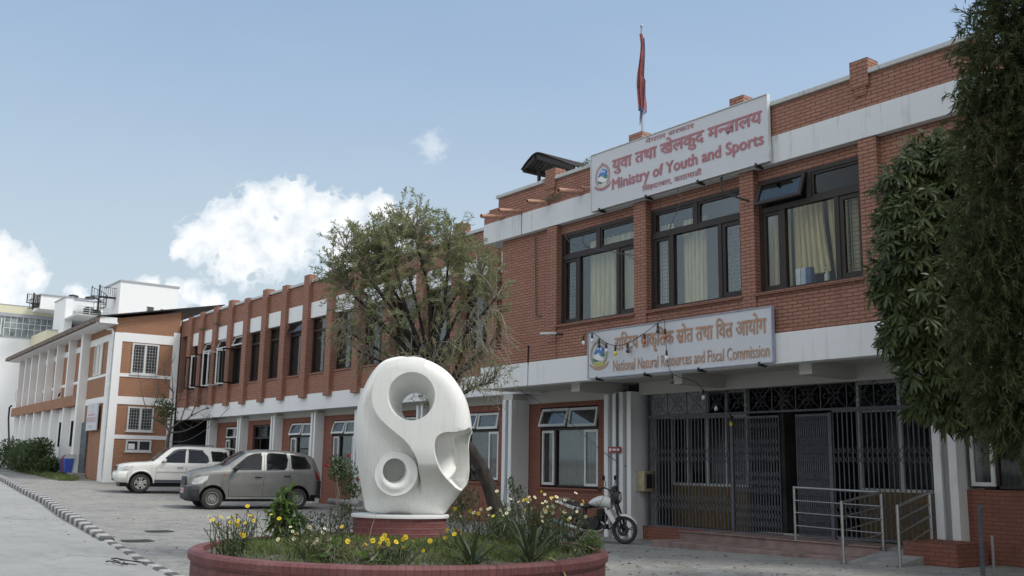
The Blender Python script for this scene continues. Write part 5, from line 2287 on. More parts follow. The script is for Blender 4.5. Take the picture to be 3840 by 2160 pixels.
xy = dict(paint=M['car_grey'], sill=.34, arch=.42, xr=-3.56, xf=.74, wb=2.76, wheel=.335, rim='steel', glass=M['car_glass'], trim=M['black_plastic'], handle_mat=M['black_plastic'], mirror_mat=M['black_plastic'],
          rise=lambda x: .0 if -3.2 < x < .4 else (.12 if x < -3 else .06),
          w=([-3.56, -3.5, -3.3, -2.6, -.4, .1, .4, .6, .74], [.72, .8, .86, .9, .9, .89, .84, .74, .6]),
          belt=([-3.56, -2.8, -1, -.4, .1, .5, .74], [1.18, 1.26, 1.25, 1.22, 1.18, 1.1, .98]),
          top=([-3.56, -3.46, -3.3, -3.1, -2.7, -2.0, -1.5, -1.05, -.75, -.45, -.2, .1, .45, .65, .74], [1.05, 1.4, 1.7, 1.8, 1.87, 1.915, 1.91, 1.85, 1.66, 1.44, 1.35, 1.3, 1.23, 1.15, 1.03]),
          windows=[[(-.55, 1.26), (-.75, 1.44), (-1.08, 1.71), (-1.35, 1.81), (-1.56, 1.825), (-1.52, 1.25), (-.85, 1.235)],
                   [(-1.68, 1.24), (-1.7, 1.825), (-2.36, 1.8), (-2.42, 1.6), (-2.36, 1.32), (-2.28, 1.255)],
                   [(-2.52, 1.32), (-2.5, 1.77), (-3.0, 1.7), (-3.2, 1.4), (-3.17, 1.31), (-2.6, 1.28)]],
          ws=(-.3, -1.02), rw=(-3.5, -3.2),
          gaps=[[(-.5, .42), (-.48, .9), (-.62, 1.22)], [(-1.58, .4), (-1.62, 1.25), (-1.63, 1.76)], [(-2.5, .8), (-2.46, 1.25), (-2.44, 1.74)], [(-.5, .42), (-1.58, .4), (-2.2, .42)], [(-2.5, .8), (-2.36, .72)]],
          handles=[(-1.42, 1.02), (-2.38, 1.06)], mirror=(-.68, 1.28))
t, sp, sy, tz, hw = car('grey_van', 'dusty silver grey people carrier with steel wheels parked nose out by the columns', (-32.6, 12.25, ground_z(-32)), R(-99), xy)
q = MB()                                                        # dark front bumper wrapping the nose
rows = []
for k in range(25):
    s = k / 24 * 2 - 1
    a = s * R(90)
    x = .56 + .22 * max(0, math.cos(a)) ** .5
    y = .85 * math.copysign(abs(math.sin(a)) ** .85, s)
    if abs(s) > .93:
        x = .56 - (abs(s) - .93) * 2.2
        y = math.copysign(.875, s)
    rows.append([(x - .08, y * .96, .28), (x - .01, y, .32), (x + .012, y * 1.004, .45), (x + .02, y * 1.004, .6), (x + .005, y * .995, .7), (x - .1, y * .93, .735)])
q.grid(rows)
q.build('front_bumper', M['black_plastic'], t, smooth=True, world=False)
q = MB()
rows = []
for k in range(17):
    s = k / 16 * 2 - 1
    a = s * R(90)
    rows.append([(-3.5 - .12 * math.cos(a) ** .7 + (.1 if abs(s) > .95 else 0), .86 * math.sin(a), z) for z in (.35, .5, .85, .92)])
q.grid(rows)
q.build('rear_bumper', M['black_plastic'], t, smooth=True, world=False)
g1 = MB()
g1.prism([(.6, -.36, .74), (.79, -.36, .74), (.755, -.36, 1.0), (.69, -.36, 1.1), (.6, -.36, 1.1)], (0, .72, 0))
go = g1.build('grille', M['black_plastic'], t, world=False, bevel=.02)
g1 = MB()
for k in range(8):
    y = -.3 + .6 * k / 7
    g1.prism([(.775, y - .018, .76), (.805, y - .018, .76), (.765, y - .018, 1.03), (.74, y - .018, 1.03)], (0, .036, 0))
g1.build('grille_bar', M['iron'], go, world=False)
sp('headlight', [[(.16, 1.06), (.42, 1.02), (.6, .95), (.66, .84), (.6, .77), (.36, .8), (.2, .92)]], M['lamp'], .012)
sp('side_lamp', [[(-.28, 1.1), (-.36, 1.12), (-.38, 1.08), (-.3, 1.06)]], M['amber'], .01)
sp('tail_lamp', [[(-3.3, 1.3), (-3.4, 1.2), (-3.52, .95), (-3.46, .93), (-3.38, 1.0)]], M['red_lamp'], .012)
sp('sill_strip', [[(-.42, .33), (-2.33, .33), (-2.33, .38), (-.42, .38)]], M['rim_steel'], .012)
q = MB()
q.box(.785, .803, -.26, .26, .5, .66)
o = q.build('number_plate', M['plate_pink'], t, world=False)
q = MB()
for k in range(7):
    q.box(.803, .8045, -.2 + .06 * k, -.165 + .06 * k, .54, .62)
q.build('plate_marks', M['rose'], o, world=False)
q = MB()
q.tube(smooth_path([(-.35, -.1, 1.36), (-.5, .25, 1.465), (-.62, .55, 1.55)], 4), .01, 4)
q.tube(smooth_path([(-.35, .3, 1.36), (-.48, .6, 1.43), (-.52, .7, 1.44)], 4), .01, 4)
q.build('wiper', M['cable'], t, world=False)

suvp = dict(paint=M['car_white'], sill=.42, arch=.47, xr=-3.62, xf=.86, wb=2.65, wheel=.375, rim='alloy', glass=M['car_glass'], trim=M['black_plastic'], handle_mat=M['chrome'], mirror_mat=M['car_white'],
            rise=lambda x: .0 if -3.1 < x < .5 else .06,
            w=([-3.62, -3.5, -3.2, -2.5, -.4, .2, .55, .75, .86], [.76, .86, .92, .94, .94, .93, .88, .78, .66]),
            belt=([-3.62, -2.8, -1, -.4, .2, .6, .86], [1.14, 1.2, 1.17, 1.15, 1.12, 1.06, .98]),
            top=([-3.62, -3.5, -3.4, -3.2, -2.4, -1.8, -1.3, -1.05, -.75, -.45, -.3, .2, .6, .78, .86], [1.1, 1.5, 1.74, 1.82, 1.86, 1.86, 1.83, 1.77, 1.52, 1.26, 1.22, 1.19, 1.14, 1.08, .98]),
            windows=[[(-.72, 1.19), (-.85, 1.34), (-1.2, 1.66), (-1.4, 1.72), (-1.68, 1.73), (-1.65, 1.19)],
                     [(-1.76, 1.19), (-1.78, 1.73), (-2.32, 1.69), (-2.55, 1.46), (-2.6, 1.26), (-2.5, 1.19)],
                     [(-2.72, 1.26), (-2.66, 1.68), (-3.3, 1.66), (-3.42, 1.36), (-3.36, 1.26)]],
            ws=(-.42, -1.08), rw=(-3.56, -3.36),
            gaps=[[(-.56, .5), (-.55, .95), (-.72, 1.17)], [(-1.7, .46), (-1.72, 1.18), (-1.73, 1.72)], [(-2.62, .9), (-2.64, 1.18)], [(-.56, .5), (-1.7, .46), (-2.15, .48)]],
            handles=[(-1.46, 1.02), (-2.44, 1.04)], mirror=(-.86, 1.27))
t, sp, sy, tz, hw = car('white_suv', 'clean pearl white off-roader with alloy wheels parked nose out under the annex', (-41.9, 12.85, ground_z(-41.9)), R(-100), suvp)
q = MB()
rows = []
for k in range(25):
    s = k / 24 * 2 - 1
    a = s * R(90)
    x = .7 + .26 * math.cos(a) ** .6 if abs(s) < .999 else .7
    y = .88 * math.sin(a)
    if abs(s) > .93:
        x = .7 - (abs(s) - .93) * 2.6
        y = math.copysign(.92, s)
    rows.append([(x - .1, y * .94, .4), (x - .02, y, .44), (x + .03, y * 1.01, .6), (x + .02, y, .76), (x - .03, y * .96, .83), (x - .14, y * .86, .86)])
q.grid(rows)
bo = q.build('front_bumper', M['car_white'], t, smooth=True, world=False)
q = MB()
for s in (-1, 1):
    q.box(.82, .93, s * .5 - .13, s * .5 + .13, .56, .64)
q.box(.9, .975, -.3, .3, .48, .62)
q.build('air_intake', M['black_plastic'], bo, world=False, bevel=.02)
q = MB()
q.box(.7, .9, -.45, .45, .88, 1.03)
go = q.build('grille', M['black_plastic'], t, world=False, bevel=.02)
q = MB()
for k in range(4):
    q.box(.9, .912, -.43, .43, .895 + .036 * k, .91 + .036 * k)
q.build('grille_bar', M['chrome'], go, world=False)
sp('headlight', [[(.3, 1.04), (.55, 1.05), (.78, 1.02), (.82, .9), (.7, .87), (.42, .93)]], M['lamp'], .012)
sp('rubbing_strip', [[(-.6, .83), (-1.68, .83), (-1.68, .89), (-.6, .89)], [(-1.74, .83), (-2.2, .83), (-2.25, .89), (-1.74, .89)]], M['car_white'], .025)
sp('sill_cover', [[(-.5, .4), (-2.2, .4), (-2.2, .52), (-.5, .52)]], M['iron'], .02)
sp('rain_visor', [[(-.84, 1.35), (-1.2, 1.68), (-1.4, 1.75), (-1.7, 1.76), (-1.7, 1.7), (-1.4, 1.69), (-1.22, 1.62)], [(-1.76, 1.7), (-1.76, 1.76), (-2.34, 1.72), (-2.36, 1.66)]], M['iron'], .03)
sp('tail_lamp', [[(-3.4, 1.62), (-3.5, 1.5), (-3.56, 1.2), (-3.5, 1.2), (-3.44, 1.3)]], M['red_lamp'], .012)
q = MB()
for s in (-1, 1):
    q.tube([(-1.25, s * .58, 1.84), (-1.35, s * .58, 1.9), (-2.7, s * .58, 1.91), (-2.8, s * .58, 1.86)], .018, 6)
q.build('roof_rail', M['iron'], t, world=False)
q = MB()
q.prism([(-3.38, -.66, 1.8), (-3.68, -.62, 1.75), (-3.68, .62, 1.75), (-3.38, .66, 1.8)], (0, 0, .05))
q.build('rear_spoiler', M['car_white'], t, world=False, bevel=.015)
for a in (0, -2.65):
    q = MB()
    for s in (-1, 1):
        pts = [(a + .49 * math.cos(an), s * (sy(max(-3.5, min(.8, a + .49 * math.cos(an))), .375 + .49 * math.sin(an)) + .012), .375 + .49 * math.sin(an)) for an in np.linspace(R(0), R(180), 17)]
        q.tube(pts, .035, 6)
    q.build('arch_flare', M['car_white'], t, world=False, smooth=True)

# ---------------------------------------------------------------- motorcycle (x forward, front axle at x = 0)
bk = thing('motorcycle', 'white and black motorcycle on its stand beside the white entrance wall', 'motorcycle', (-16.25, 15.4, ground_z(-16.25)), math.atan2(.725, .69) - R(24))
WR = .3
WBK = 1.27


def part(mb, name, mat, parent=None, **kw):
    return mb.build(name, mat, parent or bk, world=False, **kw)


M['bike_white'] = plain('white_tank_paint', (.66, .66, .66), .28, var=.06, spec=.5, coat=.3)
for ax in (0, -WBK):
    q = MB()
    q.lathe([(WR - .075, -.035), (WR - .04, -.05), (WR - .01, -.03), (WR, 0), (WR - .01, .03), (WR - .04, .05), (WR - .075, .035), (WR - .075, -.035)], (ax, 0, WR), 'y', 36)
    wl = part(q, 'wheel', M['tyre'], smooth=True, angle=60)
    q = MB()
    q.lathe([(WR - .08, -.03), (WR - .07, -.03), (WR - .07, .03), (WR - .08, .03), (WR - .08, -.03)], (ax, 0, WR), 'y', 36)
    q.lathe([(0, -.05), (.05, -.05), (.05, .05), (0, .05)], (ax, 0, WR), 'y', 14)
    for k in range(5):
        a = 2 * math.pi * k / 5 + .2
        for da in (-.12, .12):
            q.bar((ax + .04 * math.cos(a), 0, WR + .04 * math.sin(a)), (ax + (WR - .075) * math.cos(a + da), 0, WR + (WR - .075) * math.sin(a + da)), .01, 5)
    if ax == 0:
        q.lathe([(.06, -.07), (.13, -.07), (.13, -.064), (.06, -.064)], (ax, 0, WR), 'y', 24)
    q.build('rim', M['black_plastic'], wl, world=False)
q = MB()
for s in (-1, 1):
    q.tube([(0, s * .085, WR), (-.11, s * .085, .62), (-.31, s * .085, 1.13)], [.028, .026, .02], 8)
part(q, 'fork', M['cable'], smooth=True)
q = MB()
for s in (-1, 1):
    q.bar((-.13, s * .086, .66), (-.22, s * .086, .9), .021, 8)
part(q, 'fork_tube', M['steel'], smooth=True)
q = MB()                                                      # front mudguard
rows = []
for k in range(15):
    a = R(25 + 140 * k / 14)
    rows.append([((WR + .035) * math.cos(a), y, WR + (WR + .035 - .05 * (y / .075) ** 2) * math.sin(a) + .01) for y in np.linspace(-.075, .075, 7)])
q.grid(rows)
part(q, 'front_mudguard', M['bike_white'], smooth=True)
q = MB()                                                      # tank
rows = []
for k in range(15):
    t_ = k / 14
    x = -.3 - .56 * t_
    wv = .145 * math.sin(math.pi * min(1, .16 + t_ * .84)) ** .55
    zt = .86 + .17 * math.sin(math.pi * (.2 + .75 * t_)) ** .8 - .04 * t_
    zb = .74 + .05 * t_
    rows.append([(x, wv * math.cos(a), zb + (zt - zb) * (.5 + .5 * math.sin(a))) for a in np.linspace(-math.pi / 2, 1.5 * math.pi, 21)])
q.grid(rows)
q.face(rows[0][:-1])
q.face(rows[-1][:-1])
part(q, 'tank', M['bike_white'], smooth=True, angle=60)
q = MB()                                                      # seat
rows = []
for k in range(13):
    t_ = k / 12
    x = -.8 - .68 * t_
    wv = .11 + .03 * math.sin(math.pi * t_)
    zt = .82 + .03 * t_ + .07 * max(0, t_ - .45) / .55
    rows.append([(x, wv * math.cos(a), zt - .045 + .05 * math.sin(a)) for a in np.linspace(-math.pi / 2, 1.5 * math.pi, 17)])
q.grid(rows)
q.face(rows[0][:-1])
q.face(rows[-1][:-1])
part(q, 'seat', M['black_plastic'], smooth=True)
q = MB()                                                      # tail fairing
q.prism([(-1.0, -.12, .76), (-1.6, -.07, .88), (-1.62, -.07, .82), (-1.1, -.12, .66)], (0, .24, 0))
part(q, 'tail_fairing', M['bike_white'], bevel=.02)
q = MB()
q.tube([(-1.6, 0, .9), (-1.5, .1, .93), (-1.25, .13, .88)], .014, 6)
q.tube([(-1.6, 0, .9), (-1.5, -.1, .93), (-1.25, -.13, .88)], .014, 6)
part(q, 'grab_rail', M['steel'], smooth=True)
q = MB()                                                      # engine
q.lathe([(0, -.15), (.13, -.15), (.15, -.1), (.15, .1), (.13, .15), (0, .15)], (-.68, 0, .42), 'y', 18)
q.lathe([(0, -.13), (.1, -.13), (.11, .13), (0, .13)], (-.86, 0, .42), 'y', 18)
for k in range(7):
    q.box(-.66 + .01 * k, -.5 + .012 * k, -.1, .1, .5 + .03 * k, .515 + .03 * k)
q.box(-.63, -.5, -.075, .075, .46, .72)
q.box(-1.0, -.42, -.1, .1, .3, .4)
part(q, 'engine', M['cable'], smooth=True, angle=40)
q = MB()
q.tube([(-.33, 0, 1.0), (-.45, 0, .8), (-.95, 0, .74), (-1.25, 0, .8)], .03, 8)
q.tube([(-.36, 0, .95), (-.42, 0, .5), (-.6, 0, .28), (-1.0, 0, .3)], .022, 8)
q.tube([(-.95, .06, .74), (-1.0, .06, .35), (-WBK, .06, WR)], .022, 8)
q.tube([(-.95, -.06, .74), (-1.0, -.06, .35), (-WBK, -.06, WR)], .022, 8)
for s in (-1, 1):
    q.tube([(-WBK, s * .13, WR + .02), (-1.12, s * .13, .74)], .028, 8)
    q.tube([(-1.0, s * .1, .33), (-1.0, s * .26, .31)], .014, 6)
q.tube([(-.9, .1, .3), (-.98, .26, .01)], .014, 6)
q.tube(smooth_path([(-.4, .08, .62), (-.35, .2, .5), (-.38, .22, .35), (-.45, .12, .28)], 4), .014, 6)
q.tube(smooth_path([(-.4, -.08, .62), (-.35, -.2, .5), (-.38, -.22, .35), (-.45, -.12, .28)], 4), .014, 6)
part(q, 'frame', M['black_plastic'], smooth=True)
q = MB()
q.tube(smooth_path([(-.52, -.1, .46), (-.4, -.13, .36), (-.55, -.15, .25), (-.9, -.16, .26)], 4), .022, 8)
q.tube([(-.9, -.16, .26), (-1.1, -.17, .3), (-1.65, -.18, .45)], [.03, .05, .055], 12)
part(q, 'exhaust', M['steel'], smooth=True)
q = MB()
q.prism([(-.22, -.12, .42), (-.42, -.12, .7), (-.3, -.12, .72), (-.16, -.12, .5)], (0, .02, 0))
q.prism([(-.22, .1, .42), (-.42, .1, .7), (-.3, .1, .72), (-.16, .1, .5)], (0, .02, 0))
part(q, 'leg_shield', M['bike_white'])
q = MB()                                                      # headlamp cowl
rows = []
for k in range(9):
    t_ = k / 8
    r = .115 * math.sin(math.pi * (.15 + .6 * t_)) ** .7
    rows.append([(-.3 + .2 * t_, r * math.cos(a), .97 + .02 * t_ + r * 1.25 * math.sin(a)) for a in np.linspace(0, 2 * math.pi, 19)])
q.grid(rows)
q.face(rows[-1][:-1])
hl = part(q, 'headlamp_cowl', M['black_plastic'], smooth=True, angle=50)
q = MB()
q.lathe([(0, .03), (.06, .015), (.085, 0)], (-.1, 0, .985), 'x', 18)
q.build('headlight', M['lamp'], hl, world=False, smooth=True)
q = MB()
q.prism([(-.28, -.06, 1.08), (-.16, -.07, 1.1), (-.2, -.06, 1.24), (-.3, -.05, 1.2)], (0, .13, 0))
part(q, 'fly_screen', M['black_plastic'], bevel=.02)
q = MB()
q.tube(smooth_path([(-.44, .37, 1.14), (-.38, .25, 1.19), (-.31, .1, 1.14), (-.31, -.1, 1.14), (-.38, -.25, 1.19), (-.44, -.37, 1.14)], 5), .013, 8)
part(q, 'handlebar', M['cable'], smooth=True)
for s in (-1, 1):
    q = MB()
    q.bar((-.4, s * .28, 1.175), (-.45, s * .39, 1.135), .02, 8)
    q.bar((-.3, s * .24, 1.18), (-.42, s * .38, 1.14), .007, 5)
    part(q, 'grip', M['cable'])
    q = MB()
    q.tube(smooth_path([(-.36, s * .22, 1.19), (-.33, s * .25, 1.3), (-.36, s * .29, 1.36)], 4), .008, 6)
    q.lathe([(0, .02), (.05, .015), (.06, 0)], (-.36, s * .3, 1.4), 'x', 16)
    mo = part(q, 'mirror', M['cable'], smooth=True)
    q = MB()
    q.lathe([(0, 0), (.053, 0)], (-.364, s * .3, 1.4), 'x', 16)
    q.build('mirror_glass', M['chrome'], mo, world=False)
q = MB()
q.box(-1.66, -1.62, -.07, .07, .72, .8)
part(q, 'tail_lamp', M['red_lamp'], bevel=.01)

# ---------------------------------------------------------------- rails, posts and other small things


def hrail(name, label, posts, rails):
    t = thing(name, label, 'handrail', posts[0][0])
    for a, c in posts:
        q = MB()
        q.bar(a, c, .026, 12)
        q.lathe([(.06, 0), (.06, .012), (.028, .02)], a, 'z', 14)
        q.build('post', M['steel'], t, smooth=True, angle=40)
    for a, c, r in rails:
        q = MB()
        q.bar(a, c, r, 10)
        q.build('rail', M['steel'], t, smooth=True, angle=40)


A = Vector((-12.15, 15.9, .34))
C = Vector((-10.35, 15.95, .3))
B_ = Vector((-10.3, 14.72, .14))
up = Vector((0, 0, 1))
hs = [.28, .52, .74]
rl = [(A + up * .98, C + up * .98, .026), (C + up * .98, B_ + up * .98, .026)]
for h_ in hs:
    rl += [(A + up * h_, C + up * h_, .013), (C + up * h_, B_ + up * h_, .013)]
hrail('stair_railing', 'L-shaped stainless steel railing round the top of the entrance steps', [(A, A + up), (C, C + up), (B_, B_ + up)], rl)
D_ = Vector((-9.42, 14.95, .13))
E_ = Vector((-9.86, 16.66, .42))
hrail('ramp_railing', 'short stainless steel ramp railing ending at the right entrance column', [(D_, D_ + up * .98), (E_, E_ + up * .9)], [(D_ + up * .96, E_ + up * .88, .026)] + [(D_ + up * h_, E_ + up * (h_ * .92), .013) for h_ in hs])
pt = thing('steel_post', 'lone grey steel post with a shorter stake beside it at the lower right', 'post', (-8.05, 14.9, .1))
q = MB()
q.tube([(-8.05, 14.93, .1), (-7.99, 14.85, 1.12)], .035, 8)
q.prism([(-8.03, 14.82, 1.12), (-7.95, 14.82, 1.12), (-7.95, 14.88, 1.16), (-8.03, 14.88, 1.16)], (0, .02, .01))
q.build('tall_post', M['iron'], pt)
q = MB()
q.tube([(-7.93, 15.02, .1), (-7.9, 14.98, .72)], .022, 8)
q.build('stake', M['steel'], pt)

for (u, w_, lab) in ((-23.35, 7.73, 'round iron manhole cover set in the paving, farther of the two'), (-20.93, 6.51, 'round iron manhole cover set in the paving nearer the kerb edging')):
    q = MB()
    z = ground_z(u)
    q.lathe([(.3, 0), (.3, .012), (0, .014)], (u, w_, z), 'z', 28)
    for k in range(-5, 6):
        q.box(u - .25, u + .25, w_ + k * .05 - .012, w_ + k * .05 + .012, z + .01, z + .02)
    o = q.build('manhole_cover', plain('worn_iron_cover', (.09, .095, .09), .7, .3, var=.3))
    tag(o, lab, 'manhole cover', 'manhole covers in the paving')

for k, (dx, c, lab) in enumerate(((-.62, (.05, .1, .34), 'dark blue bin with a white lid, leftmost on the stand by the annex'), (-.2, (.2, .05, .06), 'narrow red bin between the two blue bins by the annex'), (.2, (.05, .1, .45), 'bright blue bin nearest the annex door step'))):
    t = thing('waste_bin', lab, 'bin', (-54.9 + dx, 13.25, .98), R(-2), 'bins on a stand beside the annex')
    q = MB()
    q.prism([(-.17, -.17, 0), (.17, -.17, 0), (.17, .17, 0), (-.17, .17, 0)], (0, 0, .02))
    q.grid([[(-.16, -.16, .02), (.16, -.16, .02), (.16, .16, .02), (-.16, .16, .02), (-.16, -.16, .02)], [(-.21, -.21, .7), (.21, -.21, .7), (.21, .21, .7), (-.21, .21, .7), (-.21, -.21, .7)]])
    q.build('bin_body', plain('bin_plastic', c, .45), t, world=False, bevel=.02)
    q = MB()
    q.prism([(-.22, -.22, .7), (.22, -.22, .7), (.22, -.1, .86), (.22, .22, .92), (.22, .22, .7)], (-.44 + .01, 0, 0))
    q.prism([(-.21, -.22, .7), (-.21, -.1, .86), (-.21, .22, .92), (-.21, .22, .7)], (.42, 0, 0))
    q.build('bin_lid', M['white_frame'] if k != 1 else plain('red_lid', (.3, .1, .1), .5), t, world=False)
q = MB()
for x in (-55.7, -54.5):
    for y in (13.1, 13.4):
        q.bar((x, y, .6), (x, y, 1.0), .02, 5)
q.bar((-55.7, 13.1, .98), (-54.5, 13.1, .98), .02, 5)
q.bar((-55.7, 13.4, .98), (-54.5, 13.4, .98), .02, 5)
o = q.build('bin_stand', M['iron'])
tag(o, 'low grey iron stand carrying the bins beside the annex', 'stand')

q = MB()
q.box(-29.9, -29.2, 16.5, 16.95, .1, .75)
o = q.build('concrete_block', M['concrete'], bevel=.03)
tag(o, 'grey concrete block standing against the brick wall left of the sculpture', 'block')
q = MB()
q.tube([(-32.6, 16.7, .33), (-30.2, 16.6, .33)], .1, 14)
o = q.build('concrete_pipe', M['concrete'], smooth=True, angle=40)
tag(o, 'grey pipe lying along the foot of the wing wall beside the concrete block', 'pipe')
q = MB()
for k in range(9):
    t_ = k / 8
q.tube([(-57.9, 13.2, 4.95), (-57.75, 13.2, 5.02), (-57.6, 13.2, 5.08)], [.02, .06, .04], 8)
q.tube([(-57.6, 13.2, 5.1), (-57.54, 13.2, 5.15)], [.035, .02], 6)
q.tube([(-57.9, 13.2, 4.96), (-58.05, 13.2, 4.93)], [.025, .01], 5)
o = q.build('pigeon', M['cable'], smooth=True)
tag(o, 'small dark pigeon perched on the brick ledge between the annex fins', 'bird')

# ---------------------------------------------------------------- foliage helpers


def nrm(a):
    return a / np.maximum(1e-9, np.linalg.norm(a, axis=-1, keepdims=True))


def leaf_mesh(name, pos, dr, up, L, Wd, mat, parent=None, segs=1, droop=0.0, obj=True, blunt=False):
    """one small blade per row of pos; segs > 1 bends the blade down by droop"""
    n = len(pos)
    dr = nrm(dr)
    sd = nrm(np.cross(dr, up))
    L = np.broadcast_to(L, n)[:, None]
    Wd = np.broadcast_to(Wd, n)[:, None]
    if segs == 1:
        b = pos
        m_ = pos + dr * L * .45
        V = np.stack([b, m_ - sd * Wd * .5, pos + dr * L, m_ + sd * Wd * .5], 1).reshape(-1, 3)
        F = (np.arange(n)[:, None] * 4 + np.arange(4)[None]).ravel()
        nf, fs = n, 4
        loops = F
        starts = np.arange(n) * 4
    else:
        prof = [(0, .12), (.18, .8), (.45, 1.0), (.75, .7), (1, .04)] if segs == 4 else ([(0, .35), (.5, 1.0), (1, .05)] if not blunt else [(0, .8), (.5, 1.0), (1, .6)])
        k = len(prof)
        cols = []
        for t, w in prof:
            c = pos + dr * L * t - np.array([0, 0, 1.0]) * (L * droop * t * t)
            cols += [c - sd * Wd * .5 * w, c + sd * Wd * .5 * w]
        V = np.stack(cols, 1).reshape(-1, 3)
        base = np.arange(n)[:, None, None] * (2 * k)
        q = np.array([[2 * i, 2 * i + 1, 2 * i + 3, 2 * i + 2] for i in range(k - 1)])[None]
        loops = (base + q).ravel()
        nf = n * (k - 1)
        starts = np.arange(nf) * 4
    me = bpy.data.meshes.new(name)
    me.vertices.add(len(V))
    me.vertices.foreach_set('co', V.astype(np.float32).ravel())
    me.loops.add(len(loops))
    me.loops.foreach_set('vertex_index', loops.astype(np.int32))
    me.polygons.add(nf)
    me.polygons.foreach_set('loop_start', starts.astype(np.int32))
    me.polygons.foreach_set('loop_total', np.full(nf, 4, dtype=np.int32))
    me.materials.append(mat)
    me.update(calc_edges=True)
    me.polygons.foreach_set('use_smooth', np.ones(nf, dtype=bool))
    return new_obj(name, me, parent)


def randdir(n, zmin=-1.0):
    z = rng.uniform(zmin, 1, n)
    a = rng.uniform(0, 2 * math.pi, n)
    r = np.sqrt(1 - z * z)
    return np.stack([r * np.cos(a), r * np.sin(a), z], 1)


RV = np.array([.604, .797, 0.])
DV = np.array([-.797, .604, 0.])
UPV = np.array([0, 0, 1.])
M['leaf_brush'] = leafmat('bottlebrush_leaf', (.16, .185, .085), (.31, .33, .165), .42)
M['leaf_mango'] = leafmat('mango_leaf', (.042, .064, .022), (.1, .13, .045), .22, .45, .3)
M['leaf_conifer'] = leafmat('conifer_spray', (.055, .075, .032), (.14, .165, .07), .3, .6, .2)
M['leaf_bush'] = leafmat('bush_leaf', (.045, .075, .028), (.1, .14, .055), .3)
M['leaf_bright'] = leafmat('bright_leaf', (.07, .13, .03), (.15, .22, .06), .35)
M['leaf_grey'] = leafmat('grey_green_leaf', (.09, .11, .07), (.16, .18, .11), .25)
M['grass'] = leafmat('grass_blade', (.1, .145, .045), (.2, .24, .09), .3, .6, .2)
M['dry'] = leafmat('dry_stalk', (.2, .16, .1), (.3, .25, .17), .15, .8, .1)
M['leaf_sword'] = leafmat('sword_leaf', (.035, .055, .025), (.075, .1, .045), .15, .4, .4)

# ---------------------------------------------------------------- bottlebrush tree behind the planter
bt_ = thing('bottlebrush_tree', 'leaning dark trunked tree with a wispy light green crown behind the sculpture', 'tree', (-14.0, 10.35, 0))
TB = np.array([-14.0, 10.35, 0.])


def tp(a, h, d=0.):
    return TB + RV * a + UPV * h + DV * d


trunk = [tp(.12, -.05), tp(.05, .5), tp(-.08, 1.0), tp(-.27, 1.5), tp(-.52, 1.9), tp(-.85, 2.3, .05), tp(-1.15, 2.8, .1), tp(-1.3, 3.3, .15)]
q = MB()
q.tube(smooth_path(trunk, 5), [.15 - .085 * k / 35 for k in range(36)], 10)
LUMP = [(-2.75, 5.45, .5, 10), (-2.35, 5.6, .42, 9), (-1.6, 5.85, .55, 14), (-1.95, 5.5, .55, 11), (-2.2, 5.25, .72, 14), (-1.65, 5.15, .95, 22), (-.75, 4.95, .7, 15), (-.95, 5.6, .5, 10), (-.4, 5.1, .45, 8),
        (-.6, 4.05, .62, 10), (-2.6, 4.6, .6, 11), (-1.3, 3.8, .75, 12), (-2.75, 4.05, .45, 6), (-2.0, 4.35, .8, 15), (-.9, 3.3, .6, 8), (-1.75, 3.35, .5, 6), (-.1, 4.6, .4, 5), (-3.0, 5.0, .35, 5), (-.45, 3.55, .55, 9), (-.2, 3.9, .5, 8), (-1.2, 3.3, .6, 9), (-2.5, 3.7, .5, 7), (-.15, 3.2, .4, 6)]
limbs = []
for k, (a, h, r, nn) in enumerate(LUMP):
    s = tp(*((-1.0, 2.6, .08) if h < 4.2 else (-1.25, 3.2, .14)))
    e = tp(a, h - r * .3, rng.uniform(-.5, .5))
    md = (s + e) / 2 + RV * rng.uniform(-.15, .15) + UPV * .12
    pth = [np.array(p) for p in smooth_path([s, md, e], 6)]
    limbs += pth[3:]
    q.tube(pth, [.05 - .037 * i / (len(pth) - 1) for i in range(len(pth))], 6)
q.build('trunk', M['bark'], bt_, smooth=True)
limbs = np.array(limbs)
tw = MB()
lp, ld, lL = [], [], []
for (a, h, r, nn) in LUMP:
    for i in range(int(nn * 6.5)):
        v = rng.normal(size=3)
        v /= np.linalg.norm(v)
        rr_ = r * (.45 + .7 * rng.random() ** .5)
        tip = tp(a, h) + RV * v[0] * rr_ + UPV * v[2] * rr_ * .95 + DV * v[1] * min(rr_, 1.0) * 1.25
        low = h < 4.2
        dd = np.linalg.norm(limbs - tip, axis=1) + .6 * np.maximum(0, limbs[:, 2] - tip[2] + .1)
        s = limbs[np.argsort(dd)[rng.integers(0, 4)]]
        ln = np.linalg.norm(tip - s)
        if low:
            mid = (s + tip) / 2 + UPV * ln * rng.uniform(.1, .35) + randdir(1)[0] * .08
            end = tip - UPV * rng.uniform(.05, .3)
        else:
            mid = (s + tip) / 2 + UPV * ln * rng.uniform(-.05, .2) + randdir(1)[0] * .08
            end = tip + UPV * rng.uniform(-.12, .06)
        pth = np.array([np.array(p) for p in smooth_path([s, mid, end], 3)])
        tw.tube(pth, [.009 - .006 * k / (len(pth) - 1) for k in range(len(pth))], 3, False)
        nl = int(rng.uniform(20, 42) if not low else rng.uniform(4, 18))
        if h > 4.9:
            nl = int(nl * 1.25)
        for k in range(nl):
            t = 1 - rng.random() ** 1.5 * (.55 if not low else .35)
            x = t * (len(pth) - 1)
            i0 = min(int(x), len(pth) - 2)
            p = pth[i0] * (1 - x + i0) + pth[i0 + 1] * (x - i0)
            ax = pth[i0 + 1] - pth[i0]
            lp.append(p + rng.normal(size=3) * .012)
            ld.append(ax / (np.linalg.norm(ax) + 1e-9) * .75 + randdir(1)[0] + UPV * .15)
            lL.append(rng.uniform(.045, .095))
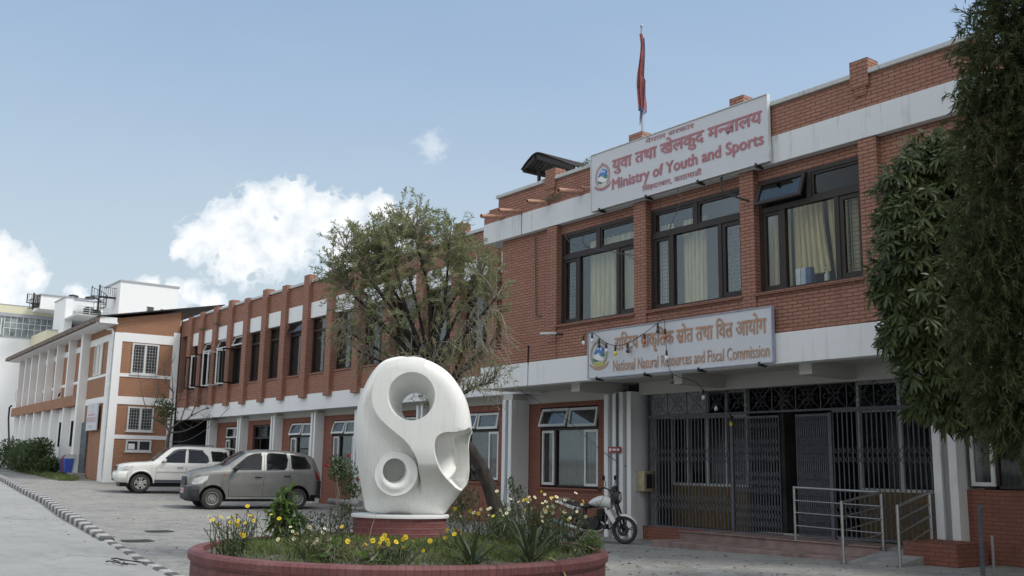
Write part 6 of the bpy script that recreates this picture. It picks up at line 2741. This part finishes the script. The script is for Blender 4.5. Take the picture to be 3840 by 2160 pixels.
tw.build('twig', M['twig'], bt_)
lp, ld, lL = np.array(lp), np.array(ld), np.array(lL)
leaf_mesh('crown', lp, ld, randdir(len(lp)), lL, lL * .22, M['leaf_brush'], bt_)

# ---------------------------------------------------------------- mango tree on the right
mt = thing('mango_tree', 'broad leaved tree with drooping dark whorls in front of the right brick corner', 'tree', (-5.0, 14.9, .1))
MC = np.array([-7.59, 12.75, 4.29])          # reference point of the crown, at a = 0, h = 0


def mp_(a, h, d=0.):
    return MC + RV * a + UPV * h + DV * d


LM = [(-.55, -.15, .13), (-.3, .75, .16), (-.05, -1.7, .2), (.35, 1.55, .42), (.1, 1.15, .45), (-.18, 1.0, .35), (.25, .6, .6), (-.1, .35, .5), (.3, -.1, .65), (-.2, -.2, .34), (.1, -.6, .55), (.45, -.75, .55), (-.1, -.85, .38), (.15, -1.3, .45), (.45, -1.45, .45), (.25, -1.75, .32), (.75, .2, .6), (.8, 1.2, .6), (.8, -.9, .6), (-.38, -.05, .2), (-.38, -.75, .2), (.95, -.2, .6), (.9, .7, .5), (.75, -1.75, .42), (.95, -1.5, .5), (.55, -1.2, .5), (.5, 1.8, .42), (.05, 1.5, .36), (.25, 1.85, .3), (-.15, 1.3, .3)]
q = MB()
tb = [np.array([-5.0, 14.9, 0]), np.array([-5.3, 14.7, 1.6]), mp_(1.7, -.6, .1), mp_(1.1, .4, .1), mp_(.7, 1.3, .05)]
q.tube(smooth_path(tb, 5), [.13 - .1 * k / 20 for k in range(21)], 10)
ml = [np.array(p) for p in smooth_path(tb, 5)][6:]
pos, drs, upv, Ls = [], [], [], []
twm = MB()
for (a, h, r) in LM:
    c = mp_(a, h)
    s = ml[int(np.argmin([np.linalg.norm(p - c) + max(0, p[2] - c[2]) for p in ml]))]
    q.tube([s, (s + c) / 2 + UPV * .1, c], [.04, .03, .015], 5)
    for i in range(int(95 * (r / .5) ** 2)):
        v = randdir(1)[0]
        rr_ = r * (.55 + .5 * rng.random()) * (1.2 if rng.random() < .08 else 1)
        tip = c + v * rr_ * np.array([1, 1, .95])
        st_ = c + v * rr_ * .35 - UPV * .08
        twm.tube([st_, (st_ + tip) / 2 + UPV * .03, tip], [.008, .006, .005], 3, False)
        outd = nrm(v * .8 + np.array([.25, -.5, .1]) + rng.normal(size=3) * .25)
        a1 = nrm(np.cross(outd, UPV + .01))
        a2 = np.cross(a1, outd)
        nl = rng.integers(7, 12)
        for k in range(nl):
            an = 2 * math.pi * k / nl + rng.uniform(-.3, .3)
            rad_ = a1 * math.cos(an) + a2 * math.sin(an)
            d_ = nrm(rad_ * rng.uniform(.8, 1.1) + outd * rng.uniform(.25, .8) - UPV * rng.uniform(.15, .6))
            pos.append(tip + rad_ * .012)
            drs.append(d_)
            upv.append(nrm(outd + UPV * .6 + rng.normal(size=3) * .15))
            Ls.append(rng.uniform(.11, .21))
q.build('trunk', M['bark'], mt, smooth=True)
twm.build('twig', M['dark_twig'], mt)
Ls = np.array(Ls)
leaf_mesh('crown', np.array(pos), np.array(drs), np.array(upv), Ls, Ls * .25, M['leaf_mango'], mt, segs=4, droop=.28)

# ---------------------------------------------------------------- feathery conifer at the right edge
ct = thing('conifer_tree', 'tall feathery conifer of drooping dark sprays at the right edge', 'tree', (-4.45, 10.8, .15))
CC = np.array([-5.34, 9.91, 4.04])


def cp(a, h, d=0.):
    return CC + RV * a + UPV * h + DV * d


LC = [(.56, 2.2, .3), (.42, 1.6, .32), (.28, 1.0, .32), (.2, -.35, .36), (.2, -1.1, .3), (.35, -1.5, .36), (.45, -1.9, .34), (.72, 2.55, .42), (.62, 1.9, .48), (.5, 1.35, .45), (.58, .75, .52), (.4, .2, .42), (.5, -.3, .5), (.3, -.7, .34), (.55, -1.0, .5), (.6, -1.55, .48), (.55, -2.0, .36), (1.1, 2.6, .6), (1.15, 1.6, .7), (1.1, .6, .7), (1.1, -.5, .7), (1.1, -1.5, .6), (1.0, 3.4, .55), (1.5, 0, .8), (1.5, 1.6, .8), (1.3, 3.9, .6)]
q = MB()
tb = [cp(1.25, -4, .1), cp(1.25, -1, .1), cp(1.25, 2, .05), cp(1.2, 4.4, 0)]
q.tube(smooth_path(tb, 4), [.16 - .13 * k / 12 for k in range(13)], 10)
pos, drs, upv, Ls = [], [], [], []
st_m = MB()
for (a, h, r) in LC:
    c = cp(a, h)
    q.tube([cp(1.25, h - .3, .08), (cp(1.25, h, .08) + c) / 2 + UPV * .12, c], [.03, .02, .01], 4)
    for i in range(int(240 * (r / .5) ** 1.7)):
        v = randdir(1)[0]
        s = c + v * r * rng.uniform(.3, 1.02)
        hd = nrm(np.array([v[0], v[1], 0]) + rng.normal(size=3) * .4 + np.array([.2, -.3, 0]))
        ln = rng.uniform(.12, .36)
        p1 = s + hd * ln * .45 + UPV * ln * rng.uniform(-.1, .3)
        p2 = p1 + hd * ln * .35 - UPV * ln * rng.uniform(-.1, .65)
        pth = np.array([np.array(p) for p in smooth_path([s, p1, p2], 4)])
        st_m.tube(pth, [.0035] * len(pth), 3, False)
        for k in range(30):
            x = rng.random() ** .8 * (len(pth) - 1)
            i0 = min(int(x), len(pth) - 2)
            p = pth[i0] * (1 - x + i0) + pth[i0 + 1] * (x - i0)
            ax = nrm(pth[i0 + 1] - pth[i0])
            pos.append(p)
            drs.append(ax * .8 + rng.normal(size=3) * .38 - UPV * .25)
            upv.append(rng.normal(size=3))
            Ls.append(rng.uniform(.05, .12))
q.build('trunk', M['bark'], ct, smooth=True)
st_m.build('twig', M['dark_twig'], ct)
Ls = np.array(Ls)
leaf_mesh('crown', np.array(pos), np.array(drs), np.array(upv), Ls, .011, M['leaf_conifer'], ct)

# ---------------------------------------------------------------- bare tree before the annex gable
bare = thing('bare_tree', 'leafless young tree with one green tuft standing before the annex gable', 'tree', (-46, 15.3, .5))
BB = np.array([-46, 15.3, .5])


def bp_(a, h, d=0.):
    return BB + RV * a + UPV * h + DV * d


q = MB()
q.tube(smooth_path([bp_(0, 0), bp_(.02, 1.0), bp_(0, 2.0), bp_(.08, 2.6)], 4), [.1, .1, .095, .09, .09, .085, .085, .08, .08, .08, .075, .07, .07], 8)
brn = [[(.05, 2.4), (-.2, 2.75), (-.95, 3.2), (-1.35, 4.15), (-1.6, 5.1)], [(.06, 2.5), (.12, 3.3), (.1, 4.2), (-.05, 5.5)], [(.07, 2.55), (.5, 2.9), (.95, 3.15), (1.35, 4.3)],
       [(.95, 3.15), (1.6, 3.5), (2.3, 3.6)], [(.5, 2.9), (.75, 3.9), (.6, 4.9)], [(-.95, 3.2), (-.6, 4.1), (-.75, 5.0)], [(-.2, 2.75), (-.55, 3.5), (-.35, 4.3)], [(.12, 3.3), (.45, 4.1), (.4, 5.0)], [(.95, 3.15), (1.2, 3.7), (1.9, 4.4)], [(.05, 2.4), (.6, 2.45), (1.3, 2.75), (2.0, 3.3)], [(.1, 4.2), (-.3, 4.8), (-.4, 5.4)], [(1.35, 3.0), (1.9, 3.0), (2.6, 3.1)]]
tips = []
for br in brn:
    d0 = rng.uniform(-.3, .3)
    pth = [np.array(p) for p in smooth_path([bp_(a, h, d0 * i / len(br)) for i, (a, h) in enumerate(br)], 4)]
    r0 = .05 if br[0][1] < 2.7 else .028
    q.tube(pth, [r0 - (r0 - .008) * k / (len(pth) - 1) for k in range(len(pth))], 5)
    for i in range(9):
        k = rng.integers(3, len(pth))
        e = pth[k] + RV * rng.normal() * .35 + UPV * rng.uniform(0, .55) + DV * rng.normal() * .3
        q.tube([pth[k], (pth[k] + e) / 2 + randdir(1)[0] * .05, e], [.012, .009, .005], 3, False)
q.build('trunk', plain('bare_grey_bark', (.1, .09, .08), .9, var=.4, scale=5), bare, smooth=True)
n = 420
c = np.array([bp_(-.28, 3.35), bp_(-.1, 3.1), bp_(-.35, 3.75), bp_(0, 3.45)])[rng.integers(0, 4, n)]
leaf_mesh('leaf_tuft', c + rng.normal(size=(n, 3)) * .17, randdir(n), randdir(n), rng.uniform(.1, .2, n), .07, M['leaf_bush'], bare)

# ---------------------------------------------------------------- bushes


def bush(name, label, c, lumps, n, L, mat, wr=.45, group=None, segs=1, stems=12, cat='bush', droop=.2):
    t = thing(name, label, cat, c, group=group)
    c = np.array(c)
    pos = []
    s = MB()
    for (dx, dy, dz, r) in lumps:
        cc_ = c + np.array([dx, dy, dz])
        k = int(n * r ** 2 / sum(l[3] ** 2 for l in lumps))
        v = randdir(k)
        pos.append(cc_ + v * r * (rng.random((k, 1)) ** .4) * np.array([1, 1, .9]))
        for i in range(max(2, stems // len(lumps))):
            e = cc_ + randdir(1, -.2)[0] * r * .9
            b0 = c + np.array([dx * .4, dy * .4, 0]) + rng.normal(size=3) * np.array([.05, .05, 0])
            s.tube([b0, (b0 + e) / 2 + rng.normal(size=3) * .04, e], [.012 * r / .3, .008, .004], 4, False)
    pos = np.concatenate(pos)
    pos[:, 2] = np.maximum(pos[:, 2], c[2] + .02)
    k = len(pos)
    s.build('stem', M['twig'], t)
    dr_ = randdir(k) + np.array([0, 0, .3])
    Lk = rng.uniform(.6, 1.2, k) * L
    leaf_mesh('foliage', pos, dr_, randdir(k) * .6 + UPV, Lk, Lk * wr, mat, t, segs=segs, droop=droop)
    return t


for k, (c, lab, ls) in enumerate((
        ((-61.5, 12.6, .86), 'large leafy green bush at the far left end of the annex wall', [(0, 0, .9, .9), (-1.2, .2, .8, .9), (.9, -.2, .7, .7)]),
        ((-58.3, 12.5, .8), 'tall loose bush with pale shoots standing before the white annex fins', [(0, 0, 1.1, .95), (-.8, 0, .8, .8), (.7, .1, 1.4, .6), (.9, 0, .6, .6)]),
        ((-56.2, 12.7, .75), 'small dark bush nearest the bins at the end of the hedge', [(0, 0, .5, .5), (.3, 0, .35, .35)]))):
    bush('bush', lab, c, ls, 2600, .2, M['leaf_bush'], .5, 'bushes along the annex wall')
bush('bush', 'leafy dark bush at the far left edge beyond the hedge', (-65.5, 12.8, .95), [(0, 0, .9, 1.0), (-1.5, 0, .9, 1.1), (1.3, 0, .7, .8)], 2200, .22, M['leaf_bush'], .5, 'bushes along the annex wall')
n = 2600
u = rng.uniform(-62, -50.5, n)
w_ = 12.3 + .0 * u + rng.uniform(-.25, 1.1, n) * np.interp(u, [-62, -52, -50.5], [1, .9, .5])
gp_ = np.stack([u, w_ - .05 * (u + 55), np.array([ground_z(x) for x in u])], 1)
o = leaf_mesh('grass_strip', gp_, randdir(n, .2) + UPV * .6, randdir(n), rng.uniform(.12, .34, n), .05, M['grass'])
tag(o, kind='stuff')

bush('rose_bush', 'spindly rose bush with red blooms before the ground floor window left of the sculpture', (-20.1, 10.6, .05), [(0, 0, 1.35, .33), (.1, .15, 1.0, .25), (-.1, -.15, 1.55, .22), (0, .1, .55, .2)], 900, .1, M['leaf_bush'], .5)
rs_ = [o for o in col.objects if o.name.startswith('rose_bush')][-1]
for (dx, dy, dz) in ((-.15, -.35, 1.5), (.02, .1, 1.72), (.1, .3, 1.2)):
    q = MB()
    for k in range(7):
        a = 2 * math.pi * k / 7
        q.face([(0, 0, 0), (.05 * math.cos(a), .05 * math.sin(a), .02), (.055 * math.cos(a + .5), .055 * math.sin(a + .5), .05), (.02 * math.cos(a + 1), .02 * math.sin(a + 1), .05)])
    q.xform(Matrix.Translation((-20.1 + dx, 10.6 + dy, .05 + dz)))
    q.build('bloom', plain('red_petal', (.4, .03, .05), .6), rs_)
bush('shrub', 'thin dark leaved shrub by the first canopy column right of the leaning trunk', (-15.5, 11.8, .02), [(0, 0, .75, .22), (.05, .05, 1.1, .18), (-.05, -.05, 1.3, .12), (.1, .1, .45, .2)], 420, .09, M['leaf_bush'], .45)
bush('shrub', 'green shrub growing behind the right flank of the sculpture', (-14.6, 9.9, .02), [(0, 0, .75, .32), (.15, .1, 1.05, .25), (-.1, 0, 1.3, .18)], 700, .08, M['leaf_bush'], .4)

# ---------------------------------------------------------------- planter grass and plants
n = 27000
r = np.sqrt(rng.random(n)) * 2.2
a = rng.uniform(0, 2 * math.pi, n)
gx, gy = PC[0] + r * np.cos(a), PC[1] + r * np.sin(a)
patch = np.sin(gx * 3.1) * np.cos(gy * 2.7) + np.sin(gx * 7.3 + gy * 5) * .5
e1, e2 = (gx - SC.x) * SR.x + (gy - SC.y) * SR.y, (gx - SC.x) * FR.x + (gy - SC.y) * FR.y
ok = (((e1 / .62) ** 2 + (e2 / .44) ** 2) > 1) & ((r < 1.85) | (rng.random(n) < .3)) & ((patch > -.7) | (rng.random(n) < .3))
gx, gy = gx[ok], gy[ok]
k = len(gx)
pos = np.stack([gx, gy, np.array([soil_z(x, y) for x, y in zip(gx, gy)]) - .005], 1)
o = leaf_mesh('grass', pos, randdir(k, .3) * .8 + UPV * .75, randdir(k), rng.uniform(.06, .17, k), .011, M['grass'], None, segs=2, droop=.3)
tag(o, kind='stuff')
n = 700
r = 1.5 + rng.random(n) * .75
a = rng.uniform(0, 2 * math.pi, n)
pos = np.stack([PC[0] + r * np.cos(a), PC[1] + r * np.sin(a), np.array([soil_z(PC[0] + x * math.cos(y), PC[1] + x * math.sin(y)) for x, y in zip(r, a)])], 1)
o = leaf_mesh('ground_cover', pos, randdir(n, .1), randdir(n), rng.uniform(.04, .1, n), .03, M['leaf_grey'], None)
tag(o, kind='stuff')

M['petal_y'] = plain('yellow_petal', (.72, .52, .02), .6, var=.1)
M['petal_w'] = plain('cream_petal', (.72, .7, .5), .6, var=.08)
M['petal_r'] = plain('orange_red_petal', (.55, .09, .04), .6)
M['eye'] = plain('flower_centre', (.5, .33, .03), .8)


def flower_mesh(mat, r):
    q = MB()
    n_ = 11
    for k in range(n_):
        a0, a1 = 2 * math.pi * k / n_, 2 * math.pi * (k + .92) / n_
        am = (a0 + a1) / 2
        q.face([(r * .2 * math.cos(a0), r * .2 * math.sin(a0), 0), (r * .9 * math.cos(a0), r * .9 * math.sin(a0), r * .12), (r * 1.03 * math.cos(am), r * 1.03 * math.sin(am), r * .1), (r * .9 * math.cos(a1), r * .9 * math.sin(a1), r * .12), (r * .2 * math.cos(a1), r * .2 * math.sin(a1), 0)])
    q.m = 1
    q.lathe([(r * .36, 0), (r * .34, r * .2), (r * .2, r * .3), (0, r * .33)], (0, 0, 0), 'z', 9)
    o = q.build('flower', [mat, M['eye']], None)
    me = o.data
    bpy.data.objects.remove(o)
    return me


FM = {('y', k): flower_mesh(M['petal_y'], r) for k, r in ((0, .021), (1, .028))}
FM.update({('w', k): flower_mesh(M['petal_w'], r) for k, r in ((0, .019), (1, .024))})
FM[('r', 0)] = flower_mesh(M['petal_r'], .04)


def daisies(label, c, spread, nfl, cols, h, nst, leafn=260, lean=(0, 0), leaf='leaf_grey'):
    z = soil_z(c[0], c[1]) - .01
    t = thing('daisy_clump', label, 'flowers', (c[0], c[1], z), group='daisies in the round planter')
    q = MB()
    heads, lpos = [], []
    for i in range(nst):
        b0 = np.array([c[0], c[1], z]) + np.array([*(rng.normal(size=2) * spread * .45), 0])
        hh = h * rng.uniform(.55, 1.08)
        e = b0 + np.array([*(rng.normal(size=2) * spread * .6), hh]) + np.array([lean[0] * hh, lean[1] * hh, 0])
        mid = (b0 + e) / 2 + np.array([*(rng.normal(size=2) * .03), hh * .06])
        q.tube([b0, mid, e], [.006, .005, .0035], 3, False)
        heads.append((e, e - mid))
        for k in range(leafn // nst):
            t_ = rng.random() ** .8 * .92
            p = b0 * (1 - t_) ** 2 + 2 * mid * t_ * (1 - t_) + e * t_ * t_
            lpos.append(p)
    q.build('stem', M['leaf_bush'], t)
    lpos = np.array(lpos)
    leaf_mesh('foliage', lpos, randdir(len(lpos)) + UPV * .3, randdir(len(lpos)), rng.uniform(.035, .085, len(lpos)), .012, M[leaf], t)
    idx = rng.permutation(len(heads))[:nfl]
    for i in idx:
        e, ax = heads[i]
        kd = cols[rng.integers(0, len(cols))]
        o = bpy.data.objects.new('flower', FM[(kd, int(rng.integers(0, 2)) if kd != 'r' else 0)])
        col.objects.link(o)
        o.parent = t
        nz = nrm(ax + np.array([.35, -.28, .1]) + rng.normal(size=3) * .25)
        mtx = Vector(nz).to_track_quat('Z', 'Y').to_matrix().to_4x4()
        mtx.translation = e
        o.matrix_parent_inverse = Matrix.Translation(t.location).inverted()
        o.matrix_basis = mtx
    return t


daisies('tall bright yellow daisies spilling over the left rim of the planter', (-10.95, 4.42), .26, 17, 'yyyyw', .44, 44, 420)
daisies('cream white daisies in the grass left in front of the pedestal', (-10.1, 5.0), .3, 20, 'wwwwy', .34, 40, 260)
daisies('low bright yellow daisies in front of the brick pedestal', (-9.35, 5.55), .3, 20, 'y', .25, 36, 260)
daisies('few yellow daisies in the grass just right of the pedestal', (-9.6, 6.55), .2, 8, 'y', .27, 14, 120)
daisies('big bushy clump of cream and yellow daisies at the right end of the planter', (-9.7, 7.85), .38, 50, 'wwwy', .66, 95, 1500, leaf='leaf_grey')
daisies('cream daisies standing behind the right end of the pedestal', (-11.3, 8.0), .25, 16, 'wwy', .52, 26, 260)
daisies('sparse yellow daisies beside the broad leaved shrub at the back left', (-12.2, 5.25), .22, 7, 'y', .48, 14, 120)
bush('shrub', 'bright green broad leaved shrub at the back left of the planter', (-12.3, 5.65, .64), [(0, 0, .28, .2), (.02, .02, .5, .18), (.05, -.1, .32, .18), (-.05, .15, .2, .18)], 260, .17, M['leaf_bright'], .35, segs=4, droop=.35)
bush('shrub', 'grey green low bush behind the left end of the pedestal', (-12.5, 6.5, .64), [(0, 0, .2, .26), (.15, .3, .18, .22), (-.1, -.35, .15, .22)], 1100, .06, M['leaf_grey'], .35)
bush('shrub', 'low feathery green bush at the right rim of the planter', (-9.2, 8.12, .6), [(0, 0, .14, .17), (-.05, .14, .12, .14)], 700, .06, M['leaf_bright'], .3)
bush('shrub', 'small leafy bush between the pedestal and the sword leaved plants', (-10.4, 7.75, .62), [(0, 0, .18, .22), (-.2, .1, .22, .2)], 600, .07, M['leaf_bush'], .4)
bush('seedling', 'pale broad leaved seedling at the front left of the planter', (-9.75, 5.02, .62), [(0, 0, .1, .12)], 26, .13, M['leaf_bright'], .7, cat='plant', segs=4)
bush('seedling', 'small broad leaved seedling at the very front of the planter', (-9.15, 5.15, .6), [(0, 0, .06, .13)], 22, .11, M['leaf_bright'], .7, cat='plant', segs=4)
o = daisies('single orange red flower beside the low bush at the right rim', (-9.28, 8.2), .03, 1, 'r', .2, 2, 20)


def sword_plant(label, c, nl, L, extra=()):
    z = soil_z(c[0], c[1]) - .01
    t = thing('sword_plant', label, 'plant', (c[0], c[1], z), group='sword leaved plants in the planter')
    for i in range(nl):
        a = 2 * math.pi * i / nl + rng.uniform(-.25, .25)
        el = rng.uniform(.5, 1.25)
        ln = L * rng.uniform(.7, 1.15)
        hd = np.array([math.cos(a), math.sin(a), 0])
        sd_ = np.array([-math.sin(a), math.cos(a), 0])
        rows = []
        for k in range(9):
            s = k / 8
            p = np.array([c[0], c[1], z]) + hd * (ln * s * math.cos(el) * (1 + .25 * s)) + UPV * (ln * s * math.sin(el) - ln * .42 * s * s * s * (1.4 - math.sin(el)))
            wd = .024 * (1 - s) ** .6 * (.6 + .8 * min(1, s * 3)) + .001
            rows.append([p - sd_ * wd, p - UPV * wd * .35, p + sd_ * wd])
        q = MB()
        q.grid(rows)
        q.build('blade', M['leaf_sword'], t, smooth=True)
    for (hd, ln, c_) in extra:
        hd = nrm(np.array(hd))
        sd_ = np.array([-hd[1], hd[0], 0])
        q = MB()
        rows = []
        for k in range(11):
            s = k / 10
            p = np.array([c[0], c[1], z]) + hd * ln * s * .8 + UPV * (ln * .45 * s - ln * 1.1 * s ** 3)
            wd = .028 * (1 - s) ** .5 * (.6 + .6 * min(1, s * 3)) + .001
            rows.append([p - sd_ * wd, p - UPV * wd * .3, p + sd_ * wd])
        q.grid(rows)
        o = q.build('yellowed_blade', c_, t, smooth=True)
        o['label'] = 'yellowing blade hanging over the planter rim'
    return t


sword_plant('dark sword leaved plant at the front right, farther left of the two', (-8.85, 6.2), 15, .62)
sword_plant('dark sword leaved plant with one yellowed leaf hanging over the rim', (-8.85, 6.98), 16, .7, [((.85, .3, 0), .75, plain('yellowed_leaf', (.28, .28, .09), .6))])
sword_plant('short strap leaved plant at the back left beside the broad leaved shrub', (-12.0, 5.45), 9, .36)
q = MB()
for k in range(60):
    b0 = np.array([-9.75, 5.3, .66]) + np.array([*(rng.normal(size=2) * .2), rng.uniform(0, .12)])
    d_ = nrm(rng.normal(size=3) * np.array([1, 1, .5]))
    q.tube([b0, b0 + d_ * .12 + UPV * .04, b0 + d_ * rng.uniform(.2, .38)], [.004, .0035, .002], 3, False)
o = q.build('dry_twig_heap', M['dry'])
tag(o, 'small heap of dry brown stalks lying in the grass left of the pedestal front', 'twigs')

# plants rooted on the building ledges
for (u, w0, z, lab) in ((-18.6, 15.25, 8.1, 'weeds growing on the roof band beside the third spout'), (-17.3, 15.25, 8.72, 'small weed sprouting over the spouts by the upper sign'), (-44.3, 16.6, 7.75, 'weeds growing from the top of the white wing panels'), (-46.2, 16.6, 7.7, 'small weeds on the wing parapet near the annex roof')):
    n = 90
    pos = np.stack([u + rng.normal(size=n) * .2, w0 + rng.normal(size=n) * .03, z + rng.uniform(0, .1, n)], 1)
    o = leaf_mesh('weed_tuft', pos, randdir(n, -.2) + UPV * .3 + np.array([0, -.3, 0]), randdir(n), rng.uniform(.06, .16, n), .02, M['leaf_grey'])
    tag(o, lab, 'weeds')
# fallen leaves on the paving
n = 420
u = np.concatenate([rng.uniform(-15.5, -7.5, 300), rng.uniform(-30, -15, 120)])
w_ = np.concatenate([rng.uniform(9.5, 15.1, 300), rng.uniform(5.5, 11, 120)])
keep = np.hypot(u - PC[0], w_ - PC[1]) > PR + .1
u, w_ = u[keep], w_[keep]
n = len(u)
pos = np.stack([u, w_, np.array([ground_z(x) for x in u]) + .012], 1)
dd = randdir(n)
dd[:, 2] *= .12
o = leaf_mesh('fallen_leaves', pos, dd, UPV + rng.normal(size=(n, 3)) * .25, rng.uniform(.04, .1, n), .04, leafmat('fallen_leaf', (.09, .03, .025), (.2, .09, .06), .1))
tag(o, kind='stuff')
# broken twigs at the end of the kerb
q = MB()
for k in range(5):
    b0 = np.array([-16.9 + rng.uniform(-.5, .5), 4.9 + rng.uniform(-.2, .2), .04])
    q.tube([b0, b0 + np.array([rng.uniform(.2, .5), rng.uniform(-.15, .15), .03]), b0 + np.array([rng.uniform(.5, .9), rng.uniform(-.3, .3), .0])], [.012, .01, .006], 5)
o = q.build('fallen_branch', M['bark'])
tag(o, 'few broken twigs lying on the road beside the kerb edging', 'twigs')

# unseen trees added beyond the right edge to shade the entrance court
for (c, h_, rr2, lab) in (((-1.2, 12.0, .2), 7.0, 3.6, 'added unseen shade tree beyond the right edge by the building end'), ((1.6, 6.0, .2), 7.0, 3.9, 'added unseen shade tree beyond the right edge nearer the road')):
    t = thing('added_shade_tree', lab, 'tree', c)
    q = MB()
    q.tube(smooth_path([(c[0], c[1], 0), (c[0] + .1, c[1], 2.2), (c[0], c[1] + .2, 4.5), (c[0], c[1], h_)], 4), [.26 - .2 * k / 12 for k in range(13)], 10)
    pos = []
    for k in range(20):
        v = randdir(1, -.75)[0]
        lc = np.array([c[0], c[1], h_]) + v * np.array([rr2, rr2, rr2 * .85]) * rng.uniform(.45, .8)
        q.tube([(c[0], c[1], 3.6), tuple((np.array([c[0], c[1], 4]) + lc) / 2 + UPV * .3), tuple(lc)], [.08, .05, .02], 5)
        d_ = randdir(420)
        pos.append(lc + d_ * (rng.random((420, 1)) ** .4) * 1.5)
    q.build('trunk', M['bark'], t, smooth=True)
    pos = np.concatenate(pos)
    leaf_mesh('crown', pos, randdir(len(pos)) - UPV * .3, randdir(len(pos)) * .7 + UPV, rng.uniform(.2, .36, len(pos)), .14, M['leaf_bush'], t, segs=2, droop=.2)

# unseen tree row added behind the camera, shading the court and darkening panes
for i, (x, y, hh) in enumerate(((-44, -13, 6.2), (-35, -15, 7.0), (-26.5, -13, 6.4), (-18, -8, 9), (-9, -8.5, 9.5), (1, -8, 9.5), (10, -4, 9))):
    t = thing('added_street_tree', ('tall', 'wide', 'full')[i % 3] + ' unseen street tree added across the road, ' + ('first', 'second', 'third', 'fourth', 'fifth', 'sixth', 'seventh')[i] + ' of the row from the annex end', 'tree', (x, y, ground_z(x)), group='street trees added across the road')
    q = MB()
    q.tube(smooth_path([(x, y, 0), (x + .2, y, 2), (x, y + .2, hh)], 4), [.3 - .022 * k for k in range(9)], 8)
    pos = []
    for k in range(16):
        v = randdir(1, -.8)[0]
        lc = np.array([x, y, hh - .6]) + v * np.array([4.2, 4.2, 3.4 if hh < 8 else 5.2]) * rng.uniform(.4, .85)
        q.tube([(x, y, 2.6), tuple((np.array([x, y, 3.4]) + lc) / 2), tuple(lc)], [.1, .06, .03], 4)
        d_ = randdir(170)
        pos.append(lc + d_ * (rng.random((170, 1)) ** .4) * 2.0)
    q.build('trunk', M['bark'], t, smooth=True)
    pos = np.concatenate(pos)
    pos[:, 2] = np.maximum(pos[:, 2], ground_z(x) + 1.0)
    leaf_mesh('crown', pos, randdir(len(pos)), randdir(len(pos)) + UPV * .5, rng.uniform(.45, .8, len(pos)), .4, M['leaf_bush'], t)
